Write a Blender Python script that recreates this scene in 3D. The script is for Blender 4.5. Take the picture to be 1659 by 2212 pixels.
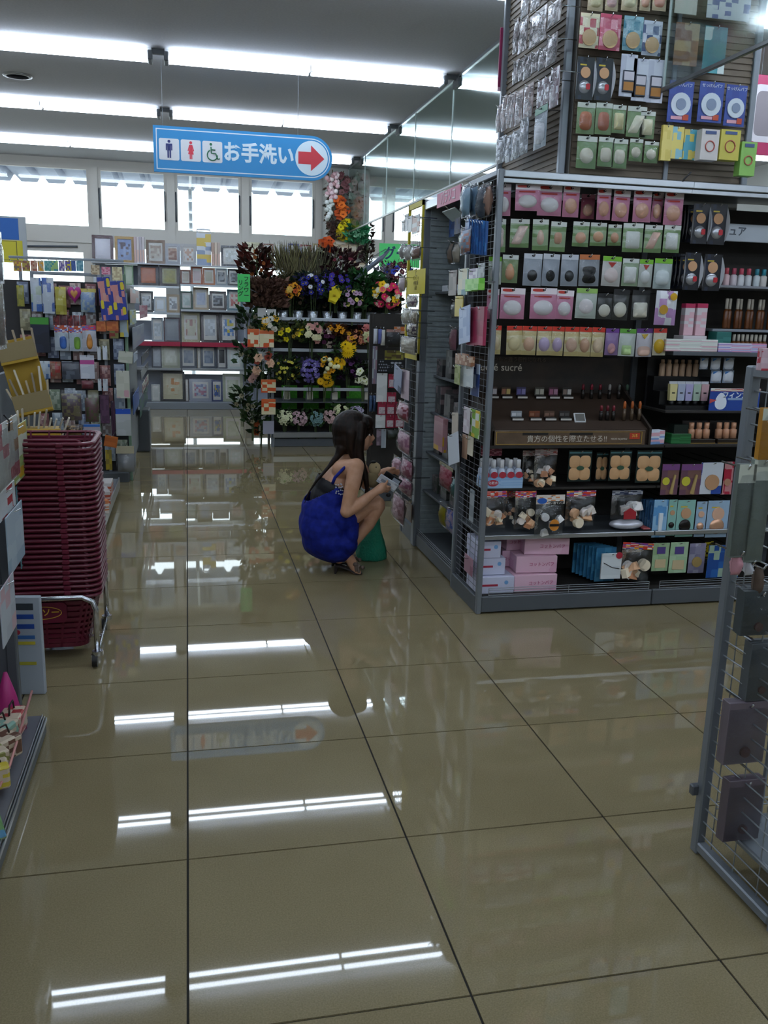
import bpy, bmesh, math, random
from mathutils import Vector, Matrix
random.seed(7)
for o in list(bpy.data.objects):
    bpy.data.objects.remove(o)
scene = bpy.context.scene
COL = scene.collection
PI = math.pi

# ---------------------------------------------------------------- camera
FPX, CX, CY, IW = 1907.21, 829.5, 1106.0, 1659.0
YAW, PITCH, ROLL = 0.2200197, 0.2239797, 0.0275661
CAM = Vector((0.03008, -2.14702, 1.44141))
_f = Vector((math.sin(YAW)*math.cos(PITCH), math.cos(YAW)*math.cos(PITCH), -math.sin(PITCH)))
_r0 = Vector((math.cos(YAW), -math.sin(YAW), 0)); _u0 = _r0.cross(_f)
_r = _r0*math.cos(ROLL) + _u0*math.sin(ROLL)
_u = _u0*math.cos(ROLL) - _r0*math.sin(ROLL)
cd = bpy.data.cameras.new('camera'); co = bpy.data.objects.new('camera', cd); COL.objects.link(co)
cd.sensor_fit = 'HORIZONTAL'; cd.sensor_width = 36.0; cd.lens = FPX*36.0/IW
cd.clip_start = 0.05; cd.clip_end = 200
co.matrix_world = Matrix(((_r.x, _u.x, -_f.x, CAM.x), (_r.y, _u.y, -_f.y, CAM.y), (_r.z, _u.z, -_f.z, CAM.z), (0, 0, 0, 1)))
scene.camera = co

# ---------------------------------------------------------------- world and exposure
SKY_STRENGTH = 5.0
TUBE_STRENGTH = 16.5
w = bpy.data.worlds.new('sky'); scene.world = w; w.use_nodes = True
bg = w.node_tree.nodes['Background']; bg.inputs[0].default_value = (0.90, 0.96, 1.0, 1); bg.inputs[1].default_value = SKY_STRENGTH
vs = scene.view_settings
vs.view_transform = 'Standard'; vs.look = 'None'; vs.exposure = 0.0; vs.gamma = 1.0; vs.use_curve_mapping = False

# ---------------------------------------------------------------- measuring: where a line of sight meets a plane of the shop
def ray(u, v): return _r*((u-CX)/FPX) - _u*((v-CY)/FPX) + _f
def onY(u, v, y):
    d = ray(u, v); return CAM + d*((y-CAM.y)/d.y)
def onX(u, v, x):
    d = ray(u, v); return CAM + d*((x-CAM.x)/d.x)
def onZ(u, v, z=0.0):
    d = ray(u, v); return CAM + d*((z-CAM.z)/d.z)

# ---------------------------------------------------------------- materials
def lin(h):
    h = h.lstrip('#'); o = []
    for i in (0, 2, 4):
        c = int(h[i:i+2], 16)/255; o.append(c/12.92 if c <= .04045 else ((c+.055)/1.055)**2.4)
    return (o[0], o[1], o[2], 1)
_mats = {}
def mat(h, rough=.5, metal=0., spec=.5, emit=0., coat=0., trans=0., name=None):
    k = (h, rough, metal, spec, emit, coat, trans, name)
    if k in _mats: return _mats[k]
    m = bpy.data.materials.new(name or 'mat_'+h.strip('#')); m.use_nodes = True
    b = m.node_tree.nodes['Principled BSDF']
    b.inputs['Base Color'].default_value = lin(h); b.inputs['Roughness'].default_value = rough
    b.inputs['Metallic'].default_value = metal; b.inputs['Specular IOR Level'].default_value = spec
    b.inputs['Coat Weight'].default_value = coat
    if trans: b.inputs['Transmission Weight'].default_value = trans
    if emit:
        b.inputs['Emission Color'].default_value = lin(h); b.inputs['Emission Strength'].default_value = emit
    _mats[k] = m; return m
def nodes(m): return m.node_tree.nodes, m.node_tree.links
def prt(cols, scale=4., seed=0., rough=.35, stripes=False):
    """flat print: blocks of colour over a card"""
    k = ('prt', tuple(cols), scale, seed, rough, stripes)
    if k in _mats: return _mats[k]
    m = bpy.data.materials.new('print_'+cols[0].strip('#')); m.use_nodes = True
    N, L = nodes(m); b = N['Principled BSDF']; b.inputs['Roughness'].default_value = rough
    tc = N.new('ShaderNodeTexCoord'); mp = N.new('ShaderNodeMapping')
    mp.inputs['Location'].default_value = (seed, seed*1.7, seed*.6)
    mp.inputs['Scale'].default_value = (1, 1, 2.4) if stripes else (1, 1, 1.3)
    L.new(tc.outputs['Generated'], mp.inputs['Vector'])
    vo = N.new('ShaderNodeTexVoronoi'); vo.inputs['Scale'].default_value = scale; vo.distance = 'CHEBYCHEV'; vo.inputs['Randomness'].default_value = .3
    if stripes:
        mp.inputs['Scale'].default_value = (.35, .1, 2.6)
    L.new(mp.outputs[0], vo.inputs['Vector'])
    sx = N.new('ShaderNodeSeparateColor'); L.new(vo.outputs['Color'], sx.inputs[0])
    cr = N.new('ShaderNodeValToRGB'); cr.color_ramp.interpolation = 'CONSTANT'
    n = len(cols); e = cr.color_ramp.elements
    e[0].color = lin(cols[0]); e[0].position = 0
    e[1].color = lin(cols[1 % n]); e[1].position = .5 if n > 1 else .99
    if n > 2:
        e[1].position = .45
        for i in range(2, n):
            x = e.new(.45+.5*(i-1)/(n-1)); x.color = lin(cols[i])
    L.new(sx.outputs[0], cr.inputs[0]); L.new(cr.outputs[0], b.inputs['Base Color'])
    _mats[k] = m; return m
def film_mat(name, tint, strength=.12, rough=.12, crumple=True, edge=.7):
    m = bpy.data.materials.new(name); m.use_nodes = True; N, L = nodes(m)
    for n in list(N):
        if n.type != 'OUTPUT_MATERIAL': N.remove(n)
    out = [n for n in N if n.type == 'OUTPUT_MATERIAL'][0]
    t = N.new('ShaderNodeBsdfTransparent'); t.inputs[0].default_value = lin(tint)
    g = N.new('ShaderNodeBsdfGlossy'); g.inputs['Roughness'].default_value = rough
    lw = N.new('ShaderNodeLayerWeight'); lw.inputs[0].default_value = .25
    ma = N.new('ShaderNodeMath'); ma.operation = 'MULTIPLY_ADD'; ma.inputs[1].default_value = edge; ma.inputs[2].default_value = strength
    L.new(lw.outputs['Fresnel'], ma.inputs[0])
    mx = N.new('ShaderNodeMixShader'); L.new(ma.outputs[0], mx.inputs[0]); L.new(t.outputs[0], mx.inputs[1]); L.new(g.outputs[0], mx.inputs[2])
    if not crumple:
        L.new(mx.outputs[0], out.inputs[0]); return m
    nz = N.new('ShaderNodeTexNoise'); nz.inputs['Scale'].default_value = 30; nz.inputs['Detail'].default_value = 3
    bp = N.new('ShaderNodeBump'); bp.inputs['Strength'].default_value = .8; bp.inputs['Distance'].default_value = .01
    tc = N.new('ShaderNodeTexCoord'); L.new(tc.outputs['Object'], nz.inputs['Vector'])
    L.new(nz.outputs[0], bp.inputs['Height']); L.new(bp.outputs[0], g.inputs['Normal'])
    L.new(mx.outputs[0], out.inputs[0]); return m
FILM = film_mat('clear_film', '#f6f8fa', .045, .07)
def noisy(name, c1, c2, scale=40., rough=.5, metal=0., bump=0., detail=4., spec=.5, coord='Object', contrast=(.35, .65), coat=0.):
    m = bpy.data.materials.new(name); m.use_nodes = True; N, L = nodes(m); b = N['Principled BSDF']
    b.inputs['Roughness'].default_value = rough; b.inputs['Metallic'].default_value = metal; b.inputs['Specular IOR Level'].default_value = spec
    b.inputs['Coat Weight'].default_value = coat
    tc = N.new('ShaderNodeTexCoord'); nz = N.new('ShaderNodeTexNoise'); nz.inputs['Scale'].default_value = scale; nz.inputs['Detail'].default_value = detail
    L.new(tc.outputs[coord], nz.inputs['Vector'])
    cr = N.new('ShaderNodeValToRGB'); cr.color_ramp.elements[0].position = contrast[0]; cr.color_ramp.elements[1].position = contrast[1]
    cr.color_ramp.elements[0].color = lin(c1); cr.color_ramp.elements[1].color = lin(c2)
    L.new(nz.outputs[0], cr.inputs[0]); L.new(cr.outputs[0], b.inputs['Base Color'])
    if bump:
        bp = N.new('ShaderNodeBump'); bp.inputs['Strength'].default_value = bump; bp.inputs['Distance'].default_value = .01
        L.new(nz.outputs[0], bp.inputs['Height']); L.new(bp.outputs[0], b.inputs['Normal'])
    return m
STEEL = mat('#7d838a', .38, .35, name='painted_grey_steel')
STEEL_D = mat('#5a5f64', .45, .2, name='dark_grey_steel')
CHROME = mat('#c9ccd0', .16, 1., name='chrome')
ALU = mat('#b4b9be', .28, .9, name='brushed_aluminium')
WIRE = mat('#9da3a8', .3, .7, name='wire_steel')
BLACK = mat('#0d0d0f', .45, name='black')
WHITE = mat('#e8e8e6', .5, name='white')

# ---------------------------------------------------------------- mesh building
class MB:
    def __init__(s): s.v = []; s.f = []; s.m = []; s.s = []
    def add(s, vs_, fs, mi=0, sm=False):
        o = len(s.v); s.v += [tuple(p) for p in vs_]
        for f in fs: s.f.append(tuple(i+o for i in f)); s.m.append(mi); s.s.append(sm)
        return s
    def box(s, x0, y0, z0, x1, y1, z1, mi=0):
        if x0 > x1: x0, x1 = x1, x0
        if y0 > y1: y0, y1 = y1, y0
        if z0 > z1: z0, z1 = z1, z0
        return s.add([(x0,y0,z0),(x1,y0,z0),(x1,y1,z0),(x0,y1,z0),(x0,y0,z1),(x1,y0,z1),(x1,y1,z1),(x0,y1,z1)],
              [(3,2,1,0),(4,5,6,7),(0,1,5,4),(1,2,6,5),(2,3,7,6),(3,0,4,7)], mi)
    def cbox(s, x0, y0, z0, x1, y1, z1, c=.003, mi=0):
        """box with chamfered edges"""
        X, Y, Z = (x0, x1), (y0, y1), (z0, z1); vs_ = []
        def p(ix, iy, iz, ax):
            q = [X[ix], Y[iy], Z[iz]]; sg = [1 if i == 0 else -1 for i in (ix, iy, iz)]
            for a in range(3):
                if a != ax: q[a] += sg[a]*c
            return tuple(q)
        idx = {}
        for ix in (0,1):
            for iy in (0,1):
                for iz in (0,1):
                    for ax in range(3): idx[(ix,iy,iz,ax)] = len(vs_); vs_.append(p(ix,iy,iz,ax))
        fs = []
        g = lambda *a: idx[a]
        for i, rev in ((0, True), (1, False)):
            q = [g(i,0,0,0), g(i,1,0,0), g(i,1,1,0), g(i,0,1,0)]; fs.append(q[::-1] if rev else q)
            q = [g(0,i,0,1), g(0,i,1,1), g(1,i,1,1), g(1,i,0,1)]; fs.append(q[::-1] if rev else q)
            q = [g(0,0,i,2), g(1,0,i,2), g(1,1,i,2), g(0,1,i,2)]; fs.append(q[::-1] if rev else q)
        for a in (0,1):
            for b in (0,1):
                fs.append([g(0,a,b,1), g(1,a,b,1), g(1,a,b,2), g(0,a,b,2)])
                fs.append([g(a,0,b,0), g(a,1,b,0), g(a,1,b,2), g(a,0,b,2)])
                fs.append([g(a,b,0,0), g(a,b,1,0), g(a,b,1,1), g(a,b,0,1)])
        for ix in (0,1):
            for iy in (0,1):
                for iz in (0,1): fs.append([g(ix,iy,iz,0), g(ix,iy,iz,1), g(ix,iy,iz,2)])
        return s.add(vs_, fs, mi)
    def cyl(s, p0, p1, r0, r1=None, n=12, caps=True, mi=0, sm=True):
        r1 = r0 if r1 is None else r1; p0 = Vector(p0); p1 = Vector(p1); d = (p1-p0).normalized()
        a = d.orthogonal().normalized(); b = d.cross(a)
        vs_ = [p0+(a*math.cos(2*PI*i/n)+b*math.sin(2*PI*i/n))*r0 for i in range(n)]+[p1+(a*math.cos(2*PI*i/n)+b*math.sin(2*PI*i/n))*r1 for i in range(n)]
        s.add(vs_, [(i, (i+1) % n, n+(i+1) % n, n+i) for i in range(n)], mi, sm)
        if caps:
            s.add(vs_[:n], [tuple(range(n))[::-1]], mi); s.add(vs_[n:], [tuple(range(n))], mi)
        return s
    def tube(s, path, r, n=8, mi=0, caps=True):
        P = [Vector(p) for p in path]; R = r if isinstance(r, (list, tuple)) else [r]*len(P)
        t = [(P[min(i+1, len(P)-1)]-P[max(i-1, 0)]).normalized() for i in range(len(P))]
        a = t[0].orthogonal().normalized(); vs_ = []
        for i, p in enumerate(P):
            a = (a-t[i]*a.dot(t[i])).normalized(); b = t[i].cross(a)
            vs_ += [p+(a*math.cos(2*PI*k/n)+b*math.sin(2*PI*k/n))*R[i] for k in range(n)]
        fs = [(i*n+k, i*n+(k+1) % n, (i+1)*n+(k+1) % n, (i+1)*n+k) for i in range(len(P)-1) for k in range(n)]
        if caps: fs += [tuple(range(n))[::-1], tuple((len(P)-1)*n+k for k in range(n))]
        return s.add(vs_, fs, mi, True)
    def prism(s, poly, y0, y1, mi=0, sm=False):
        """poly: (x, z) outline, counter-clockwise seen from -y, pushed from y0 (front) to y1"""
        n = len(poly)
        vs_ = [(x, y0, z) for x, z in poly]+[(x, y1, z) for x, z in poly]
        s.add(vs_, [tuple(range(n)), tuple(range(2*n-1, n-1, -1))], mi)
        return s.add(vs_, [((i+1) % n, i, n+i, n+(i+1) % n) for i in range(n)], mi, sm)
    def prismz(s, poly, z0, z1, mi=0):
        n = len(poly); vs_ = [(x, y, z0) for x, y in poly]+[(x, y, z1) for x, y in poly]
        return s.add(vs_, [tuple(range(n))[::-1], tuple(range(n, 2*n))]+[(i, (i+1) % n, n+(i+1) % n, n+i) for i in range(n)], mi)
    def lathe(s, prof, n=16, c=(0,0,0), mi=0, sm=True):
        vs_ = [(c[0]+r*math.cos(2*PI*k/n), c[1]+r*math.sin(2*PI*k/n), c[2]+z) for r, z in prof for k in range(n)]
        fs = [(i*n+k, i*n+(k+1) % n, (i+1)*n+(k+1) % n, (i+1)*n+k) for i in range(len(prof)-1) for k in range(n)]
        fs += [tuple(range(n))[::-1], tuple((len(prof)-1)*n+k for k in range(n))]
        return s.add(vs_, fs, mi, sm)
    def ell(s, c, r, nu=12, nv=8, mi=0, M=None):
        vs_ = []
        for j in range(1, nv):
            th = PI*j/nv
            for i in range(nu):
                ph = 2*PI*i/nu; vs_.append(Vector((r[0]*math.sin(th)*math.cos(ph), r[1]*math.sin(th)*math.sin(ph), r[2]*math.cos(th))))
        vs_ += [Vector((0,0,r[2])), Vector((0,0,-r[2]))]
        if M is not None: vs_ = [M @ p for p in vs_]
        vs_ = [p+Vector(c) for p in vs_]; n = (nv-1)*nu
        fs = [(j*nu+i, (j+1)*nu+i, (j+1)*nu+(i+1) % nu, j*nu+(i+1) % nu) for j in range(nv-2) for i in range(nu)]
        fs += [(n, i, (i+1) % nu) for i in range(nu)]+[(n+1, (nv-2)*nu+(i+1) % nu, (nv-2)*nu+i) for i in range(nu)]
        return s.add(vs_, fs, mi, True)
    def dome(s, poly, y0, d, mi=0, rings=3):
        """puffed shape over an (x, z) outline, bulging towards -y by d"""
        n = len(poly); cx = sum(p[0] for p in poly)/n; cz = sum(p[1] for p in poly)/n; vs_ = []
        for j in range(rings+1):
            t = j/rings; k = math.cos(t*PI/2*.93); y = y0-d*math.sin(t*PI/2)
            vs_ += [(cx+(x-cx)*k, y, cz+(z-cz)*k) for x, z in poly]
        fs = [((j*n+(i+1) % n), j*n+i, (j+1)*n+i, (j+1)*n+(i+1) % n)[::-1] for j in range(rings) for i in range(n)]
        fs += [tuple(rings*n+i for i in range(n))]
        return s.add(vs_, fs, mi, True)
    def pillow(s, w, z0, z1, d, nx=6, nz=8, mi=0, seed=1, y=0., both=False):
        """front of a filled bag, x in +-w/2, z0..z1, bulging to -y"""
        rnd = random.Random(seed); vs_ = []
        for j in range(nz+1):
            for i in range(nx+1):
                a = i/nx; b = j/nz
                e = (math.sin(PI*a)**.6)*(math.sin(PI*b)**.6)
                vs_.append(((a-.5)*w, y-d*e*(.75+.5*rnd.random())-.0005, z0+(z1-z0)*b))
        fs = [(j*(nx+1)+i, j*(nx+1)+i+1, (j+1)*(nx+1)+i+1, (j+1)*(nx+1)+i) for j in range(nz) for i in range(nx)]
        s.add(vs_, fs, mi, True)
        if both: s.add([(x, 2*y-yy, z) for x, yy, z in vs_], [f[::-1] for f in fs], mi, True)
        return s
    def mesh(s, name, mats):
        me = bpy.data.meshes.new(name); me.from_pydata(s.v, [], s.f)
        for m in (mats if isinstance(mats, (list, tuple)) else [mats]): me.materials.append(m)
        me.polygons.foreach_set('material_index', s.m); me.polygons.foreach_set('use_smooth', s.s); me.update(); return me

def ob(name, me, parent=None, loc=None, rot=None, scale=None):
    o = bpy.data.objects.new(name, me); COL.objects.link(o)
    if parent is not None: o.parent = parent
    if loc is not None: o.location = loc
    if rot is not None: o.rotation_euler = rot
    if scale is not None: o.scale = scale
    return o
def part(name, mb, mats, parent=None, loc=None, rot=None): return ob(name, mb.mesh(name, mats), parent, loc, rot)
_labels = {}
def tag(o, label, cat, group=None, kind=None):
    o['label'] = label; o['category'] = cat
    if group: o['group'] = group
    if kind: o['kind'] = kind
    return o
def thing(name, label, cat, loc=(0,0,0), rz=0., group=None, rot=None):
    o = bpy.data.objects.new(name, None); COL.objects.link(o); o.empty_display_size = .05
    o.location = loc; o.rotation_euler = rot if rot else (0, 0, rz)
    return tag(o, label, cat, group)
def struct(name, mb, mats, label=None, cat=None):
    o = part(name, mb, mats); o['kind'] = 'structure'
    if label: o['label'] = label
    if cat: o['category'] = cat
    return o
_me = {}
def cached(key, fn):
    if key not in _me: _me[key] = fn()
    return _me[key]
_t = ['zeroth','first','second','third','fourth','fifth','sixth','seventh','eighth','ninth','tenth','eleventh','twelfth','thirteenth','fourteenth','fifteenth','sixteenth','seventeenth','eighteenth','nineteenth']
ORD = _t+[(a+('ieth' if k == 0 else 'y-'+_t[k])) for a in ('twent','thirt','fort','fift','sixt') for k in range(10)]
def circ(cx, cz, rx, rz=None, n=20, p=2.):
    rz = rx if rz is None else rz; o = []
    for i in range(n):
        a = 2*PI*i/n; c, s_ = math.cos(a), math.sin(a)
        o.append((cx+rx*math.copysign(abs(c)**(2/p), c), cz+rz*math.copysign(abs(s_)**(2/p), s_)))
    return o
def rrect(x0, z0, x1, z1, r, n=4):
    o = []
    for cx, cz, a0 in ((x1-r, z1-r, 0), (x0+r, z1-r, 90), (x0+r, z0+r, 180), (x1-r, z0+r, 270)):
        for k in range(n+1):
            a = math.radians(a0+90*k/n); o.append((cx+r*math.cos(a), cz+r*math.sin(a)))
    return o
_txt = {}
def text(s, size, m, parent, loc, rot=(PI/2, 0, 0), align='CENTER', name='lettering', bold=0., sx=1., ext=.0006, vertical=False):
    """real letters, flat print slightly proud of the sign"""
    k = (s, size, align, bold, sx, m.name)
    if k not in _txt:
        c = bpy.data.curves.new('lettering', 'FONT'); c.body = s; c.size = size; c.align_x = align; c.align_y = 'CENTER'; c.extrude = ext; c.offset = bold
        c.resolution_u = 2
        t = bpy.data.objects.new('t', c); COL.objects.link(t); bpy.context.view_layer.update()
        me = bpy.data.meshes.new_from_object(t.evaluated_get(bpy.context.evaluated_depsgraph_get()))
        bpy.data.objects.remove(t); me.materials.clear(); me.materials.append(m)
        for v in me.vertices: v.co.x *= sx
        _txt[k] = me
    return ob(name, _txt[k], parent, loc, rot)
# ================================================================ the room
ZC = 3.40
XL, XR, YF, YB = -5.0, 7.3, -6.0, 11.6
def tile_material():
    m = bpy.data.materials.new('polished_stoneware'); m.use_nodes = True; N, L = nodes(m); b = N['Principled BSDF']
    g = N.new('ShaderNodeNewGeometry')
    n1 = N.new('ShaderNodeTexNoise'); n1.inputs['Scale'].default_value = 260; n1.inputs['Detail'].default_value = 3
    n2 = N.new('ShaderNodeTexNoise'); n2.inputs['Scale'].default_value = 2.2; n2.inputs['Detail'].default_value = 3
    for n in (n1, n2): L.new(g.outputs['Position'], n.inputs['Vector'])
    c1 = N.new('ShaderNodeValToRGB'); c1.color_ramp.elements[0].position = .33; c1.color_ramp.elements[1].position = .67
    c1.color_ramp.elements[0].color = lin('#82775a'); c1.color_ramp.elements[1].color = lin('#948869')
    c2 = N.new('ShaderNodeValToRGB'); c2.color_ramp.elements[0].position = .3; c2.color_ramp.elements[1].position = .7
    c2.color_ramp.elements[0].color = (.86, .84, .80, 1); c2.color_ramp.elements[1].color = (1, 1, 1, 1)
    L.new(n1.outputs[0], c1.inputs[0]); L.new(n2.outputs[0], c2.inputs[0])
    mx = N.new('ShaderNodeMix'); mx.data_type = 'RGBA'; mx.blend_type = 'MULTIPLY'; mx.inputs[0].default_value = 1
    L.new(c1.outputs[0], mx.inputs[6]); L.new(c2.outputs[0], mx.inputs[7]); L.new(mx.outputs[2], b.inputs['Base Color'])
    b.inputs['Roughness'].default_value = .02; b.inputs['IOR'].default_value = 1.52
    return m
TILE = tile_material(); GROUT = mat('#23221e', .9, name='dark_grout')
T = .6; I0, I1, J0, J1 = -2, 6, -3, 19
fb = MB()
fb.box(XL, YF, -.1, XR, 20*T-.4, -.004, 0)
fl = struct('floor', fb, GROUT)
fo = MB()
for a in ((XL, YF, I0*T, YB+.1), (I1*T, YF, XR, YB+.1), (I0*T, YF, I1*T, J0*T), ):
    fo.box(a[0], a[1], -.004, a[2], a[3], 0)
part('outer_paving', fo, TILE, fl)
tme = MB().box(.0028, .0028, -.006, T-.0028, T-.0028, 0).mesh('tile', TILE)
for i in range(I0, I1):
    for j in range(J0, J1+1):
        if j*T > YB: continue
        ob('tile', tme, fl, (i*T, j*T, 0))
ceil_m = noisy('ceiling_board', '#b6b7bd', '#bdbec3', 60, .9, spec=.2)
struct('ceiling', MB().box(XL, YF, ZC, XR, YB+.2, ZC+.1), ceil_m)
wall_m = mat('#a9a9a4', .8, spec=.3, name='wall_paint')
struct('wall_left', MB().box(XL-.1, YF, 0, XL, YB+.2, ZC), wall_m)
struct('wall_right', MB().box(XR, YF, 0, XR+.1, YB+.2, ZC), wall_m)
struct('wall_front', MB().box(XL, YF-.1, 0, XR, YF, ZC), wall_m)

# ---------------------------------------------------------------- window wall
FRAME = mat('#b9b5ad', .45, name='cream_window_frame'); HANDLE = mat('#4b5058', .4, .5, name='grey_handle')
GLASS = film_mat('window_glass', '#f2f7f8', .02, .0, False)
wb = MB()
wb.box(XL, YB, 0, XR, YB+.12, .22); wb.box(XL, YB-.02, 2.27, XR, YB+.12, 2.46); wb.box(XL, YB, 3.30, XR, YB+.12, ZC)
edges = [-5.0, -3.9, -2.80, -1.22, -.165, .895, 1.98, 3.05, 4.1, 5.2, 6.3, 7.3]
for e in edges: wb.box(e-.055, YB-.03, .22, e+.055, YB+.12, 3.30)
struct('wall_back', wb, FRAME)
for n, (a, b_) in enumerate(zip(edges[:-1], edges[1:])):
    x0, x1 = a+.055, b_-.055
    if x1 < -2.6 or x0 > 4.2: vis = False
    else: vis = True
    wi = thing('window_%d' % (n+1), 'bright %s window bay of the far wall, counted from the left wall' % ORD[n+1], 'window', (0, 0, 0)); wi['kind'] = 'structure'
    f = .045
    def sash(z0, z1, f, name):
        m = MB()
        m.box(x0, YB+.0, z0, x0+f, YB+.06, z1); m.box(x1-f, YB+.0, z0, x1, YB+.06, z1)
        m.box(x0+f, YB+.0, z0, x1-f, YB+.06, z0+f); m.box(x0+f, YB+.0, z1-f, x1-f, YB+.06, z1)
        part(name, m, FRAME, wi)
        part('pane', MB().box(x0+f, YB+.03, z0+f, x1-f, YB+.034, z1-f), GLASS, wi)
    sash(2.46, 3.30, .04, 'upper_sash')
    sash(.22, 2.27, .05 if n != 2 else .13, 'lower_sash')
    if vis and n >= 3:
        for x in (x0+.015, x1-.03):
            part('handle', MB().tube([(x, YB-.005, 2.62), (x, YB-.035, 2.64), (x, YB-.035, 3.0), (x, YB-.005, 3.02)], .011, 6), HANDLE, wi)
    if n == 2:
        part('stay_arm', MB().cyl((x0+.45, YB-.02, 2.19), (x1-.2, YB-.02, 2.215), .014, n=6), HANDLE, wi)
# outside: ground, corrugated canopy, posts
struct('ground', MB().box(-60, YB+.12, -.25, 60, 70, -.15), noisy('concrete_yard', '#a9aaa6', '#b9bab6', 3, .9), 'pale concrete yard outside the windows', 'ground')
cm = MB(); per = .42; px0 = -9.0; prof = [(0, 0), (.05, 0), (.11, -.10), (.36, -.10), (.42, 0)]
pts = []
for k in range(44):
    for (a, z) in prof[:-1]: pts.append((px0+k*per+a, z))
y0, z0, y1, z1 = YB+.2, 3.60, 14.15, 3.455
vs_ = [(x, y0, z0+z) for x, z in pts]+[(x, y1, z1+z) for x, z in pts]+[(x, y0, z0+z+.01) for x, z in pts]+[(x, y1, z1+z+.01) for x, z in pts]
n = len(pts)
cm.add(vs_, [(i+1, i, n+i, n+i+1) for i in range(n-1)]+[(2*n+i, 2*n+i+1, 3*n+i+1, 3*n+i) for i in range(n-1)]+[(n+i+1, n+i, 3*n+i, 3*n+i+1) for i in range(n-1)])
cano = thing('canopy', 'pale corrugated canopy roof outside above the windows', 'canopy', (0, 0, 0))
part('corrugated_roof', cm, mat('#757e94', .6, name='canopy_sheet'), cano)
for x in (-6, -3.4, .12, 2.4, 5.4):
    part('post', MB().cyl((x, 14.0, -.15), (x, 14.0, 3.37), .035, n=10), mat('#c8ccd2', .5, name='post_paint'), cano)
    part('bracket', MB().box(x-.02, YB+.2, 3.36, x+.02, 14.1, 3.40), mat('#c8ccd2', .5, name='post_paint'), cano)
for k in range(1): part('purlin', MB().box(-9, 12.2+.8*k, 3.43, 9, 12.26+.8*k, 3.46), mat('#8d929c', .5, name='purlin_paint'), cano)

# ---------------------------------------------------------------- columns
COLM = mat('#9b9a95', .7, name='column_paint')
CB = (1.90, 2.225, 2.86, 3.12)   # the column wrapped with display panels
struct('column_1', MB().box(CB[0], CB[1], 0, CB[2], CB[3], ZC), COLM, 'square building column behind the cosmetics gondola', 'column')
struct('column_2', MB().cbox(2.02, 10.95, 0, 2.62, YB-.04, ZC, .015), COLM, 'square grey column at the window wall hung with garlands', 'column')

# ---------------------------------------------------------------- fluorescent battens
TUBE = mat('#e3f0ff', .4, emit=TUBE_STRENGTH, name='fluorescent_tube')
BODY = mat('#d6d9dc', .5, name='batten_white'); ENDC = mat('#5c6064', .5, name='lamp_holder')
bt = MB()
bt.add([(0,-.05,.066),(2.3,-.05,.066),(2.3,.05,.066),(0,.05,.066),(0,-.028,0),(2.3,-.028,0),(2.3,.028,0),(0,.028,0)],
       [(4,5,6,7)[::-1],(0,1,5,4)[::-1],(1,2,6,5)[::-1],(2,3,7,6)[::-1],(3,0,4,7)[::-1],(0,1,2,3)])
bt_me = bt.mesh('body', BODY)
tb_me = MB().cyl((.02, 0, 0), (1.14, 0, 0), .016, n=10).mesh('tube', TUBE)
hd_me = MB().cbox(-.018, -.085, -.03, .018, .085, .04, .006).mesh('lamp_holder', ENDC)
mh_me = MB().box(-.004, -.075, -.012, .004, .075, .03).mesh('mid_holder', BODY)
pl_me = MB().box(2.3, -.02, .03, 2.4, .02, .066).mesh('connector', ENDC)
ROWY = [3.48+2.18*k for k in range(-4, 4)]; COLX = [-4.9, -2.5, -.1, 2.3, 4.7]
rown = ['third row behind the camera', 'second row behind the camera', 'first row behind the camera', 'row overhead', 'nearest row in view', 'second row in view', 'third row in view', 'row along the windows']
coln = ['far left', 'left', 'middle', 'right', 'far right']
for r, y in enumerate(ROWY):
    for c, x in enumerate(COLX):
        t = thing('ceiling_light', '%s twin fluorescent ceiling batten, %s' % (coln[c], rown[r]), 'ceiling light', (x, y, ZC-.066), 0, 'twin-tube ceiling battens')
        ob('body', bt_me, t)
        for dy in (-.06, .06):
            for dx in (.005, 1.15): ob('tube', tb_me, t, (dx, dy, -.004))
        for dx in (.012, 2.288): ob('lamp_holder', hd_me, t, (dx, 0, 0))
        ob('mid_holder', mh_me, t, (1.15, 0, 0))
        if c < 4: ob('connector', pl_me, t)
# ceiling speaker
s = onZ(38, 163, ZC)
sp = thing('ceiling_speaker', 'round dark ceiling speaker grille left of the lights', 'speaker', (s.x, s.y, ZC))
part('grille', MB().lathe([(.001, -.012), (.095, -.012), (.105, -.008), (.105, 0)], 24), mat('#2c2c2c', .7, name='speaker_grille'), sp)
part('rim', MB().lathe([(.106, -.012), (.125, -.008), (.125, 0), (.106, 0)], 24), mat('#8b8b88', .4, .4, name='speaker_rim'), sp)

# ---------------------------------------------------------------- glass smoke barrier hanging from the ceiling
def barrier_glass():
    m = film_mat('barrier_glass', '#e4ecea', .02, .12, False, .3); return m
BG = barrier_glass()
sb = thing('smoke_barrier', 'clear glass smoke barrier hanging along the ceiling', 'glass screen', (2.31, 0, 2.52))
yy = YF
pieces = []
while yy < CB[1]-.05:
    e = min(yy+1.35, CB[1]-.004); pieces.append((yy, e)); yy = e
yy = CB[3]+.004
while yy < 10.9:
    e = min(yy+1.32, 10.94); pieces.append((yy, e)); yy = e
for a, b_ in pieces:
    part('pane', MB().box(-.003, a+.002, .012, .003, b_-.002, .86), BG, sb)
    part('joint', MB().box(-.005, b_-.006, .012, .005, b_+.002, .86), mat('#aab4b2', .3, name='glass_joint'), sb)
for a, b_ in ((YF, CB[1]-.004), (CB[3]+.004, 10.94)):
    part('bottom_rail', MB().cbox(-.009, a, -.006, .009, b_, .014, .003), mat('#6d7173', .35, .6, name='rail_alu'), sb)
    part('ceiling_rail', MB().cbox(-.014, a, .855, .014, b_, .88, .003), ALU, sb)

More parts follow.
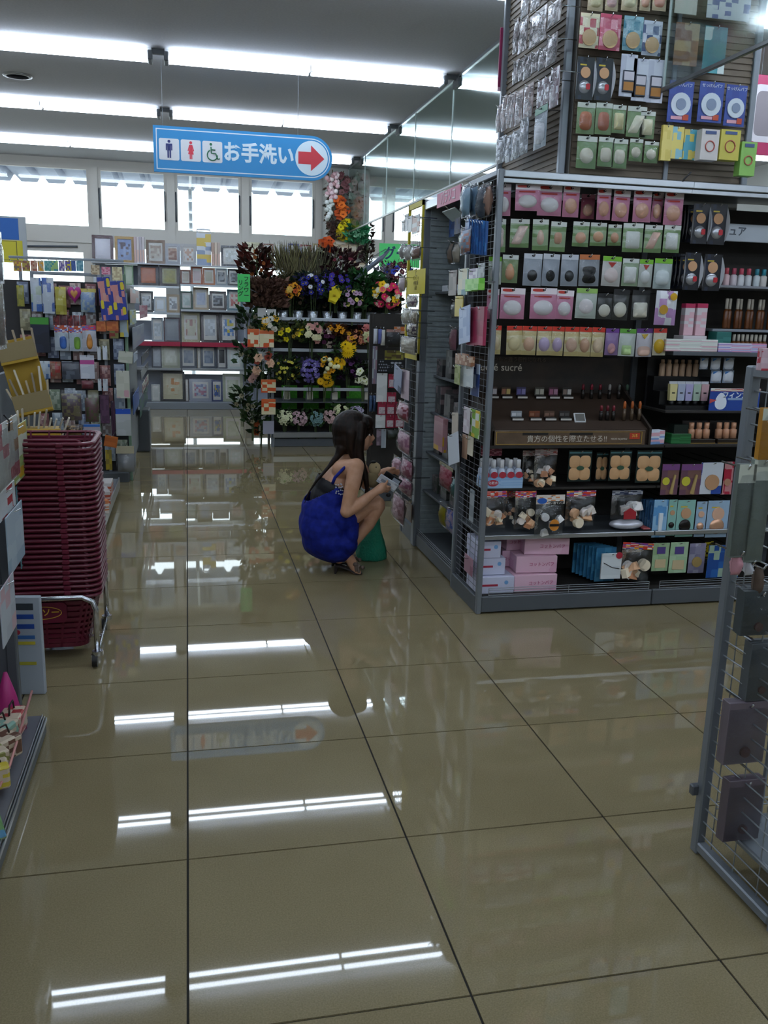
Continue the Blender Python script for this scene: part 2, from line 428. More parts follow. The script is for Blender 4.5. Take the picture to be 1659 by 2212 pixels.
# ---------------------------------------------------------------- hanging toilet sign
SB = mat('#1f86c4', .45, name='sign_blue'); SW = mat('#cfe0ea', .45, name='sign_white')
SY = 5.95
a = onY(330, 272, SY); d = onY(718, 332, SY); bz = onY(335, 372, SY)
W_ = d.x-a.x; H_ = .365; zc = 2.712
sg = thing('hanging_sign', 'blue and white hanging toilet direction sign with red arrow', 'sign', (a.x, SY, zc))
def pill(i):
    r = H_/2-i; c = W_-H_/2
    return [(i, -r)]+[(c+r*math.sin(t), -r*math.cos(t)) for t in [PI*k/20 for k in range(21)]]+[(i, r)]
part('board', MB().prism(pill(0), 0, .02), SB, sg)
rim = MB(); P, Q = pill(.022), pill(.03); n = len(P)
rim.add([(x, -.0012, z) for x, z in P]+[(x, -.0012, z) for x, z in Q], [(i, (i+1) % n, n+(i+1) % n, n+i) for i in range(n)])
part('border_line', rim, SW, sg)
def icon_panel(x0): part('icon_panel', MB().prism(rrect(x0, -.085, x0+.165, .085, .014), -.0015, -.0002), mat('#d9dbe0', .45, name='icon_white'), sg)
for k in range(3): icon_panel(.045+.178*k)
nav, red, grn = mat('#1d2a6e', .5, name='icon_navy'), mat('#d8394e', .5, name='icon_red'), mat('#1f6b4a', .5, name='icon_green')
x = .045+.0825
m = MB(); m.prism(circ(x, .062, .012), -.003, -.0016); m.prism([(x-.026,.045),(x-.026,-.008),(x-.017,-.008),(x-.017,.03),(x-.015,.03),(x-.015,-.068),(x-.002,-.068),(x-.002,-.01),(x+.002,-.01),(x+.002,-.068),(x+.015,-.068),(x+.015,.03),(x+.017,.03),(x+.017,-.008),(x+.026,-.008),(x+.026,.045)], -.003, -.0016)
part('man_symbol', m, nav, sg)
x += .178
m = MB(); m.prism(circ(x, .062, .012), -.003, -.0016); m.prism([(x-.013,.045),(x-.027,-.002),(x-.02,-.005),(x-.011,.022),(x-.023,-.03),(x-.011,-.03),(x-.011,-.068),(x-.002,-.068),(x-.002,-.03),(x+.002,-.03),(x+.002,-.068),(x+.011,-.068),(x+.011,-.03),(x+.023,-.03),(x+.011,.022),(x+.02,-.005),(x+.027,-.002),(x+.013,.045)], -.003, -.0016)
part('woman_symbol', m, red, sg)
x += .178
m = MB(); m.prism(circ(x-.012, .06, .011), -.003, -.0016)
arc = [(x+.0+.042*math.cos(t), -.025+.042*math.sin(t)) for t in [math.radians(120+15*k) for k in range(17)]]
m.tube([(p[0], -.0022, p[1]) for p in arc], .0055, 5); m.tube([(x-.012, -.0022, .04), (x-.008, -.0022, -.01), (x+.028, -.0022, -.012), (x+.045, -.0022, -.055), (x+.06, -.0022, -.05)], .0065, 5); m.tube([(x-.01, -.0022, .018), (x+.025, -.0022, .016)], .0055, 5)
part('wheelchair_symbol', m, grn, sg)
text('お手洗い', .165, SW, sg, (.875, -.001, .0), bold=.0055, sx=.92)
part('arrow_disc', MB().prism(circ(W_-.182, 0, .142, n=32), -.0015, -.0002), SW, sg)
ax = W_-.182
part('arrow', MB().prism([(ax-.115,.05),(ax-.115,-.05),(ax-.005,-.05),(ax-.005,-.105),(ax+.112,0),(ax-.005,.105),(ax-.005,.05)], -.003, -.0016), mat('#c8313f', .5, name='arrow_red'), sg)
for x in (.08, W_-.3):
    part('hanging_wire', MB().cyl((x, .01, H_/2), (x, .01, ZC-zc), .002, n=5), mat('#7c8085', .5, name='thin_wire'), sg)
# ================================================================ goods library
# every hung article: local x right, z up, -y towards the shopper; origin at the hang hole
_cnt = {}
def seq(k):
    _cnt[k] = _cnt.get(k, 0)+1; return _cnt[k]
_rows = []
class Row:
    """one set of articles; label_rows() below gives each a label that singles it out"""
    def __init__(s, where, group=None): s.where = where; s.n = 0; s.group = group; s.d = {}; _rows.append(s)
    def label(s, desc):
        s.n += 1; k = 'row %d item %d' % (_rows.index(s), s.n); s.d[k] = desc; return k
def seen_at(p):
    q = Vector(p)-CAM; z = q.dot(_f); return CX+FPX*q.dot(_r)/z, CY-FPX*q.dot(_u)/z
def label_rows():
    by = {o['label']: o for o in bpy.data.objects if 'label' in o}
    for r_ in _rows:
        same = {}
        for k, d_ in r_.d.items():
            if k in by: same.setdefault(d_, []).append(by[k])
        for d_, os_ in same.items():
            if len(os_) == 1: os_[0]['label'] = '%s, %s' % (d_, r_.where); continue
            P = sorted(((seen_at(o.location), o) for o in os_), key=lambda e: e[0][1]); lines = [[P[0]]]
            for e in P[1:]:
                if e[0][1]-lines[-1][-1][0][1] > 22: lines.append([])
                lines[-1].append(e)
            for a, ln in enumerate(lines):
                ln.sort(key=lambda e: e[0][0])
                for b_, (_, o) in enumerate(ln):
                    if len(lines) == 1: w_ = '%s from left' % ORD[b_+1]
                    elif len(ln) == 1: w_ = '%s from top' % ORD[a+1] if all(len(q) == 1 for q in lines) else 'on %s line down' % ORD[a+1]
                    else: w_ = '%s from left, %s line down' % (ORD[b_+1], ORD[a+1])
                    o['label'] = '%s, %s, %s' % (d_, w_, r_.where)
def shape(kind, w, h):
    if kind == 'round': return circ(0, 0, w/2, h/2, 18)
    if kind == 'square': return rrect(-w/2, -h/2, w/2, h/2, min(w, h)*.12, 3)
    if kind == 'soft': return circ(0, 0, w/2, h/2, 20, 3.2)
    if kind == 'drop': return [(x*(.62+.38*(1-(z/h+.5))), z) for x, z in circ(0, 0, w/2, h/2, 20)]
    if kind == 'slant': return [(x+z*.45, z) for x, z in rrect(-w*.36, -h/2, w*.36, h/2, w*.1, 3)]
    if kind == 'tri': return [(-w/2, h/2), (0, -h/2), (w/2, h/2)][::-1]
    if kind == 'waist': return [(x*(.55+.45*abs(math.cos(z/h*PI*1.0))*0+.45*min(1, (abs(z)/(h/2))**.8)), z) for x, z in circ(0, 0, w/2, h/2, 28, 2.6)]
    if kind == 'flower':
        o = []
        for i in range(40):
            a = 2*PI*i/40; r = .80+.22*abs(math.cos(2*(a+PI/4)+PI/2))
            o.append((w/2*r*math.cos(a)*1.05, h/2*r*math.sin(a)*1.05))
        return o
    return rrect(-w/2, -h/2, w/2, h/2, .004, 2)
def off(poly, dx, dz): return [(x+dx, z+dz) for x, z in poly]
def puff_pack(t, w, h, back, head, puff, shp='round', pw=.76, ph=.5, pz=.64, d=.014, badge=None, hh=.16, film=True, ftint=None, holes=1, print2=None, tri=None):
    """hanging bag: back card, header strip, puff, film front"""
    k = ('puff', round(w, 3), round(h, 3))
    ob('back_card', cached(k+('b', back, print2), lambda: MB().box(-w/2, 0, -h, w/2, .0012, 0).mesh('back_card', prt([back, print2], 3., 1.3, stripes=True) if print2 else mat(back, .4))), t)
    if head:
        ob('header', cached(k+('h', head, hh), lambda: MB().box(-w/2, -.0016, -h*hh, w/2, -.0004, 0).mesh('header', mat(head, .4))), t)
    p = cached(k+('p', puff, shp, pw, ph, pz, d), lambda: MB().dome(off(shape(shp, w*pw, h*ph), 0, -h*pz), -.001, d).mesh('puff', mat(puff, .85, spec=.2)))
    ob('puff', p, t)
    if badge:
        ob('badge', cached(k+('g', badge), lambda: MB().prism(circ(-w*.2, -h*.075, w*.24, h*.05, 14, 3), -.003, -.0017).mesh('badge', mat(badge, .4))), t)
        ob('caption', cached(k+('c', badge), lambda: MB().box(-w*.36, -.003, -h*.3, w*.3, -.0017, -h*.25).mesh('caption', mat(badge, .5))), t)
    if tri:
        ob('badge', cached(k+('t', tri), lambda: MB().prism([(-w*.22, -h*.2), (0, -h*.38), (w*.22, -h*.2)], -.004, -.0025).mesh('badge', mat(tri, .4))), t)
    if film:
        ob('film', cached(k+('f', d, seq('f') % 4), lambda: MB().pillow(w*.98, -h*.99, -h*(hh if head else .08), d+.004, seed=_cnt['f']).mesh('film', FILM)), t)
    ob('hang_tab', cached(k+('n',), lambda: MB().prism(circ(0, -.009, .008, .005, 10), -.0035, -.0018).mesh('hang_tab', BLACK)), t)
def compact_pack(t, w, h, card='#10131c', flesh='#c79a74', dome='#a8abb0', red='#b8202c', wings=True):
    k = ('comp', round(w, 3), round(h, 3), card, flesh, dome)
    ob('card', cached(k+(0,), lambda: MB().box(-w/2, 0, -h, w/2, .0015, 0).mesh('card', prt([card, card, '#1c2438'], 5, 2) if card < '#2' else mat(card, .4))), t)
    ob('powder', cached(k+(1,), lambda: MB().prism(circ(0, -h*.36, w*.28), -.004, -.0003).mesh('powder', mat(flesh, .8))), t)
    ob('case', cached(k+(2,), lambda: MB().dome(circ(0, -h*.70, w*.34), -.0003, .012).mesh('case', mat(dome, .25, .6))), t)
    if red: ob('mark', cached(k+(3, red), lambda: MB().prism(off(rrect(w*.03, -h*.07, w*.26, h*.07, w*.06), 0, -h*.70), -.0145, -.0115).mesh('mark', mat(red, .4))), t)
    ob('caption', cached(k+(4,), lambda: MB().box(-w*.32, -.001, -h*.2, w*.05, -.0002, -h*.165).mesh('caption', mat('#c9b13a', .5))), t)
    if wings:
        def wing(s):
            m = MB(); zz = [-h*.07-h*.86*i/8 for i in range(9)]; f = [math.sin(PI*i/8)*.022+.002 for i in range(9)]
            m.add([(s*w/2, 0, z) for z in zz]+[(s*(w/2+q*.25), -q, z) for z, q in zip(zz, f)], [(i, i+1, 10+i, 9+i) for i in range(8)], 0, True); return m
        for s in (-1, 1): ob('side_wing', cached(k+('w', s), lambda: wing(s).mesh('side_wing', mat('#c9cdd2', .35))), t)
def sponge_bag(t, w, h, hdr=('#d8402c', '#e8b320', '#3658b0', '#ece8e0'), cols=('#e2b48e', '#efe0c4', '#eadfd6', '#d99d78'), n=9, seed=0, hh=.16):
    k = ('spb', round(w, 3), round(h, 3), hdr, cols, n, seed)
    ob('header', cached(k+('h',), lambda: MB().box(-w/2, -.0012, -h*hh, w/2, .0012, 0).mesh('header', prt(list(hdr), 7., seed))), t)
    rnd = random.Random(seed)
    for i in range(n):
        s = w*rnd.uniform(.13, .18); x = rnd.uniform(-.33, .33)*w; z = -h*rnd.uniform(.52, .9); y = -rnd.uniform(.004, .02)
        me = cached(('wedge', i % 3, round(s, 3), cols[i % len(cols)]), lambda: (MB().prism(([(-s, -s*.8), (s, -s*.8), (s*.5, s*.8), (-s*.7, s*.6)], [(-s, -s*.6), (s*.8, -s*.9), (s*.9, s*.5), (-s*.5, s*.9)], circ(0, 0, s))[i % 3], -s*.5, s*.5)).mesh('sponge', mat(cols[i % len(cols)], .9, spec=.1)))
        ob('sponge', me, t, (x, y, z), (rnd.uniform(-.5, .5), rnd.uniform(-.6, .6), rnd.uniform(-.6, .6)))
    ob('bag', cached(k+('f',), lambda: MB().pillow(w, -h, -h*hh, .03, both=True, seed=seed+3).mesh('bag', FILM)), t)
def flat_card(t, w, h, cols, sc=4., seed=0., d=.004, disc=None, hd=None, stripes=False, film=False, dy=-.62, dr=.3):
    k = ('card', round(w, 3), round(h, 3), tuple(cols), sc, seed, d)
    ob('card', cached(k, lambda: MB().cbox(-w/2, -d, -h, w/2, 0, 0, min(.001, d*.3)).mesh('card', prt(list(cols), sc, seed, stripes=stripes) if len(cols) > 1 else mat(cols[0], .4))), t)
    if hd: ob('header', cached(k+('h', hd), lambda: MB().box(-w/2, -d-.0012, -h*.2, w/2, -d-.0002, -.001).mesh('header', mat(hd, .4))), t)
    if disc:
        for i, c in enumerate(disc if isinstance(disc, (list, tuple)) else [disc]):
            z = h*(dy+.30*i) if isinstance(disc, (list, tuple)) and len(disc) > 1 else h*dy
            ob('disc', cached(k+('d', c, i, dy, dr), lambda: MB().prism(circ(0, z, w*dr), -d-.006, -d-.0003).mesh('disc', mat(c, .6))), t)
    if film: ob('film', cached(k+('f',), lambda: MB().pillow(w*.96, -h*.98, -h*.1, .012, y=-d, seed=5).mesh('film', FILM)), t)
def soft_bag(t, w, h, col, d=.02, seed=0, head=None, film=True, col2=None):
    """filled pouch with a visible soft content"""
    k = ('soft', round(w, 3), round(h, 3), col, d, seed, col2)
    ob('content', cached(k+('c',), lambda: MB().pillow(w*.86, -h*.94, -h*.14, d, both=True, seed=seed).mesh('content', prt([col, col2], 6, seed) if col2 else mat(col, .7))), t)
    if film: ob('film', cached(k+('f',), lambda: MB().pillow(w, -h, -h*.03, d+.005, both=True, seed=seed+1).mesh('film', FILM)), t)
    if head: ob('header', cached(k+('h', head), lambda: MB().box(-w/2, -.001, -h*.14, w/2, .001, 0).mesh('header', mat(head, .4))), t)
def carton(name, lab, cat, x, y, z, w, d, h, cols, rz=0., logo=None, group=None, sc=4., seed=0., stripes=True, bar=None, cap=None):
    t = thing(name, lab, cat, (x, y, z), rz, group)
    part('box', MB().cbox(-w/2, -d/2, 0, w/2, d/2, h, .002), prt(list(cols), sc, seed, stripes=stripes) if len(cols) > 1 else mat(cols[0], .5), t)
    if bar: part('label_bar', MB().box(-w*.38, -d/2-.0012, h*.45, w*.05, -d/2-.0002, h*.57), mat(bar, .5), t)
    if logo: part('logo', MB().prism(circ(w*.28, h*.66, h*.12), -d/2-.0015, -d/2-.0003), mat(logo, .5), t)
    if cap: text(cap[0], h*.26, mat(cap[1], .5), t, (w*.12, -d/2-.001, h*.5), name='lettering')
    return t
def hook(parent, x, y, z, length=.14, rz=0.):
    me = cached(('hook', length), lambda: MB().tube([(0, 0, 0), (0, -length*.93, 0), (0, -length, .012)], .0025, 5).mesh('hook', CHROME))
    return ob('hook', me, parent, (x, y, z), (0, 0, rz))
def rect(plane, v, r):
    """pixel box of the photo measured on a plane of the shop -> centre top point, width, height"""
    x0, y0, x1, y1 = r
    if plane == 'Y':
        a = onY((x0+x1)/2, y0, v); l = onY(x0, (y0+y1)/2, v); q = onY(x1, (y0+y1)/2, v); b = onY((x0+x1)/2, y1, v)
        return a, abs(q.x-l.x), a.z-b.z
    a = onX((x0+x1)/2, y0, v); l = onX(x0, (y0+y1)/2, v); q = onX(x1, (y0+y1)/2, v); b = onX((x0+x1)/2, y1, v)
    return a, abs(q.y-l.y), a.z-b.z
ROT = {'Y': 0., '-X': -PI/2, '+X': PI/2}
def hang(row, name, desc, cat, plane, v, r, fn, *args, hk=None, tilt=0., **kw):
    p, w, h = rect(plane[-1], v, r); w *= .95
    t = thing(name, row.label(desc), cat, p, 0, row.group, rot=(0, tilt, ROT[plane]))
    fn(t, w, h, *args, **kw)
    if hk is not None:
        hook(hk[0], p.x if plane == 'Y' else hk[1], hk[1] if plane == 'Y' else p.y, p.z-.012, abs(hk[1]-v)+.025 if plane == 'Y' else abs(hk[1]-v)+.025, ROT[plane])
    return t
def wire_panel(parent, axis, c, a0, a1, z0, z1, pa=.05, pz=.05, r=.0022, name='wire_mesh', m=None):
    """welded wire mesh in the plane axis = c"""
    mb = MB()
    na = max(1, round((a1-a0)/pa)); nz = max(1, round((z1-z0)/pz))
    for i in range(na+1):
        a = a0+(a1-a0)*i/na
        mb.cyl((c, a, z0) if axis == 'x' else (a, c, z0), (c, a, z1) if axis == 'x' else (a, c, z1), r, n=4, caps=False)
    for j in range(nz+1):
        z = z0+(z1-z0)*j/nz
        mb.cyl((c-2*r, a0, z) if axis == 'x' else (a0, c-2*r, z), (c-2*r, a1, z) if axis == 'x' else (a1, c-2*r, z), r, n=4, caps=False)
    return part(name, mb, m or WIRE, parent)
# ================================================================ cosmetics gondola facing the camera
def Z(ox, oy, k): return lambda x0, y0, x1, y1: (ox+x0/k, oy+y0/k, ox+x1/k, oy+y1/k)
Z4, Z5, Z3, Z7, Z8 = Z(1000, 360, 2.517), Z(980, 760, 2.443), Z(1020, 0, 2.596), Z(1380, 400, 5.82), Z(1380, 760, 5.946)
GX0, GX1, GY, GB, GZ = 1.385, 4.14, 1.77, 2.20, 2.06
DKB = noisy('dark_back_panel', '#221f1c', '#2b2723', 12, .7)
g1 = thing('gondola_shelf', 'grey steel cosmetics gondola with hanging puffs and a wire side panel', 'shelf', (0, 0, 0))
BAYS = (1.405, 2.325, 3.24, 4.14)
for a, b_ in zip(BAYS[:-1], BAYS[1:]):
    part('kick_panel', MB().cbox(a+.002, GY, .008, b_-.002, GY+.02, .088, .004), STEEL_D, g1)
    part('deck', MB().box(a+.001, GY+.02, .07, b_-.001, GB-.012, .09), DKB, g1)
    part('back_panel', MB().box(a+.001, GB-.012, .09, b_-.001, GB, 2.0), DKB, g1)
    part('shelf_board', MB().cbox(a+.003, GY+.045, .372, b_-.003, GB-.013, .386, .002), STEEL_D, g1)
    part('shelf_lip', MB().cbox(a+.003, GY+.033, .366, b_-.003, GY+.045, .388, .002), ALU, g1)
    part('shelf_board', MB().cbox(a+.003, GY+.06, .606, b_-.003, GB-.013, .618, .002), DKB, g1)
    part('shelf_board', MB().cbox(a+.003, GY+.02, .818, b_-.003, GB-.013, .832, .002), DKB, g1)
    rail = MB()
    for z in (.094, .107, .12, .13): rail.cyl((a+.04, GY+.006, z), (b_-.02, GY+.006, z), .0018, n=4)
    for x in (a+.04, (a+b_)/2, b_-.02): rail.cyl((x, GY+.006, .086), (x, GY+.006, .131), .002, n=4)
    part('wire_rail', rail, WIRE, g1)
    cp = MB(); cp.cbox(a, GY+.0, 2.008, b_, GY+.012, 2.028, .002); cp.cbox(a, GY-.012, 2.03, b_, GY+.012, 2.06, .003)
    part('canopy_edge', cp, ALU, g1)
    part('canopy', MB().box(a, GY+.012, 2.035, b_, GB, 2.055), STEEL, g1)
    part('post', MB().box(a-.012, GB-.03, .05, a+.018, GB+.02, 2.06), STEEL_D, g1)
# bay two: front shelves
a, b_ = BAYS[1], BAYS[2]
part('shelf_board', MB().cbox(a+.003, GY+.03, 1.268, b_-.003, GB-.013, 1.288, .002), STEEL_D, g1)
part('shelf_board', MB().cbox(a+.2, GY+.12, 1.598, b_-.003, GB-.013, 1.61, .002), mat('#8a8c94', .3, name='grey_shelf'), g1)
part('shelf_board', MB().cbox(a+.003, GY+.05, .985, b_-.003, GB-.013, .998, .002), DKB, g1)
# left end: framed wire panel
for y in (GY, GB-.005): part('post', MB().cbox(GX0-.003, y, 0, GX0+.024, y+.028, GZ+.005, .004), STEEL, g1)
part('top_bar', MB().cbox(GX0-.003, GY+.028, GZ-.022, GX0+.024, GB-.005, GZ+.005, .004), STEEL, g1)
part('side_skirt', MB().cbox(GX0-.003, GY+.028, .0, GX0+.02, GB-.005, .085, .003), STEEL_D, g1)
wire_panel(g1, 'x', GX0+.012, GY+.028, GB-.005, .095, GZ-.03, .08, .03, .0013, m=STEEL)

PK = 1.83
def rowpk(row, name, desc, z, fn, *a, v=PK, **kw):
    hang(row, name, desc, kw.pop('cat', 'puff pack'), 'Y', v+random.uniform(-.006, .006), z, fn, *a, hk=(g1, GB-.012), tilt=random.uniform(-.03, .03), **kw)
G = 'cosmetic puff packs on the gondola pegs'
PINK, PINK2, RED, GRN, PEACH, CREAM = '#d98fac', '#e9dfe4', '#c63a2e', '#7fae45', '#e8b79a', '#ece6da'
r = Row('top peg row of cosmetics gondola', G)
P = lambda z, puff='#e9e6e4', shp='round', **k: rowpk(r, 'puff_pack', 'pink pouch with %s puff' % ('white' if puff == '#e9e6e4' else 'peach'), z, puff_pack, PINK, PINK2, puff, shp, badge=RED, hh=.2, **k)
P(Z4(182, 95, 265, 268)); P(Z4(285, 97, 425, 240), v=1.80); P(Z4(408, 103, 545, 268)); P(Z4(548, 106, 640, 275), PEACH)
rowpk(r, 'puff_pack', 'dark pink pouch set back', Z4(645, 150, 722, 285), puff_pack, '#b0566a', '#c98296', PEACH, v=1.93)
P(Z4(732, 122, 810, 290), PEACH); P(Z4(822, 130, 916, 298), PEACH); P(Z4(930, 130, 1032, 302), PEACH, 'round'); P(Z4(1036, 140, 1096, 302), PEACH, v=1.87); P(Z4(1100, 140, 1206, 318), PEACH)
r = Row('second peg row of cosmetics gondola', G)
Q = lambda z, puff, shp, d_, **k: rowpk(r, 'puff_pack', 'green-backed pouch with %s puff' % d_, z, puff_pack, '#7da062', '#d6dcd6', puff, shp, print2='#a8bf94', **k)
Q(Z4(178, 285, 236, 465), '#e6d3cc', 'waist', 'pale waisted', pw=.75, ph=.6, pz=.55); Q(Z4(258, 285, 366, 440), '#ecd2c6', 'slant', 'slanted beige', pw=.7, ph=.66, pz=.56); Q(Z4(380, 287, 470, 455), '#eccab4', 'drop', 'pear-shaped beige', pw=.55, ph=.5, pz=.58)
Q(Z4(480, 300, 568, 462), '#d5a586', 'soft', 'small tan', pw=.5, ph=.4, pz=.55); Q(Z4(600, 300, 692, 435), PEACH, 'round', 'round peach', pw=.66, ph=.46, pz=.64); Q(Z4(695, 305, 786, 432), '#e9b995', 'round', 'round tan', pw=.66, ph=.46, pz=.6)
Q(Z4(790, 315, 866, 430), '#dba888', 'round', 'round dusky', pw=.6, ph=.5, pz=.62); Q(Z4(872, 308, 986, 465), '#e3e6de', 'square', 'square white', pw=.7, ph=.6, pz=.58); Q(Z4(990, 318, 1090, 468), '#e9c4b2', 'slant', 'slanted pink', pw=.65, ph=.62, pz=.56); Q(Z4(1096, 320, 1190, 468), '#e6e8e2', 'square', 'square ivory', pw=.72, ph=.62, pz=.58)
r = Row('third peg row of cosmetics gondola', G)
LG = '#76b82e'
rowpk(r, 'puff_pack', 'green-topped pouch with red triangle', Z4(140, 490, 214, 640), puff_pack, '#c2c9bf', LG, '#ebe4df', 'round', tri=RED)
rowpk(r, 'puff_pack', 'clear pouch with peach sponge', Z4(216, 480, 306, 632), puff_pack, '#8aa06f', '#c9cfca', '#e4ad86', 'drop', pw=.7, ph=.6, pz=.6)
for z in (Z4(332, 473, 436, 648), Z4(438, 475, 532, 650), Z4(536, 478, 632, 650)):
    rowpk(r, 'puff_pack', 'silver pouch with black puff', z, puff_pack, '#a6adb6', '#c4cad2', '#24262b', 'round', pw=.55, ph=.36, pz=.68)
rowpk(r, 'puff_pack', 'clear pouch with big black puff', Z4(634, 478, 748, 650), puff_pack, '#9aa0a6', '#c2703c', '#17181c', 'waist', pw=.9, ph=.55, pz=.64)
rowpk(r, 'puff_pack', 'green-topped pouch with red triangle', Z4(762, 488, 868, 650), puff_pack, '#d5d3cd', LG, '#ecdcd6', 'round', tri=RED)
rowpk(r, 'puff_pack', 'clear pouch with white square sponge', Z4(870, 500, 962, 650), puff_pack, '#9fb391', '#c9d0cb', '#e7e8e2', 'square', pw=.75, ph=.6, pz=.6)
rowpk(r, 'puff_pack', 'green-topped pouch with red triangle', Z4(962, 505, 1038, 655), puff_pack, '#c6ccc2', LG, '#e4e6e2', 'round', tri=RED)
rowpk(r, 'puff_pack', 'green-topped pouch with pale sponge', Z4(1044, 500, 1144, 665), puff_pack, '#bcc8c2', LG, '#dfe7e4', 'soft', pw=.8, ph=.5)
r = Row('fourth peg row of cosmetics gondola', G)
P(Z4(132, 665, 200, 828)); P(Z4(205, 660, 344, 828)); P(Z4(368, 660, 516, 828)); P(Z4(512, 672, 608, 830))
rowpk(r, 'puff_pack', 'green and white pouch', Z4(618, 662, 736, 825), puff_pack, '#c8d0c4', '#93bd62', '#ece4e2', 'round', pw=.7, ph=.5, pz=.6)
for z, s_ in ((Z4(735, 690, 818, 830), 'round'), (Z4(820, 668, 912, 835), 'round'), (Z4(922, 672, 1022, 835), 'square')):
    rowpk(r, 'puff_pack', 'black-topped pouch with cream puff', z, puff_pack, '#2a2e2b', '#16181a', '#e6e2d0', s_, pw=.8, ph=.5, pz=.66)
rowpk(r, 'foil_pouch', 'shiny silver and purple foil pouch', Z4(1052, 675, 1172, 862), lambda t, w_, h_: (
    ob('foil', MB().pillow(w_, -h_, 0, .014, 9, 12, seed=11, both=True).mesh('foil', prt(['#b08ab8', '#c9ccd2', '#d8dadf'], 3, .4, .2)), t),
    ob('gold_disc', MB().prism(circ(w_*.22, -h_*.17, w_*.16), -.024, -.0205).mesh('gold_disc', mat('#d3a528', .35, .3)), t),
    ob('gold_disc', MB().prism(circ(-w_*.2, -h_*.55, w_*.2), -.024, -.0205).mesh('gold_disc', mat('#c09434', .35, .3)), t)), v=1.79)
r = Row('fifth peg row of cosmetics gondola', G)
YB_ = '#d8c588'
cs = ['#dcc9a2', '#e3d3a4', '#e0b99a', '#cdb9d6', '#c9b4cf', '#d9b79f', '#d6ad8f', '#e2c9a8']
xs = [(150, 212), (238, 326), (326, 406), (406, 486), (486, 556), (556, 636), (636, 706), (706, 777)]
for i, (x0, x1) in enumerate(xs):
    rowpk(r, 'puff_pack', 'red-topped gold pouch with %s puff' % ('lilac' if i in (3, 4) else 'beige'), Z4(x0, 864+i*1.5, x1, 1020+i*2), puff_pack, YB_, '#c93420', cs[i], 'round', pw=.8, ph=.5, pz=.62, print2='#e4d8ac')
rowpk(r, 'puff_pack', 'purple-topped pouch with pink puff', Z4(778, 880, 852, 1025), puff_pack, '#9d7fb2', '#6d3f8e', '#d9a5a8', 'round', pw=.6, ph=.4, pz=.75)
rowpk(r, 'puff_pack', 'green-topped pouch with mint square', Z4(854, 882, 946, 1030), puff_pack, '#cfd6cd', '#5ea03c', '#bfdc9c', 'square', pw=.6, ph=.35, pz=.78)
rowpk(r, 'puff_pack', 'purple-topped pouch with yellow patch', Z4(946, 880, 1036, 1034), puff_pack, '#cfcbd0', '#63367f', '#e3c0ae', 'soft', pw=.8, ph=.35, pz=.8, tri='#d9b51e')
rowpk(r, 'puff_pack', 'red-topped pouch with yellow oval puff', Z4(1038, 880, 1112, 1026), puff_pack, '#dcd4b8', '#c8372c', '#dfb52a', 'round', pw=.85, ph=.55, pz=.66)
# black compacts of bay two
G2 = 'black compact cards'
for nm, zs, eds in (('upper row', (Z7(690, 235, 905, 740), Z7(905, 240, 1128, 750)), (560, 600, 640)), ('lower row', (Z7(585, 850, 795, 1320), Z7(830, 870, 1060, 1330)), (440, 490, 540))):
    r = Row('%s beside pegs' % nm, G2)
    for e in eds:
        q = zs[0]; dx = (e-eds[0])/5.82
        hang(r, 'compact_card', 'black compact card set behind', 'compact pack', 'Y', 2.02-.03*eds.index(e), (1380+e/5.82-3, q[1]+3, 1380+e/5.82+30, q[3]-3), compact_pack, hk=None)
    for z in zs: hang(r, 'compact_card', 'black card with round powder and silver case', 'compact pack', 'Y', 1.84, z, compact_pack, hk=(g1, GB-.012))

# ---- bay two shelves
def stand(name, lab, cat, x, y, z): return thing(name, lab, cat, (x, y, z))
def bottle(name, lab, cat, x, y, z, h, rr, body, cap, group=None, capk=.3, trans=0., sq=False):
    t = thing(name, lab, cat, (x, y, z), 0, group)
    key = ('bot', round(h, 3), round(rr, 3), body, sq)
    ob('body', cached(key, lambda: MB().lathe([(rr*.9, 0), (rr, h*.03), (rr, h*(1-capk-.08)), (rr*.5, h*(1-capk))], 12 if not sq else 4).mesh('body', mat(body, .25, trans=trans))), t)
    ob('cap', cached(key+('c', cap), lambda: MB().lathe([(rr*.62, h*(1-capk)), (rr*.62, h*.98), (rr*.5, h)], 12).mesh('cap', mat(cap, .35))), t)
    return t
# header board and packs behind on the upper right shelf
p, w_, h_ = rect('Y', 2.0, (1562, 485, 1659, 523))
t = thing('shelf_header', 'pale blue header board above the upper cosmetics shelf', 'sign', (2.90, 1.99, p.z-h_))
part('board', MB().cbox(-.37, 0, 0, .35, .012, h_, .003), mat('#c3ccd6', .25, name='header_pale'), t); part('red_mark', MB().prism(circ(-.335, h_*.5, .03, .035), -.002, -.0003), mat('#c04040', .5), t)
text('ピュア', .05, mat('#58606c', .5, name='header_ink'), t, (-.2, -.001, h_*.55), bold=.001)
zs = 1.61
r = Row('upper right cosmetics shelf', 'small cosmetics on the upper right shelf')
for i, (px, c, k_) in enumerate(((1574, '#e3c3c6', '#c6505e'), (1590, '#d9cfd6', '#b8506a'), (1606, '#dfe0e4', '#d2566c'), (1622, '#d6d9dc', '#d65a70'), (1640, '#cfd9dd', '#3c8fa4'), (1655, '#d9d2cc', '#2f8ca0'))):
    q = onY(px, 550, 1.93); bottle('cosmetic_jar', r.label('small pale jar with %s cap' % ('teal' if i > 3 else 'pink')), 'jar', q.x, 1.93, zs, .085, .017, c, k_, r.group, .35)
r = Row('shelf of amber nail bottles', 'amber nail bottles')
for i in range(9):
    q = onY(1572+i*12, 640, 2.0)
    bottle('nail_bottle', r.label('tall amber glass bottle with pale cap'), 'bottle', q.x, 2.0+.02*(i % 2), 1.40, .15, .013, '#6a3c1c', '#c9c2b4', r.group, .35)
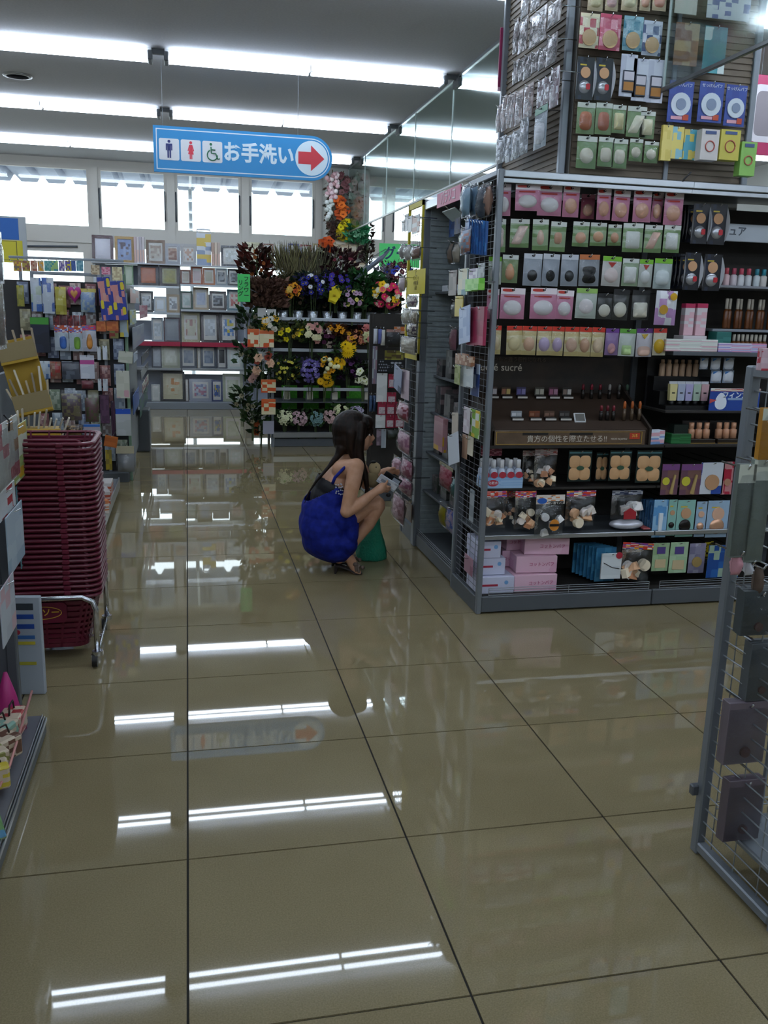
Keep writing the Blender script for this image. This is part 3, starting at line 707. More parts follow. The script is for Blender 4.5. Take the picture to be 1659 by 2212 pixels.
part('shelf_board', MB().cbox(2.62, GY+.18, 1.385, BAYS[2]-.003, GB-.013, 1.398, .002), mat('#8f949c', .25, name='clear_shelf'), g1)
r = Row('middle right cosmetics shelf', 'goods on the middle right shelf')
for z in (Z7(595, 1490, 715, 1700), Z7(745, 1490, 875, 1700)):
    p, w_, h_ = rect('Y', 1.90, z); t = carton('cosmetic_box', r.label('small white and pink lotion box'), 'box', p.x, 1.92, 1.288+.075, w_, .04, p.z-1.363, ('#ddd6d8', '#e2b9c2'), group=r.group)
    part('lid', MB().cbox(-w_/2-.001, -.021, p.z-1.363-.022, w_/2+.001, .021, p.z-1.363+.001, .002), mat('#c0305c', .4), t)
p, w_, h_ = rect('Y', 1.87, Z7(590, 1660, 890, 1770)); carton('cosmetic_box', r.label('white display tray with pink print'), 'tray', p.x, 1.92, 1.288, w_, .09, .074, ('#d9d2d4', '#c98a9c'), group=r.group)
p, w_, h_ = rect('Y', 1.88, Z7(1020, 1540, 1205, 1790)); t = carton('tissue_box', r.label('green box with white oval opening'), 'box', p.x, 1.92, 1.288, w_, .08, h_, ('#2d6f68', '#3d8079'), group=r.group); part('oval', MB().prism(circ(0, h_*.22, w_*.4, h_*.1), -.043, -.0403), mat('#cfdad6', .5), t)
for z, c in ((Z7(370, 1770, 1020, 1925), ('#cdd3cc', '#d7a9b6', '#dfe3dd')), (Z7(1030, 1800, 1640, 1915), ('#cfcfe2', '#8a8fd0', '#d28fb4'))):
    p, w_, h_ = rect('Y', 1.80, z); carton('price_card_tray', r.label('white price strip tray with coloured print'), 'tray', p.x, 1.815, 1.288, w_, .03, h_, c, group=r.group, sc=7)
for i in range(8):
    q = onY(1590+i*9.5, 690, 1.99); bottle('nail_bottle', r.label('short amber bottle with pale cap'), 'bottle', q.x, 1.99, 1.288, .085, .013, '#7a4a2a', '#d6cfc0', r.group, .4)
# concealer tester stand
r = Row('black tester stand', 'beige testers')
st = thing('tester_stand', 'black stepped tester stand with beige and pastel tubes', 'display stand', (2.48, 1.86, .998))
q0, q1 = onY(1432, 880, 1.83), onY(1536, 880, 1.83)
part('back', MB().box(-.14, .20, 0, .26, .212, .26), BLACK, st); part('step', MB().box(-.13, .0, 0, .24, .07, .02), BLACK, st); part('step', MB().box(-.13, .07, 0, .24, .14, .085), BLACK, st); part('step', MB().box(-.13, .14, 0, .24, .20, .155), BLACK, st)
for i in range(6):
    q = onY(1432+i*14.5, 790, 2.02); bottle('tester_tube', r.label('beige lidded concealer tester in the back step'), 'tester', q.x, 2.025, 1.153, .085, .015, '#d7b597', '#cdab8e', r.group, .2)
for i, c in enumerate(('#e2d79a', '#b9c3dc', '#b9b4dc', '#b6cdb9', '#e0b7bb')):
    q = onY(1453+i*17, 850, 1.90)
    t = thing('tester_tube', r.label(('yellow', 'blue', 'violet', 'green', 'pink')[i]+' pastel control tube'), 'tester', (q.x, 1.905, 1.018), 0, r.group)
    part('tube', MB().prism([(-.017, .022), (.017, .022), (.021, .105), (-.021, .105)], -.012, .012), mat(c, .4), t); part('crimp', MB().box(-.021, -.003, .105, .021, .003, .118), mat('#d3d6de', .4), t)
    part('cap', MB().lathe([(.014, 0), (.014, .022)], 12), mat('#1c1d20', .4), t); part('mark', MB().box(-.008, -.0135, .058, .008, -.0122, .064), BLACK, t)
# white compacts stand
r = Row('above blue board', 'white finger puffs')
for z in (Z8(790, 75, 900, 225), Z8(930, 75, 1060, 230), Z8(1095, 75, 1232, 230), Z8(930, 240, 1075, 400), Z8(1085, 240, 1228, 400)):
    hang(r, 'finger_puff', 'white finger puff with blue corner', 'puff pack', 'Y', 1.92, z, lambda t, w_, h_: (ob('puff', MB().dome(off(shape('soft', w_*.95, h_*.95), 0, -h_/2), 0, .012).mesh('puff', mat('#d9dee6', .5)), t), ob('corner', MB().prism([(-w_*.4, -h_*.06), (-w_*.4, -h_*.3), (w_*.05, -h_*.06)], -.009, -.007).mesh('corner', mat('#3f7fc4', .5)), t), ob('backing', MB().box(-w_/2, .0, -h_, w_/2, .002, 0).mesh('backing', mat('#8a98ac', .4)), t)))
p, w_, h_ = rect('Y', 1.83, Z8(930, 470, 1570, 770))
t = thing('finger_puff_sign', 'blue board for finger puffs with a white puff picture', 'sign', (p.x, 1.83, p.z-h_))
part('board', MB().cbox(-w_/2, 0, 0, w_/2, .006, h_, .001), mat('#24489c', .4), t); part('top_strip', MB().box(-w_/2, -.001, h_*.87, w_/2, -.0002, h_), prt(['#d9dcd2', '#d9dcd2', '#c94848'], 9, 1), t)
text('フィンガー', .036, mat('#dfe6ee', .5, name='sign_ink_white'), t, (w_*.06, -.001, h_*.7), bold=.0008); part('puff_picture', MB().prism(off(shape('drop', w_*.28, h_*.72), -w_*.28, h_*.45), -.0016, -.0003), mat('#dfe6f0', .5), t); part('strip', MB().prism(rrect(-w_*.15, h_*.5, w_*.2, h_*.59, .006), -.0016, -.0003), mat('#9db8dc', .5), t); part('red_wedge', MB().prism([(-w_*.5, h_*.35), (-w_*.36, h_*.5), (-w_*.5, h_*.55)], -.0018, -.0003), mat('#c04848', .5), t)
# foundation boxes on the lower right shelf
r = Row('shelf below the blue board', 'dark foundation boxes')
p, w_, h_ = rect('Y', 1.84, Z8(395, 1060, 650, 1275)); t = carton('foundation_box', r.label('black and green foundation tray'), 'box', p.x, 1.86, .832, w_, .08, .05, ('#1d5a2e', '#2c7440'), group=r.group); part('glass', MB().box(-w_*.35, -.03, .05, w_*.35, .03, .095), mat('#1a2420', .2), t)
for z in (Z8(650, 1000, 975, 1265), Z8(1010, 1000, 1320, 1265)):
    p, w_, h_ = rect('Y', 1.84, z); t = carton('foundation_box', r.label('black gold-edged box of flesh-toned bottles'), 'box', p.x, 1.87, .832, w_, .09, .022, ('#17120e', '#2a1f14'), group=r.group)
    part('gold_edge', MB().box(-w_/2, -.047, .0, w_/2, -.0455, .004), mat('#a8843c', .4, .5), t); part('back', MB().box(-w_/2, .04, .022, w_/2, .045, h_), mat('#1c1612', .5), t)
    for i in range(3): part('bottle', MB().lathe([(.018, .022), (.018, h_*.62), (.009, h_*.68), (.013, h_*.7), (.013, h_*.96)], 10, (-w_*.3+w_*.3*i, 0, 0)), mat('#d09a78', .3), t)

# ---- sucré sucré make-up stand of bay one
x0, x1 = 1.435, 2.235
ms = thing('makeup_stand', 'dark brown make-up stand with sucré sucré lettering', 'display stand', ((x0+x1)/2, 1.79, .832))
W2 = (x1-x0)/2; DB = mat('#3a2c22', .5, name='stand_brown'); DB2 = mat('#2a211b', .5, name='stand_dark')
part('back_board', MB().box(-W2-.02, .36, .0, W2+.02, .368, .40), noisy('stand_print', '#1d1613', '#33261d', 9, .45), ms)
tt = text('sucré sucré', .052, mat('#cfc6b8', .5, name='stand_ink'), ms, (-W2+.135, .359, .345), bold=.0004)
text('いつもと違う個性になれる', .026, mat('#5a4c40', .5, name='stand_ink_dim'), ms, (-W2+.23, .359, .385))
part('riser', MB().add([(-W2, .02, 0), (W2, .02, 0), (W2, .355, .0), (-W2, .355, 0), (-W2, .02, .075), (W2, .02, .075), (W2, .355, .22), (-W2, .355, .22)], [(0,1,2,3)[::-1], (4,5,6,7), (0,1,5,4), (1,2,6,5), (2,3,7,6), (3,0,4,7)]), DB, ms)
for s in (-1, 1): part('side_cheek', MB().add([(s*W2, .0, 0), (s*W2, .36, 0), (s*W2, .36, .27), (s*W2, .0, .085), (s*(W2+.012), .0, 0), (s*(W2+.012), .36, 0), (s*(W2+.012), .36, .27), (s*(W2+.012), .0, .085)], [(0,1,2,3), (7,6,5,4), (0,4,5,1), (1,5,6,2), (2,6,7,3), (3,7,4,0)]), DB2, ms)
fr = part('front_board', MB().cbox(-W2-.012, 0, .0, W2-.02, .008, .072, .002), noisy('front_print', '#574534', '#665240', 15, .4), ms)
bd = MB()
for (a0, b0, a1, b1) in ((-W2+.01, .006, W2-.04, .008), (-W2+.01, .064, W2-.04, .066), (-W2+.008, .006, -W2+.011, .066), (W2-.041, .006, W2-.038, .066)): bd.box(a0, -.0012, b0, a1, -.0002, b1)
part('gold_border', bd, mat('#b9953f', .4, .3), fr)
text('貴方の個性を際立たせる!!', .036, mat('#c9c0b2', .5, name='front_ink'), fr, (-.03, -.001, .03))
text('MADE IN JAPAN', .012, mat('#c9c0b2', .5, name='front_ink'), fr, (W2-.16, -.001, .03)); part('price_patch', MB().box(W2-.105, -.0016, .03, W2-.05, -.0003, .06), mat('#b23a20', .5), fr); text('315', .02, mat('#e8d25a', .5, name='price_ink'), fr, (W2-.078, -.002, .046))
for a0, b0 in ((-.26, -.13), (-.02, .10)): part('caption_box', MB().box(a0, -.0014, .05, b0, -.0003, .062), mat('#1d1713', .5), fr)
def slope_z(y): return .832+.075+(y-.02)/.335*.145
G3 = 'testers on the sucré stand'
r = Row('back tier of make-up stand', G3)
def compact(lab, x, y, cols, wd=.052, hgt=.042, lid=True):
    z = slope_z(y); t = thing('eye_shadow', lab, 'eye shadow', (x, 1.79+y, z), 0, G3)
    part('case', MB().cbox(-wd/2, -.014, .0, wd/2, .014, .014, .002), mat('#191512', .3), t)
    part('lid', MB().cbox(-wd/2, .010, .014, wd/2, .016, hgt+.014, .002), mat(cols[0], .2), t)
    part('pan', MB().box(-wd*.42, .0085, .02, -wd*.04, .0098, hgt+.004), mat(cols[1], .6), t); part('pan', MB().box(wd*.04, .0085, .02, wd*.42, .0098, hgt+.004), mat(cols[2], .6), t)
    part('label', MB().box(-wd/2, -.0152, .001, wd/2, -.0142, .010), mat('#c9c4bc', .5), t)
def lipstick(lab, x, y, body, tip, cat='lipstick', hgt=.075):
    z = slope_z(y); t = thing('lipstick', lab, cat, (x, 1.79+y, z), 0, G3)
    part('tube', MB().lathe([(.0095, 0), (.0095, hgt*.62)], 10), mat(body, .25, .3), t); part('tip', MB().lathe([(.0075, hgt*.62), (.0075, hgt*.9), (.004, hgt)], 10), mat(tip, .35), t)
for (a0, b0), c in zip(((180, 232), (250, 306), (330, 386), (428, 482), (500, 556), (574, 626)), (('#5a4a46', '#b58a8e', '#c9c2c4'), ('#4a3a30', '#a06a50', '#c9b06a'), ('#4a4668', '#6a62a0', '#8d86b8'), ('#55524c', '#a8a496', '#c4beae'), ('#5a3a48', '#a0607c', '#b88aa0'), ('#3a3836', '#8d7a70', '#d8d2cc'))):
    q = onY(*(Z5((a0+b0)/2, 250, 0, 0)[:2]), 2.09); compact(r.label('open two-pan eye shadow tester'), q.x, .30, c)
for xx, c in ((680, '#7c2030'), (725, '#96283a'), (770, '#8a2434'), (820, '#a8a4a0'), (870, '#6a6a66'), (912, '#4c6a58')):
    q = onY(*(Z5(xx, 240, 0, 0)[:2]), 2.09); lipstick(r.label('upright lipstick tester'), q.x, .30, '#2a2522', c)
r = Row('front tier of make-up stand', G3)
for xx, c in ((330, ('#9aa0a4', '#c9cccf', '#b4b8bb')), (425, ('#7a4630', '#8a5a3e', '#6a3a28')), (503, ('#5a4438', '#7a5a48', '#6a4a3a')), (583, ('#3a3634', '#56504c', '#4a4644'))):
    q = onY(*(Z5(xx, 360, 0, 0)[:2]), 1.90); compact(r.label('open eye shadow tester'), q.x, .10, c, .056, .03)
q = onY(*(Z5(665, 360, 0, 0)[:2]), 1.88); t = thing('powder_case', 'open shiny white powder case on the make-up stand', 'compact', (q.x, 1.87, slope_z(.08)), 0, G3, rot=(-.5, 0, 0)); part('case', MB().cbox(-.03, -.004, 0, .03, .004, .05, .003), mat('#e8eaec', .12, .3), t); part('mirror', MB().box(-.024, -.0052, .006, .024, -.0041, .044), mat('#eef0f2', .03, 1.), t)
for xx, c in ((770, '#7c2430'), (803, '#6c1c28'), (835, '#8a2a38')): q = onY(*(Z5(xx, 360, 0, 0)[:2]), 1.90); lipstick(r.label('dark red lipstick tester'), q.x, .10, '#2a2522', c)
for xx in (893, 933, 973): q = onY(*(Z5(xx, 340, 0, 0)[:2]), 1.90); lipstick(r.label('orange-capped lipstick tester'), q.x, .10, '#5a4a3a', '#b8602c', hgt=.095)
p, w_, h_ = rect('Y', 1.80, Z5(1040, 385, 1125, 458)); carton('sample_box', 'small white and blue box at the end of the make-up stand', 'box', p.x, 1.83, .832, w_, .05, h_, ('#d3dbe6', '#7f9fd0', '#d9a9b4'), rz=.2, sc=3)

# ---- row of bottles and flower sponges
r = Row('shelf under make-up stand', 'lotion bottles in the blue tray')
p, w_, h_ = rect('Y', 1.83, Z5(152, 660, 365, 718))
t = carton('bottle_tray', 'light blue cardboard tray holding lotion bottles', 'tray', p.x, 1.87, .618, w_, .09, h_, ('#8db4dc', '#a3c4e4'), group=None); part('red_oval', MB().prism(circ(-w_*.24, h_*.5, .028, .016), -.0465, -.0453), mat('#b83040', .5), t)
text('化粧水', .016, mat('#e8e8ee', .5, name='oval_ink'), t, (-w_*.24, -.047, h_*.5), name='lettering')
for i in range(5):
    for k_ in range(2):
        xx = p.x-w_*.42+w_*.205*i
        b = bottle('lotion_bottle', r.label('white-capped clear lotion bottle%s' % (' in the rear' if k_ else '')), 'bottle', xx, 1.845+.045*k_, .622, .135, .019, '#c9d3e4', '#e4e4e6', r.group, .3)
        if not k_: part('label', MB().prism(circ(0, .062, .0185, .016), -.0205, -.0190), mat('#b83446', .5), b)
p, w_, h_ = rect('Y', 1.86, Z5(160, 500, 272, 556)); t = thing('price_card', 'dark red price card above the lotion bottles', 'card', (p.x, 1.90, p.z-h_)); part('card', MB().cbox(-w_/2, 0, 0, w_/2, .002, h_, .0005), prt(['#6e1a30', '#7e2438', '#b86a7a'], 9, 1.), t); part('stem', MB().cyl((0, .004, -.07), (0, .004, .01), .0025, n=5), CHROME, t)
r = Row('peg row under make-up stand', 'sponge packs under the make-up stand')
kw = dict(hk=(g1, GB-.012))
for z, s_ in ((Z5(365, 520, 432, 700), 4), (Z5(428, 512, 552, 712), 5)): hang(r, 'sponge_bag', 'clear bag of peach sponges', 'sponge bag', 'Y', PK if s_ == 5 else 1.87, z, sponge_bag, ('#9a8a86', '#8a3a34', '#b0a49a', '#7a6a66'), seed=s_, **kw)
def flower_card(t, w_, h_):
    ob('card', MB().box(-w_/2, 0, -h_, w_/2, .0015, 0).mesh('card', mat('#0f2420', .4)), t)
    for i in (-1, 1):
        for j in (-1, 1): ob('petal', cached(('fc', round(w_, 3), round(h_, 3), i, j), lambda: MB().dome(off(shape('soft', w_*.47, h_*.40), i*w_*.225, -h_*.56+j*h_*.195), -.0005, .008, rings=2).mesh('petal', mat('#d8ab7c', .85))), t)
    ob('band', MB().prism(circ(0, -h_*.56, w_*.16, h_*.07), -.0095, -.007).mesh('band', mat('#3a5a44', .5)), t)
    ob('hanger', MB().box(-w_*.48, -.001, -h_*.1, w_*.48, -.0002, -h_*.05).mesh('hanger', mat('#4f7f86', .4)), t)
for z, v in ((Z5(608, 520, 736, 684), PK), (Z5(755, 530, 820, 680), 1.9), (Z5(825, 520, 945, 680), PK), (Z5(968, 520, 1106, 690), PK)): hang(r, 'flower_sponge', 'dark card with four-petal tan sponge', 'sponge pack', 'Y', v, z, flower_card, **kw)
for z in (Z8(300, 1440, 530, 1835), Z8(545, 1440, 820, 1835)): hang(r, 'sponge_card', 'purple pack with yellow disc and sponge stick', 'sponge pack', 'Y', PK, z, lambda t, w_, h_: (flat_card(t, w_, h_, ['#6d4a5c', '#7d5a54'], 2., 1., hd='#7d4b86'), ob('disc', MB().prism(circ(-w_*.24, -h_*.55, w_*.21), -.008, -.0055).mesh('disc', mat('#c9c33c', .5)), t), ob('stick', MB().prism([(w_*.0, -h_*.95), (w_*.16, -h_*.98), (w_*.28, -h_*.35), (w_*.2, -h_*.33)], -.014, -.0055).mesh('stick', mat('#b49a62', .7)), t)), **kw)
hang(r, 'powder_pack', 'blue and white pack with round powder', 'powder pack', 'Y', PK, Z8(800, 1420, 1115, 1825), flat_card, ['#d3d9e0', '#2b4fa4', '#2b4fa4'], 2., 3.3, disc='#bb8f68', **kw)
hang(r, 'powder_pack', 'red pack with round powder', 'powder pack', 'Y', PK, Z8(1085, 1410, 1230, 1830), flat_card, ['#c98a8e', '#b02640'], 2., .5, disc='#b98a70', **kw)
hang(r, 'powder_pack', 'orange and white pack with powder', 'powder pack', 'Y', PK, Z8(1310, 1410, 1520, 1830), flat_card, ['#dfd8d2', '#d8682c', '#d8682c'], 2., 2.5, disc='#c09878', **kw)
# ---- hanging sponge bags above the shelf lip
r = Row('row above silver lip', 'goods of the second lowest row')
HD = ('#d8402c', '#e8b320', '#3658b0', '#8d4aa0', '#e8e2da')
hang(r, 'sponge_bag', 'bag of wedge sponges with colourful header', 'sponge bag', 'Y', PK, Z5(140, 735, 285, 930), sponge_bag, HD, seed=1, n=10, **kw)
hang(r, 'sponge_bag', 'bag of wedge sponges set back', 'sponge bag', 'Y', 1.93, Z5(262, 735, 340, 915), sponge_bag, HD, seed=2, n=5, **kw)
hang(r, 'sponge_bag', 'bag of tan sponges with colourful header', 'sponge bag', 'Y', PK, Z5(325, 735, 440, 935), sponge_bag, HD, seed=3, n=9, **kw)
def puff_bag(t, w_, h_):
    sponge_bag(t, w_, h_, ('#e2d6c8', '#d9894c', '#e8e2da'), ('#eae8e4', '#efeeea', '#e6e2dc'), n=5, seed=8, hh=.22)
    ob('blue_oval', MB().prism(circ(-w_*.3, -h_*.14, w_*.17, h_*.07), -.0035, -.0014).mesh('blue_oval', mat('#2a62b8', .5)), t)
    ob('name_strip', MB().box(-w_*.08, -.003, -h_*.25, w_*.46, -.0014, -h_*.15).mesh('name_strip', BLACK), t)
    ob('orange_label', MB().prism(circ(w_*.06, -h_*.68, w_*.17, h_*.14), -.046, -.044).mesh('orange_label', mat('#d88a30', .5)), t); ob('label_band', MB().box(-w_*.1, -.048, -h_*.71, w_*.22, -.0463, -h_*.65).mesh('label_band', BLACK), t)
    text('使い捨てパフ', h_*.07, mat('#e8e4dc', .5, name='puff_ink'), t, (w_*.19, -.0034, -h_*.2))
hang(r, 'puff_bag', 'front bag of white puffs with orange label', 'puff bag', 'Y', 1.80, Z5(435, 755, 592, 972), puff_bag, **kw)
hang(r, 'sponge_bag', 'bag of mixed sponges with colourful header', 'sponge bag', 'Y', PK, Z5(595, 733, 756, 920), sponge_bag, HD, seed=6, n=11, **kw)
hang(r, 'puff_bag', 'bag of white puffs with red house label', 'puff bag', 'Y', 1.86, Z5(835, 730, 1003, 880), lambda t, w_, h_: (sponge_bag(t, w_, h_, ('#26304c', '#3a466a', '#c9ccd4'), ('#e6e2de', '#d9d2cc', '#ece8e4'), n=8, seed=12), ob('house_label', MB().prism([(-w_*.2, -h_*.95), (w_*.2, -h_*.95), (w_*.2, -h_*.7), (0, -h_*.55), (-w_*.2, -h_*.7)], -.045, -.043).mesh('house_label', mat('#a8242e', .5)), t)), **kw)
p, w_, h_ = rect('Y', 1.84, Z5(832, 890, 1012, 958)); t = thing('fallen_puff_bag', r.label('shiny puff bag lying on the shelf'), 'puff bag', (p.x, 1.86, .388)); part('bag', MB().ell((0, 0, .028), (w_/2, .05, .027), 14, 8), mat('#cfd0d8', .15, .4), t); part('header', MB().cbox(w_*.4, -.04, .005, w_*.62, .03, .012, .002), mat('#b05a5a', .5), t)
for i in range(6): hang(r, 'skin_care_card', 'blue skin care card in a stack', 'card', 'Y', 2.0-.03*i, Z5(985+14*i, 775+2*i, 1075+12*i, 960+2*i), flat_card, ['#3c6c9c', '#6a9ac4', '#4a7cae'], 3., 1.+i*.2, d=.008, hk=None)
hang(r, 'skin_care_card', 'front blue card with pale tube', 'card', 'Y', PK, Z5(1058, 780, 1136, 978), lambda t, w_, h_: (flat_card(t, w_, h_, ['#5c98cc', '#8fbcdc'], 3., 3.), ob('tube', MB().prism([(-w_*.1, -h_*.92), (w_*.1, -h_*.92), (w_*.14, -h_*.35), (-w_*.14, -h_*.35)], -.014, -.0045).mesh('tube', mat('#dfe6ea', .4)), t)), **kw)
for z in (Z5(1138, 780, 1184, 970), Z5(1184, 782, 1282, 975)): hang(r, 'compact_pack', 'teal card with two black powder compacts', 'compact pack', 'Y', PK, z, compact_pack, '#8fc0b4', '#c99c76', '#2a2624', None, wings=False, **kw)
for z in (Z5(1285, 790, 1342, 975), Z5(1344, 785, 1462, 978), Z5(1500, 800, 1560, 980)): hang(r, 'compact_pack', 'pale blue card with peach compact', 'compact pack', 'Y', PK, z, compact_pack, '#9db8d0', '#dcb094', '#d9a888', None, wings=False, **kw)
# ---- boxes and packs on the base deck
r = Row('base deck of gondola', 'cotton boxes on the base deck')
for z, y, zb in ((Z5(130, 1180, 322, 1275), 1.90, .09), (Z5(130, 1085, 275, 1165), 1.93, .178), (Z5(130, 1000, 252, 1082), 1.93, .265)):
    p, w_, h_ = rect('Y', y-.09, z); carton('cotton_box', r.label('white lavender-tinted cotton box'), 'box', p.x, y, zb, w_, .18, .085, ('#c9cbe0',), bar='#a8243e', logo='#6f9fd0', group=r.group)
for z, y, zb, rz in ((Z5(325, 1165, 552, 1275), 1.90, .09, .03), (Z5(262, 1120, 372, 1200), 2.05, .09, .0), (Z5(345, 1070, 556, 1160), 1.93, .178, -.06), (Z5(262, 1050, 372, 1130), 2.05, .178, .0), (Z5(395, 1000, 622, 1070), 1.95, .265, -.12), (Z5(280, 992, 402, 1060), 2.05, .265, .05)):
    p, w_, h_ = rect('Y', y-.09, z); carton('cotton_box', r.label('pink carton of cotton puffs'), 'box', p.x, y, zb, w_, .16, .085, ('#e0aec4', '#e6bccd'), rz=rz, group=r.group, cap=('コットンパフ', '#c0507c'), stripes=False, sc=2)
r = Row('lowest hanging row of gondola', 'packs of the lowest row')
for i in range(7): hang(r, 'sheet_mask_pack', 'blue sheet pack in a leaning stack', 'pack', 'Y', 2.02-.022*i, Z5(630+20*i, 1005+4*i, 752+18*i, 1160+8*i), flat_card, ['#3a7ca4', '#4a90b4', '#2e6a92'], 3., i*.3, d=.008, hk=None)
hang(r, 'clip_pouch', 'white pouch with black line drawing', 'pouch', 'Y', 1.82, Z5(778, 1062, 888, 1195), lambda t, w_, h_: (flat_card(t, w_, h_, ['#cfd6d8', '#d9dfe0'], 2., .3, d=.01), ob('drawing', MB().tube([(-w_*.4, -.0115, -h_*.35), (w_*.05, -.0115, -h_*.55), (w_*.4, -.0115, -h_*.6)], .0022, 4).mesh('drawing', BLACK), t), ob('red_seal', MB().prism(circ(w_*.35, -h_*.08, w_*.16), -.0135, -.0105).mesh('red_seal', mat('#b02a3c', .4)), t)), **kw)
hang(r, 'sponge_bag', 'front bag of tan sponges with colourful header', 'sponge bag', 'Y', 1.82, Z5(892, 1008, 1062, 1212), sponge_bag, HD, seed=9, n=10, tilt=.08, **kw)
for z, c in ((Z5(1052, 1008, 1142, 1155), ['#9cb88c', '#a8c49a']), (Z5(1144, 1004, 1242, 1165), ['#a8c8a0', '#b4d0ac'])): hang(r, 'powder_pack', 'pale green pack with beige square', 'powder pack', 'Y', PK, z, lambda t, w_, h_, c=c: (flat_card(t, w_, h_, c, 2., 1.), ob('square', MB().box(-w_*.32, -.008, -h_*.88, w_*.32, -.0045, -h_*.58).mesh('square', mat('#cbb68e', .6)), t), ob('purple_patch', MB().box(-w_*.25, -.0065, -h_*.38, w_*.25, -.0045, -h_*.14).mesh('purple_patch', mat('#57478c', .6)), t)), **kw)
hang(r, 'powder_pack', 'lilac blister pack with gold powder', 'powder pack', 'Y', PK, Z5(1246, 1010, 1334, 1165), flat_card, ['#8f8aa8', '#b4b0c4', '#a09ab4'], 3., 1.2, disc='#c9a860', film=True, **kw)
hang(r, 'powder_pack', 'yellow striped pack', 'powder pack', 'Y', 1.90, Z5(1326, 1000, 1372, 1090), flat_card, ['#cdb82a', '#3a3420'], 6., .2, stripes=True, **kw)
for z in (Z5(1345, 1020, 1440, 1190), Z5(1440, 1020, 1520, 1190)): hang(r, 'bath_pack', 'deep blue pack with pale picture', 'pack', 'Y', PK, z, flat_card, ['#1c4c94', '#2a62a8', '#9cb49c'], 3., .9, **kw)
# ================================================================ display panels round the column above the gondola
TWM = noisy('tower_panel', '#6b5f50', '#7a6d5d', 5, .6)
tw = thing('column_display', 'tall pegged display panels wrapped round the column above the gondola', 'display rack', (0, 0, 2.06))
pm = MB(); pm.box(1.90, 2.205, .0, 2.86, 2.215, 1.34)
for k in range(44): pm.box(1.90, 2.199, .012+.03*k, 2.86, 2.205, .028+.03*k)
part('slat_panel', pm, TWM, tw)['kind'] = 'stuff'
pm = MB(); pm.box(1.862, 2.23, .0, 1.872, 3.11, 1.34)
for k in range(44): pm.box(1.856, 2.23, .012+.03*k, 1.862, 3.11, .028+.03*k)
part('slat_panel', pm, TWM, tw)['kind'] = 'stuff'
for x, y in ((1.85, 2.195), (2.862, 2.195), (1.85, 3.112)): part('corner_post', MB().cbox(x-.02, y-.012, .0, x+.015, y+.018, 1.34, .004), STEEL, tw)
part('middle_post', MB().cbox(2.40, 2.186, .0, 2.425, 2.199, 1.34, .003), STEEL, tw)
T0 = 2.12; hkT = (tw, 2.199)
_h0 = hook
def hook_t(parent, x, y, z, length=.14, rz=0.): return _h0(parent, x, y, z-(2.06 if parent is tw else 0), length, rz)
hook = hook_t
r = Row('top row of column display', 'packs on the column display')
def tp(desc, z, fn, *a, name='puff_pack', cat='puff pack', v=T0, **kw): hang(r, name, desc, cat, 'Y', v, z, fn, *a, hk=hkT, **kw)
for x0, x1, c in ((655, 745, '#d9cfa8'), (755, 830, '#d9b8b4'), (845, 940, '#ddd6b4'), (950, 1012, '#d9a98e'), (1020, 1102, '#d9a08a')): tp('cream pouch cut by the photo edge', Z3(x0, -110, x1, 62), puff_pack, '#c9b896', '#d6c9a4', c, 'soft')
tp('plain white pack', Z3(1145, -120, 1278, 82), flat_card, ['#c4bfb8', '#cfcac2'], 2., 0.); tp('white and blue floral pack', Z3(1325, -110, 1582, 115), flat_card, ['#c9ccd6', '#c9ccd6', '#4a5a9a'], 7., .4)
r = Row('second row of column display', 'packs on the column display')
for z, c, c2, nm in ((Z3(605, 75, 720, 272), '#d8d0b0', '#b0404a', 'cream'), (Z3(718, 80, 842, 285), '#c04a66', '#d98a9c', 'crimson'), (Z3(850, 92, 966, 288), '#7fa9b4', '#3c8294', 'teal'), (Z3(960, 118, 1072, 315), '#b4bcc8', '#24406e', 'blue')):
    tp('%s card with round gold compact' % nm, z, flat_card, [c, c, c2], 3., .7, disc='#c9a878', name='compact_card', cat='compact pack', film=True, dy=-.7, dr=.36)
tp('brown cosmetic pack', Z3(1140, 130, 1282, 372), flat_card, ['#8a5a38', '#9a6a44', '#b09068'], 3., .2); tp('teal and white cosmetic pack', Z3(1305, 150, 1438, 415), flat_card, ['#3c8c96', '#c9d6d4', '#4a9aa4'], 3., 2.2)
r = Row('third row of column display', 'packs on the column display')
for z in (Z3(590, 320, 692, 560), Z3(695, 325, 797, 565)): tp('black compact card', z, compact_pack, name='compact_card', cat='compact pack')
for z in (Z3(835, 305, 932, 545), Z3(905, 330, 996, 570), Z3(990, 335, 1086, 580)): tp('grey card with square powder case', z, lambda t, w_, h_: (flat_card(t, w_, h_, ['#b4b8c8', '#c4c8d4'], 2., 1.), ob('case', MB().cbox(-w_*.36, -.012, -h_*.9, w_*.36, -.0045, -h_*.38, .003).mesh('case', mat('#23283a', .3)), t), ob('mirror', MB().box(-w_*.3, -.0135, -h_*.62, w_*.3, -.0125, -h_*.42).mesh('mirror', mat('#c4bec8', .3)), t), ob('powder', MB().box(-w_*.3, -.0135, -h_*.86, w_*.3, -.0125, -h_*.66).mesh('powder', mat('#b07a40', .7)), t)), name='powder_card', cat='powder pack')
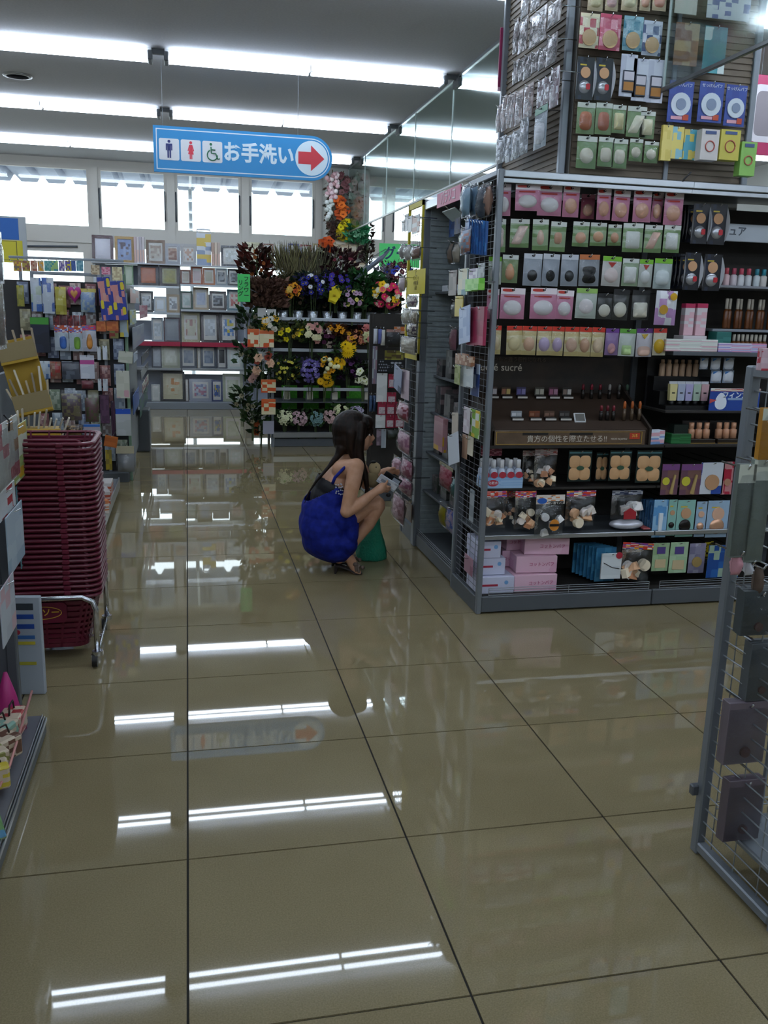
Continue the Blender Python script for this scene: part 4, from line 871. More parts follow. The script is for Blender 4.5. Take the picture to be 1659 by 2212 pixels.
for z in (Z3(1105, 455, 1250, 690), Z3(1275, 460, 1420, 690), Z3(1425, 478, 1548, 712)): tp('blue pack with white ring and red corner', z, lambda t, w_, h_: (flat_card(t, w_, h_, ['#1a3a92', '#22449c'], 3., .6, disc='#cfd8e2', dy=-.56, dr=.4), ob('centre', MB().prism(circ(0, -h_*.56, w_*.2), -.0125, -.0102).mesh('centre', mat('#7f8ea8', .4)), t), text('せっけんパフ', h_*.1, mat('#dfe6ee', .5, name='sign_ink_white'), t, (0, -.0045, -h_*.1)), ob('pink_strip', MB().box(-w_*.36, -.0075, -h_*.93, w_*.1, -.006, -h_*.85).mesh('pink_strip', mat('#d8a0b0', .5)), t), ob('red_corner', MB().box(w_*.12, -.0075, -h_*.94, w_*.36, -.006, -h_*.8).mesh('red_corner', mat('#c04a2c', .5)), t)), name='washing_puff', cat='puff pack')
r = Row('fourth row of column display', 'packs on the column display')
for z, c, s_ in ((Z3(590, 575, 696, 752), '#c07a5a', 'soft'), (Z3(696, 578, 792, 755), '#b8745a', 'soft'), (Z3(790, 590, 868, 748), '#d8cf9c', 'square'), (Z3(872, 598, 985, 770), '#e3dfc4', 'slant'), (Z3(946, 625, 1032, 778), '#e0dab4', 'square')): tp('green-backed pouch with %s puff' % ('brown' if c < '#c9' else 'cream'), z, puff_pack, '#7d9a66', '#c2c8be', c, s_, pw=.7, ph=.6, pz=.58)
for z, c in ((Z3(1060, 705, 1120, 905), ['#d6c46a', '#cbb858']), (Z3(1112, 715, 1182, 895), ['#d9c96a', '#7fb4c0']), (Z3(1180, 730, 1256, 900), ['#4a9cac', '#c9b85a'])): tp('yellow and teal striped pack', z, flat_card, c, 3., .8, d=.02)
for z, c in ((Z3(1258, 735, 1362, 908), '#cfc9c4'), (Z3(1365, 738, 1480, 908), '#c9bd4e'), (Z3(1480, 805, 1570, 995), '#8cc05c')): tp('%s pack with red ring' % {'#cfc9c4': 'white', '#c9bd4e': 'yellow', '#8cc05c': 'green'}[c], z, lambda t, w_, h_, c=c: (flat_card(t, w_, h_, [c], d=.05), ob('ring', MB().tube([(w_*.25*math.cos(q), -.052, -h_*.55+w_*.25*math.sin(q)) for q in [PI*k/8 for k in range(17)]], .003, 4).mesh('ring', mat('#b85a50', .5)), t), ob('header', MB().box(-w_*.3, -.0525, -h_*.16, w_*.3, -.0505, -h_*.06).mesh('header', mat('#4a5c8a', .5)), t)), v=2.10, name='ring_pack')
r = Row('lowest row of column display', 'packs on the column display')
for z, s_ in ((Z3(590, 765, 706, 945), 'round'), (Z3(710, 770, 802, 935), 'soft'), (Z3(790, 780, 878, 945), 'soft'), (Z3(885, 780, 962, 905), 'round'), (Z3(968, 795, 1050, 915), 'round')): tp('green-backed pouch with ivory puff', z, puff_pack, '#6f9058', '#c2c8be', '#dcd6c0', s_, pw=.7, ph=.5, pz=.6)
# left face of the column display
ZL = Z(1060, 0, 5.82)
r = Row('left face of column display', 'packs on the left face of the column display')
def lp(desc, z, fn, *a, x=1.74, name='nail_pack', cat='nail pack', hk=True, **kw): hang(r, name, desc, cat, '-X', x, z, fn, *a, hk=(tw, 1.862) if hk else None, **kw)
CLR = ['#4a403e', '#2a2422', '#8d7f7c', '#d6d0d0']
for z in (ZL(310, 240, 372, 660), ZL(372, 230, 482, 640), ZL(510, 130, 722, 540), ZL(740, 20, 902, 300), ZL(400, -60, 500, 200), ZL(520, -80, 640, 110)): lp('clear pack of beige nail tips', z, flat_card, CLR, 6., r.n*.7, film=True, d=.006)
for z in (ZL(300, 760, 372, 1040), ZL(375, 740, 440, 1000), ZL(432, 690, 530, 980), ZL(530, 650, 622, 900), ZL(620, 600, 722, 860), ZL(720, 440, 850, 800)): lp('dark-based clear nail pack', z, flat_card, ['#5a5052', '#15120f', '#c4bcbc', '#3a3230'], 5., r.n*.4, film=True, d=.006)
for z in (ZL(600, 1000, 700, 1330), ZL(700, 960, 790, 1280), ZL(770, 850, 880, 1330)): lp('plum pack with white window', z, flat_card, ['#6a4a56', '#4a303c', '#e4e4ea'], 4., r.n*.3, film=True)
for z in (ZL(90, 1320, 152, 1650), ZL(160, 1200, 216, 1640), ZL(220, 1190, 272, 1600), ZL(272, 1160, 326, 1590), ZL(326, 1140, 422, 1560), ZL(430, 1060, 552, 1480)): lp('narrow clear pack of nail parts', z, flat_card, ['#6a5652', '#3a2e2a', '#b8a8a4', '#8f6f66'], 6., r.n*.5, film=True)
lp('green-topped clear pouch', ZL(560, 1340, 720, 1850), puff_pack, '#9aa8b0', '#1f7a54', '#d4d8dc', 'soft', name='clear_pouch', cat='pouch')
for z in (ZL(80, 1720, 200, 2050), ZL(205, 1700, 290, 2030), ZL(282, 1640, 390, 1990), ZL(380, 1480, 490, 1930)): lp('silver nail file pack', z, flat_card, ['#4a545c', '#2c343a', '#b8c0c8'], 6., r.n*.6, film=True)
p, w_, h_ = rect('Y', 3.13, (1082, 60, 1116, 198))
t = thing('magenta_board', 'magenta board at the back edge of the column display', 'sign', (p.x, 3.13, p.z-h_)); part('board', MB().cbox(-w_/2, 0, 0, w_/2, .012, h_, .002), mat('#8e1d52', .4), t); part('foot_strip', MB().box(-w_/2, -.004, .0, w_/2, -.0002, .02), mat('#d9a9c0', .4), t); part('arm', MB().box(w_/2, .002, h_*.1, 1.872-p.x+.0, .010, h_*.16), STEEL, t)
# aisle sign far right
p, w_, h_ = rect('Y', 4.0, (1618, 165, 1760, 338)); t = thing('aisle_sign', 'magenta hanging aisle sign with white rounded outline at right', 'sign', (p.x, 4.0, p.z-h_))
part('board', MB().cbox(-w_/2, 0, 0, w_/2, .015, h_, .003), mat('#b8285e', .4), t)
part('white_panel', MB().prism(rrect(-w_*.40, h_*.16, w_*.44, h_*.88, .05), -.002, -.0003), mat('#dcd6dc', .4), t); part('inset', MB().prism(rrect(-w_*.34, h_*.24, w_*.38, h_*.80, .04), -.0035, -.0021), mat('#8f868c', .5), t)
for x in (-w_*.3, w_*.3): part('hanging_wire', MB().cyl((x, .007, h_), (x, .007, ZC-(p.z-h_)), .002, n=5), mat('#7c8085', .5, name='thin_wire'), t)
# black cable along the gondola canopy
a_, b_ = onY(1488, 383, 1.77), onY(1440, 412, 1.80)
tag(part('power_cable', MB().tube([(a_.x, 1.755, a_.z+.02), (a_.x-.03, 1.755, a_.z-.01), ((a_.x+b_.x)/2, 1.77, (a_.z+b_.z)/2-.01), (b_.x, 1.80, b_.z), (b_.x-.1, 1.9, b_.z-.02)], .004, 6), BLACK), 'thin black power cable hanging over the gondola canopy edge', 'cable')

# ================================================================ side rack between the gondolas, facing the aisle
hook = hook_t
PERF = noisy('perforated_panel', '#8d989a', '#9aa5a7', 30, .5, .1)
r2 = thing('aisle_shelf', 'grey steel shelf bay facing the aisle beside the cosmetics gondola', 'shelf', (0, 0, 0))
A0, A1 = 2.235, 3.05
part('kick_panel', MB().cbox(1.40, A0, .008, 1.42, A1, .085, .003), STEEL_D, r2); part('deck', MB().box(1.42, A0, .068, 1.80, A1, .088), STEEL_D, r2)
rl = MB()
for z in (.095, .108, .121): rl.cyl((1.405, A0, z), (1.405, A1, z), .0018, n=4)
for y in (A0+.05, (A0+A1)/2, A1-.05): rl.cyl((1.405, y, .085), (1.405, y, .122), .002, n=4)
part('wire_rail', rl, WIRE, r2)
pm = MB(); pm.box(1.80, A0, .09, 1.81, A1, 2.05)
for k in range(64): pm.box(1.795, A0, .1+.03*k, 1.80, A1, .118+.03*k)
part('slat_back', pm, PERF, r2)['kind'] = 'stuff'
pm = MB(); pm.box(1.42, 3.035, .09, 1.80, 3.045, 2.03)
for k in range(64): pm.box(1.42, 3.029, .1+.03*k, 1.80, 3.035, .118+.03*k)
part('slat_end', pm, PERF, r2)['kind'] = 'stuff'
for z, x in ((.36, 1.43), (.60, 1.44), (.84, 1.46), (1.06, 1.47), (1.30, 1.62)): part('shelf_board', MB().cbox(x, A0, z, 1.795, A1, z+.014, .002), STEEL_D, r2)
part('canopy', MB().box(1.40, A0, 2.03, 1.80, A1, 2.05), STEEL, r2); part('canopy_edge', MB().cbox(1.385, A0, 2.015, 1.40, A1, 2.06, .003), ALU, r2)
part('end_post', MB().cbox(1.385, 3.055, 0, 1.47, 3.125, 2.075, .006), STEEL, r2)
part('foot', MB().cbox(1.40, 3.06, 0, 1.80, 3.12, .07, .004), STEEL_D, r2)
ZA, ZB, ZCc, ZD, ZE, ZF = Z(780, 380, 4.607), Z(960, 360, 7.9), Z(960, 600, 7.375), Z(940, 860, 4.81), Z(780, 680, 7.373), Z(780, 780, 5.027)
p, w_, h_ = rect('X', 1.384, (946, 402, 996, 432))
t = thing('shelf_header', 'pink header strip with white lettering above the aisle shelf', 'sign', (1.383, p.y, 1.995), 0, rot=(0, 0, -PI/2)); part('board', MB().cbox(-w_/2, -.004, 0, w_/2, 0, .075, .001), mat('#b8406e', .4), t); text('バラソコ', .07, mat('#d8c4ce', .5, name='header_white'), t, (0, -.005, .037), bold=.001)
p, w_, h_ = rect('X', 1.44, (965, 440, 998, 460)); t = thing('price_holder', 'pale glossy price holder under the pink header', 'price tag', (1.47, p.y, 1.93), 0, rot=(.9, 0, -PI/2)); part('plate', MB().cbox(-.12, -.003, 0, .12, .003, .08, .002), mat('#b9c9c9', .2), t); part('rod', MB().cyl((0, .004, .07), (0, .004, .12), .004, n=6), CHROME, t)
r = Row('aisle shelf bay', 'goods of the aisle shelf bay')
def sp_(desc, z, fn, *a, x=1.60, name='tool_pack', cat='pack', hk=(r2, 1.795), **kw): hang(r, name, desc, cat, '-X', x, z, fn, *a, hk=hk, **kw)
sp_('crimson price rail card', ZA(705, 345, 945, 385), flat_card, ['#a82050', '#b83060'], 4., .1, x=1.5, name='price_card', cat='card')
sp_('deep blue brush pack', ZA(690, 390, 782, 632), flat_card, ['#1c4a8c', '#2a62ac', '#b8a48c'], 3., .2, x=1.62); sp_('blue narrow brush pack', ZA(885, 415, 940, 606), flat_card, ['#2a5a9c', '#1c3a74'], 3., .6, x=1.5); sp_('navy comb pack', ZA(940, 370, 1000, 575), flat_card, ['#141a3c', '#24305c'], 3., 1.6, x=1.46)
for z, c in ((ZA(880, 640, 925, 880), '#7a6a5c'), (ZA(925, 650, 990, 870), '#a49a88'), (ZA(885, 945, 970, 1200), '#6a2f38'), (ZA(900, 1230, 990, 1420), '#8a8e8c'), (ZA(890, 1490, 960, 1760), '#8d5a64')): sp_('clear hanging comb pouch', z, soft_bag, c, x=1.5, seed=r.n)
p = onX(952, 545, 1.70); carton('window_gap_standin', 'white box standing in for window light through the aisle shelf', 'tray', 1.57, 2.84, 1.559, .3, .16, .035, ('#e6eaf2',), rz=-PI/2)  # added white box imitates bright window showing through the shelf back
part('shelf_board', MB().cbox(1.46, A0, 1.545, 1.795, 3.028, 1.559, .002), STEEL_D, r2)
for i, (z, c, dsc) in enumerate(((.374, '#3a4038', 'dark boxed hair tool'), (.614, '#4a4a44', 'grey boxed hair tool'), (.854, '#3c3a3c', 'dark boxed curler'), (1.074, '#2a2a2c', 'black boxed comb'))):
    for k in range(4):
        carton('tool_box', r.label(dsc), 'box', 1.55, A0+.12+.19*k, z, .12, .15, .10+.03*((k+i) % 3), (c, '#5c5a58', '#7a6a6c')[:2+k % 2], rz=-PI/2, group='tool boxes on the aisle shelves', seed=i+k*.7, stripes=False)
q = ZD(40, 200, 140, 550); sp_('tall pink boxed brush', q, flat_card, ['#a87a80', '#c9a02a', '#b48a90'], 2., .3, x=1.46, d=.03, name='brush_box', cat='box')
sp_('red flower clip bag', ZD(40, 690, 190, 960), soft_bag, '#b04658', x=1.44, seed=3, head='#b4b08a', col2='#c87a84'); sp_('teal narrow pouch', ZD(180, 820, 250, 1060), soft_bag, '#2f6a68', x=1.43, seed=4); sp_('yellow pouch', ZD(45, 1070, 132, 1340), soft_bag, '#b8a81e', x=1.45, seed=5); sp_('clear pouch of pink and blue clips', ZD(110, 1130, 245, 1420), soft_bag, '#b09ab4', x=1.43, seed=6, col2='#4a62b0')
# hanging goods on the gondola's wire end panel
r = Row('wire end panel of gondola', 'goods on the wire end panel')
def np_(desc, z, fn, *a, x=1.335, name='tool_pack', cat='pack', **kw): hang(r, name, desc, cat, '-X', x, z, fn, *a, hk=(g1, 1.385), **kw)
np_('pale blue clear brush pouch', ZB(310, 290, 460, 860), soft_bag, '#8fb0c4', seed=1, x=1.30); np_('blue-grey clear brush pouch', ZB(440, 270, 582, 850), soft_bag, '#7a96ac', seed=2); np_('dark clear brush pouch', ZB(580, 290, 722, 880), soft_bag, '#3a4654', seed=3); np_('pink and tan brush pouch', ZB(700, 260, 802, 862), soft_bag, '#a8826e', seed=4, x=1.35)
np_('pale pouch before the blue brushes', ZB(280, 1010, 470, 1500), soft_bag, '#9ab0c8', seed=7, x=1.29, col2='#c98a7a')
for i in range(7): np_('deep blue brush sleeve', ZB(400+50*i, 900+6*i, 470+48*i, 1480+6*i), flat_card, ['#1c4f8c', '#2f6cab', '#173f74'], 3., i*.3, d=.012, x=1.30+.008*i, name='brush_sleeve')
np_('dark slim case', ZB(90, 1770, 230, 2200), flat_card, ['#4a3a36', '#6a5a54'], 3., 1., x=1.37); np_('teal and cream comb card', ZB(250, 1740, 420, 2190), flat_card, ['#b9bfa8', '#2a7a8c', '#c9c4a4'], 2., .9); np_('lilac clip card', ZB(430, 1740, 582, 1950), flat_card, ['#a89ab8', '#d6d2dc'], 3., .4); np_('grey clip card', ZB(590, 1650, 702, 1900), flat_card, ['#6a7078', '#8d949c'], 3., .1)
for z in (ZB(460, 1920, 580, 2130), ZB(572, 1910, 697, 2110)): np_('small bright green box', z, flat_card, ['#6fc23c', '#8fd05c'], 2., 1., d=.03, x=1.32, name='green_box', cat='box')
np_('yellow and teal oval pack', ZCc(180, 290, 312, 620), flat_card, ['#c9b42e', '#2a7a80', '#c9b42e'], 2., 3., x=1.36); np_('long silvery sleeve leaning out', ZCc(240, 460, 420, 1050), flat_card, ['#b9c9e4', '#9ab0d4'], 3., .5, x=1.31, tilt=-.12); np_('navy long sleeve', ZCc(330, 480, 442, 1060), flat_card, ['#1c2a40', '#2c3c54'], 3., 1.1, x=1.34)
for z in (ZCc(415, 470, 552, 1080), ZCc(542, 460, 692, 1080)): np_('crimson long sleeve', z, flat_card, ['#9c2c4e', '#b04466', '#8c2444'], 2., .8, x=1.34, d=.015)
for z, c in ((ZCc(235, 1210, 302, 1380), '#b08c72'), (ZCc(300, 1210, 396, 1392), '#a87c64'), (ZCc(390, 1250, 492, 1412), '#8a5c40')): np_('small tan box', z, flat_card, [c, c, '#c9b09a'], 3., 1.2, d=.02)
np_('thin olive card', ZCc(175, 1390, 260, 1700), flat_card, ['#8f9a5c', '#a8b07c'], 3., .2, x=1.31)
for z in (ZCc(252, 1382, 372, 1735), ZCc(362, 1400, 472, 1750)): np_('white long card', z, flat_card, ['#c9d2d4', '#d6dcdc'], 2., .2, x=1.33)
np_('blue and white long card', ZCc(442, 1370, 580, 1890), flat_card, ['#24407c', '#b9c9dc'], 2., .7, x=1.36)
np_('white ruler-like file leaning out', ZD(130, 370, 245, 690), flat_card, ['#c9d0d8'], x=1.33, tilt=-.28); np_('cream emery stick', ZD(180, 150, 245, 430), flat_card, ['#c0b4a4'], x=1.35, tilt=-.1); np_('white clip card', ZD(305, 95, 372, 372), flat_card, ['#c4b8be', '#d6d0d4'], 3., .3); np_('green and yellow fruit-coloured card', ZD(362, 120, 476, 412), flat_card, ['#7fae3c', '#d8b82a', '#dfe2dc'], 3., .6, x=1.345)
for z, c in ((ZD(290, 380, 345, 632), '#b08d74'), (ZD(345, 400, 405, 600), '#d6ccb4'), (ZD(240, 440, 282, 712), '#1a1a20')): np_('upright stick pack', z, flat_card, [c], x=1.36)
np_('pale lower sleeve', ZD(370, 950, 415, 1290), flat_card, ['#7f8a90', '#9aa4a8'], 2., .3, x=1.37); np_('pink lower sleeve', ZD(310, 1640, 400, 1830), flat_card, ['#9a6a7c', '#b48a9a'], 2., .1, x=1.37)

# ================================================================ hair accessory rack with the yellow frame
YEL = mat('#c4b41f', .5, name='yellow_paint')
r3 = thing('accessory_rack', 'narrow grey accessory rack with a yellow frame', 'display rack', (0, 0, 0))
part('upright', MB().cbox(1.40, 3.13, 0, 1.44, 3.16, 2.07, .003), STEEL_D, r3); part('upright', MB().cbox(1.40, 3.44, 0, 1.44, 3.47, 1.2, .003), STEEL_D, r3)
wire_panel(r3, 'x', 1.425, 3.13, 3.47, .12, 2.05, .057, .05, .0016, m=STEEL_D)
part('base', MB().prismz([(1.40, 3.13), (1.46, 3.13), (1.46, 3.52), (1.43, 3.55), (1.405, 3.50)], 0, .10), STEEL_D, r3)
for a_ in (((1.375, 3.06, 1.155), (1.39, 3.08, 2.075)), ((1.375, 3.39, 1.155), (1.39, 3.41, 2.075)), ((1.375, 3.06, 1.155), (1.39, 3.41, 1.195)), ((1.375, 3.06, 2.045), (1.39, 3.41, 2.075))): part('frame_bar', MB().box(*a_[0], *a_[1]), YEL, r3)
p, w_, h_ = rect('X', 1.30, (873, 580, 905, 634)); t = thing('price_notice', 'yellow handwritten notice on the accessory rack', 'notice', (1.36, p.y+.12, p.z-h_), 0, rot=(0, 0, -PI/2)); part('paper', MB().box(-w_/2*1.2, -.001, 0, w_/2*1.2, 0, h_), mat('#d8c832', .6), t); text('ヒ', .05, mat('#8a7a20', .6, name='notice_ink'), t, (0, -.0016, h_*.85)); text('バラエティ\n小物各種\n百円', .028, mat('#8a7a20', .6, name='notice_ink'), t, (0, -.0016, h_*.45))
r = Row('yellow-framed accessory rack', 'hair accessories on the rack')
def hp(desc, z, fn, *a, x=1.30, name='hair_accessory', cat='hair accessory', **kw): hang(r, name, desc, cat, '-X', x, z, fn, *a, hk=(r3, 1.42), **kw)
for z, c in ((ZA(415, 440, 445, 550), '#7a808c'), (ZA(440, 380, 475, 550), '#8d94a0'), (ZA(475, 400, 515, 560), '#a0a4a8'), (ZA(515, 390, 590, 570), '#8a4a38')): hp('narrow hair clip card', z, flat_card, [c, '#a8a8ac'], 3., .2)
for z, c in ((ZA(400, 670, 440, 830), '#a8a4a0'), (ZA(440, 680, 500, 840), '#c4c0b8'), (ZA(505, 690, 590, 830), '#8a6a5c')): hp('lace scrunchie pouch', z, soft_bag, c, seed=r.n)
hp('white pouch under the notice', ZA(392, 990, 440, 1160), soft_bag, '#c9b8bc', seed=2, x=1.28)
for z, c in ((ZA(455, 1180, 560, 1310), '#6a5468'), (ZA(408, 1310, 505, 1480), '#b4b09a'), (ZA(500, 1320, 565, 1490), '#8a7a62'), (ZA(385, 1590, 550, 1770), '#b0a48c'), (ZA(460, 1440, 560, 1590), '#5a4858')): hp('beige ribbon pouch', z, soft_bag, c, seed=r.n, col2='#d0c8b4')
hp('blue-grey comb sleeve', ZE(535, 830, 665, 1220), flat_card, ['#8d96ac', '#3c4660', '#8d96ac'], 2., .7, x=1.28, tilt=.15); hp('pale pink comb sleeve', ZE(650, 880, 780, 1350), flat_card, ['#b8a4ac', '#c9b8bc'], 2., .7, x=1.30)
for i, (z, c) in enumerate(((ZE(590, 1370, 770, 1700), '#9c4450'), (ZF(400, 740, 540, 1010), '#b07a8e'), (ZF(350, 1030, 450, 1250), '#b8848e'), (ZF(440, 1040, 565, 1300), '#b4687c'), (ZF(400, 1250, 560, 1450), '#a8627c'), (ZF(340, 1430, 480, 1760), '#b07c84'))): hp('clear bag of pink hair ties', z, soft_bag, c, x=1.27+.02*(i % 2), seed=20+i, d=.03, col2='#d8aeb8')
hp('brown card at the rack foot', ZF(480, 1530, 560, 1730), flat_card, ['#5a3a2c', '#6a4a3a'], 2., .2, x=1.37)

# ================================================================ accessory gondola end facing the camera
r4 = thing('accessory_gondola', 'dark accessory gondola end behind the crouching shopper', 'shelf', (0, 0, 0))
part('back_panel', MB().box(1.36, 4.46, .1, 2.3, 4.48, 1.42), DKB, r4); part('base', MB().cbox(1.40, 4.40, 0, 2.3, 4.9, .1, .004), STEEL_D, r4)
for x in (1.375, 2.28): part('post', MB().cbox(x, 4.455, 0, x+.018, 4.485, 1.42, .003), DKB, r4)
part('side_panel', MB().box(1.66, 4.485, .1, 1.67, 5.3, 1.40), STEEL_D, r4)
r = Row('accessory gondola end', 'goods of the accessory gondola end')
def ap(desc, z, fn, *a, y=4.36, name='accessory_pack', cat='pack', **kw): hang(r, name, desc, cat, 'Y', y, z, fn, *a, hk=(r4, 4.46), **kw)
for z, c in ((ZE(195, 180, 272, 480), '#b8bcc4'), (ZE(268, 190, 342, 480), '#5a629c'), (ZE(312, 195, 392, 505), '#c4c2b8')): ap('long ribbon bow', z, soft_bag, c, seed=r.n, film=False, name='ribbon', cat='ribbon')
ap('black net pouch', ZE(400, 235, 642, 530), soft_bag, '#15161a', seed=3, head='#a87a6a'); ap('beige card beside net pouch', ZE(520, 190, 700, 300), flat_card, ['#b89a88', '#c06a30'], 3., .6, y=4.40); ap('olive gold pack', ZE(370, 570, 685, 722), flat_card, ['#6a6424', '#8f8a3c', '#4a3a24'], 4., .3)
ap('clear sleeve at the left edge', ZE(185, 500, 262, 1100), flat_card, ['#7a7484', '#8a6a74', '#9aa0a4'], 3., .6)
p, w_, h_ = rect('Y', 4.34, ZE(270, 718, 702, 916)); t = thing('black_header', 'black header board with grey dots and lettering', 'sign', (p.x, 4.34, p.z-h_)); part('board', MB().cbox(-w_/2, 0, 0, w_/2, .008, h_, .001), mat('#101014', .4), t)
for k in range(14): ob('dot', cached(('dot', round(w_, 3)), lambda: MB().prism(circ(0, 0, w_*.028, n=8), -.0014, -.0003).mesh('dot', mat('#8a8c98', .5))), t, (-w_*.45+w_*.085*(k % 4)+.01*(k // 4 % 2), 0, h_*(.14+.24*(k//4))))
text('ヒックスコ', h_*.28, mat('#8f909a', .5, name='grey_ink'), t, (w_*.14, -.001, h_*.48)); ov = MB()
for k in range(3): ov.prism(circ(w_*(.03+.14*k), h_*.76, w_*.062, h_*.08), -.0014, -.0003)
part('petal_marks', ov, mat('#9a9ca4', .5), t)['kind'] = 'stuff'
for z in (ZE(248, 930, 424, 1390), ZE(228, 1590, 392, 1800)): ap('white blank card', z, flat_card, ['#c4c6c4', '#cfd0ce'], 2., .2, y=4.35)
for z in (ZE(432, 945, 562, 1165), ZE(412, 1235, 562, 1400), ZE(262, 1385, 402, 1592), ZE(402, 1385, 542, 1592), ZE(545, 1385, 642, 1592), ZE(392, 1600, 532, 1800), ZE(532, 1600, 690, 1795), ZE(565, 945, 690, 1165)): ap('red card with pale patterned square', z, lambda t, w_, h_: (flat_card(t, w_, h_, ['#8a1f36', '#982a42'], 2., .5), ob('pattern', MB().box(-w_*.38, -.0055, -h_*.92, w_*.38, -.0042, -h_*.4).mesh('pattern', prt(['#b8a8ac', '#98848a', '#c4b8ba'], 12, .3)), t)), y=4.345)
ap('white narrow card', ZE(322, 1822, 402, 2120), flat_card, ['#aab2b8', '#98a0a8'], 2., .1); ap('plum clear pack', ZE(245, 1820, 322, 2080), flat_card, ['#6a5a64', '#8a7a84'], 2., .2); ap('dark green pouch', ZE(410, 1810, 640, 1990), soft_bag, '#26322c', seed=4)
for x0 in (130, 185): ap('blue glossy pouch at left edge', ZE(x0, 1240, x0+60, 1560), soft_bag, '#3a5c86', seed=x0, y=4.42)

# ================================================================ near rack on the right with a wire end panel
r5 = thing('wire_rack', 'grey rack with a framed wire end panel at the right edge', 'display rack', (0, 0, 0))
X5 = 1.38; Y0, Y1 = -.56, -.19; Z1 = 1.335
part('post', MB().cbox(X5-.012, Y1-.03, 0, X5+.016, Y1, Z1, .004), STEEL, r5); part('post', MB().cbox(X5-.012, Y0, 0, X5+.016, Y0+.03, Z1, .004), STEEL, r5)
part('top_bar', MB().cbox(X5-.012, Y0+.03, Z1-.028, X5+.016, Y1-.03, Z1, .004), STEEL, r5); part('bottom_bar', MB().cbox(X5-.012, Y0+.03, .012, X5+.016, Y1-.03, .04, .004), STEEL, r5)
wm = MB()
for k in range(31): z = .06+.0405*k; wm.cyl((X5+.002, Y0+.01, z), (X5+.002, Y1-.01, z), .0022, n=5)
for k in range(3): y = Y0+.1+.1*k; wm.cyl((X5+.006, y, .03), (X5+.006, y, Z1-.02), .0018, n=5)
part('wire_mesh', wm, WIRE, r5)
part('deck', MB().cbox(X5+.02, Y0+.01, .11, X5+1.2, Y1-.06, .13, .003), mat('#8b9298', .25, .3, name='deck_grey'), r5); part('kick_panel', MB().cbox(X5+.03, Y0+.04, 0, X5+1.2, Y0+.06, .11, .003), STEEL_D, r5)
part('clamp', MB().cbox(X5-.03, Y1-.012, .17, X5+.0, Y1+.008, .20, .003), STEEL_D, r5)
rl = MB()
for z in (.15, .17): rl.cyl((X5+.02, Y1-.05, z), (X5+1.2, Y1-.05, z), .002, n=4)
part('wire_rail', rl, WIRE, r5)
for x in (X5+.12, X5+.45): part('upright_rod', MB().cyl((x, Y1-.10, .12), (x, Y1-.10, 1.3), .006, n=6), STEEL, r5)
r = Row('wire rack at right', 'goods on the wire rack')
def wp(desc, z, fn, *a, y=-.36, name='blister_pack', cat='blister pack', **kw): hang(r, name, desc, cat, 'Y', y, z, fn, *a, hk=(r5, -.27), **kw)
for z0, c in (((1608, 1378, 1672, 1500), '#4a5054'), ((1592, 1265, 1668, 1360), '#3f474a'), ((1560, 1505, 1650, 1635), '#6a6068'), ((1560, 1672, 1640, 1800), '#5a5058')):
    for k in range(3): wp('dark grey stacked blister pack', (z0[0]+k*5, z0[1]+k*4, z0[2]+k*5, z0[3]+k*4), flat_card, [c], 3., .3*k, y=-.30-.03*k, film=True, d=.012, disc='#5a4040' if k == 2 else None, dy=-.8, dr=.12)
for z, c in (((1590, 1000, 1628, 1200), '#66706a'), ((1622, 990, 1665, 1210), '#727c74'), ((1640, 880, 1690, 1010), '#b07a1e')): wp('tall leaf-coloured pack' if c != '#b07a1e' else 'amber brown plush pack', z, flat_card, [c], d=.015, hd='#c4c9ba', film=True)
for z, c in (((1582, 1185, 1606, 1245), '#c08a94'), ((1612, 1205, 1626, 1245), '#c4c9d0'), ((1632, 1215, 1652, 1290), '#5a4a3e')): wp('small tube', z, soft_bag, c, seed=r.n, film=False)
wp('white pink-lettered box', (1636, 752, 1690, 800), flat_card, ['#c9aab4', '#b8404c', '#d0b8c0'], 3., .2, y=-.30, d=.02)
# ================================================================ stack of shopping baskets on a wheeled rack
BK = mat('#64182e', .34, name='maroon_plastic')
BXc, BYc = -.585, 1.60    # centre of the stack
BW, BD, BH = .47, .34, .235
def basket_mesh():
    m = MB()
    def ring(z, k, t=.0):
        return rrect(-BW/2*k-t, -BD/2*k-t, BW/2*k+t, BD/2*k+t, .05, 4)
    # tapered slatted body
    zs = [0, .02, .045, .07, .095, .12, .145, .17, .195, BH-.012]
    for a, z in enumerate(zs[:-1]):
        z1 = z+.0115 if a else .018
        k0, k1 = .80+.2*z/BH, .80+.2*z1/BH
        P, Q = ring(z, k0), ring(z1, k1); n = len(P)
        m.add([(x, y, z) for x, y in P]+[(x, y, z1) for x, y in Q], [(i, (i+1) % n, n+(i+1) % n, n+i) for i in range(n)], 0, True)
    P, Q = ring(0, .80), ring(BH, 1.0); n = len(P)
    for i in range(0, n):
        for s in range(5):
            f = s/5; j = (i+1) % n
            if (Vector(P[i])-Vector(P[j])).length < .05 and s: continue
            p = Vector(P[i]).lerp(Vector(P[j]), f); q = Vector(Q[i]).lerp(Vector(Q[j]), f)
            d = Vector((Q[j][0]-Q[i][0], Q[j][1]-Q[i][1])).normalized()*.004
            m.add([(p.x-d.x, p.y-d.y, 0), (p.x+d.x, p.y+d.y, 0), (q.x+d.x, q.y+d.y, BH), (q.x-d.x, q.y-d.y, BH)], [(0, 1, 2, 3)])
    m.add([(x, y, .002) for x, y in P], [tuple(range(n))])
    return m
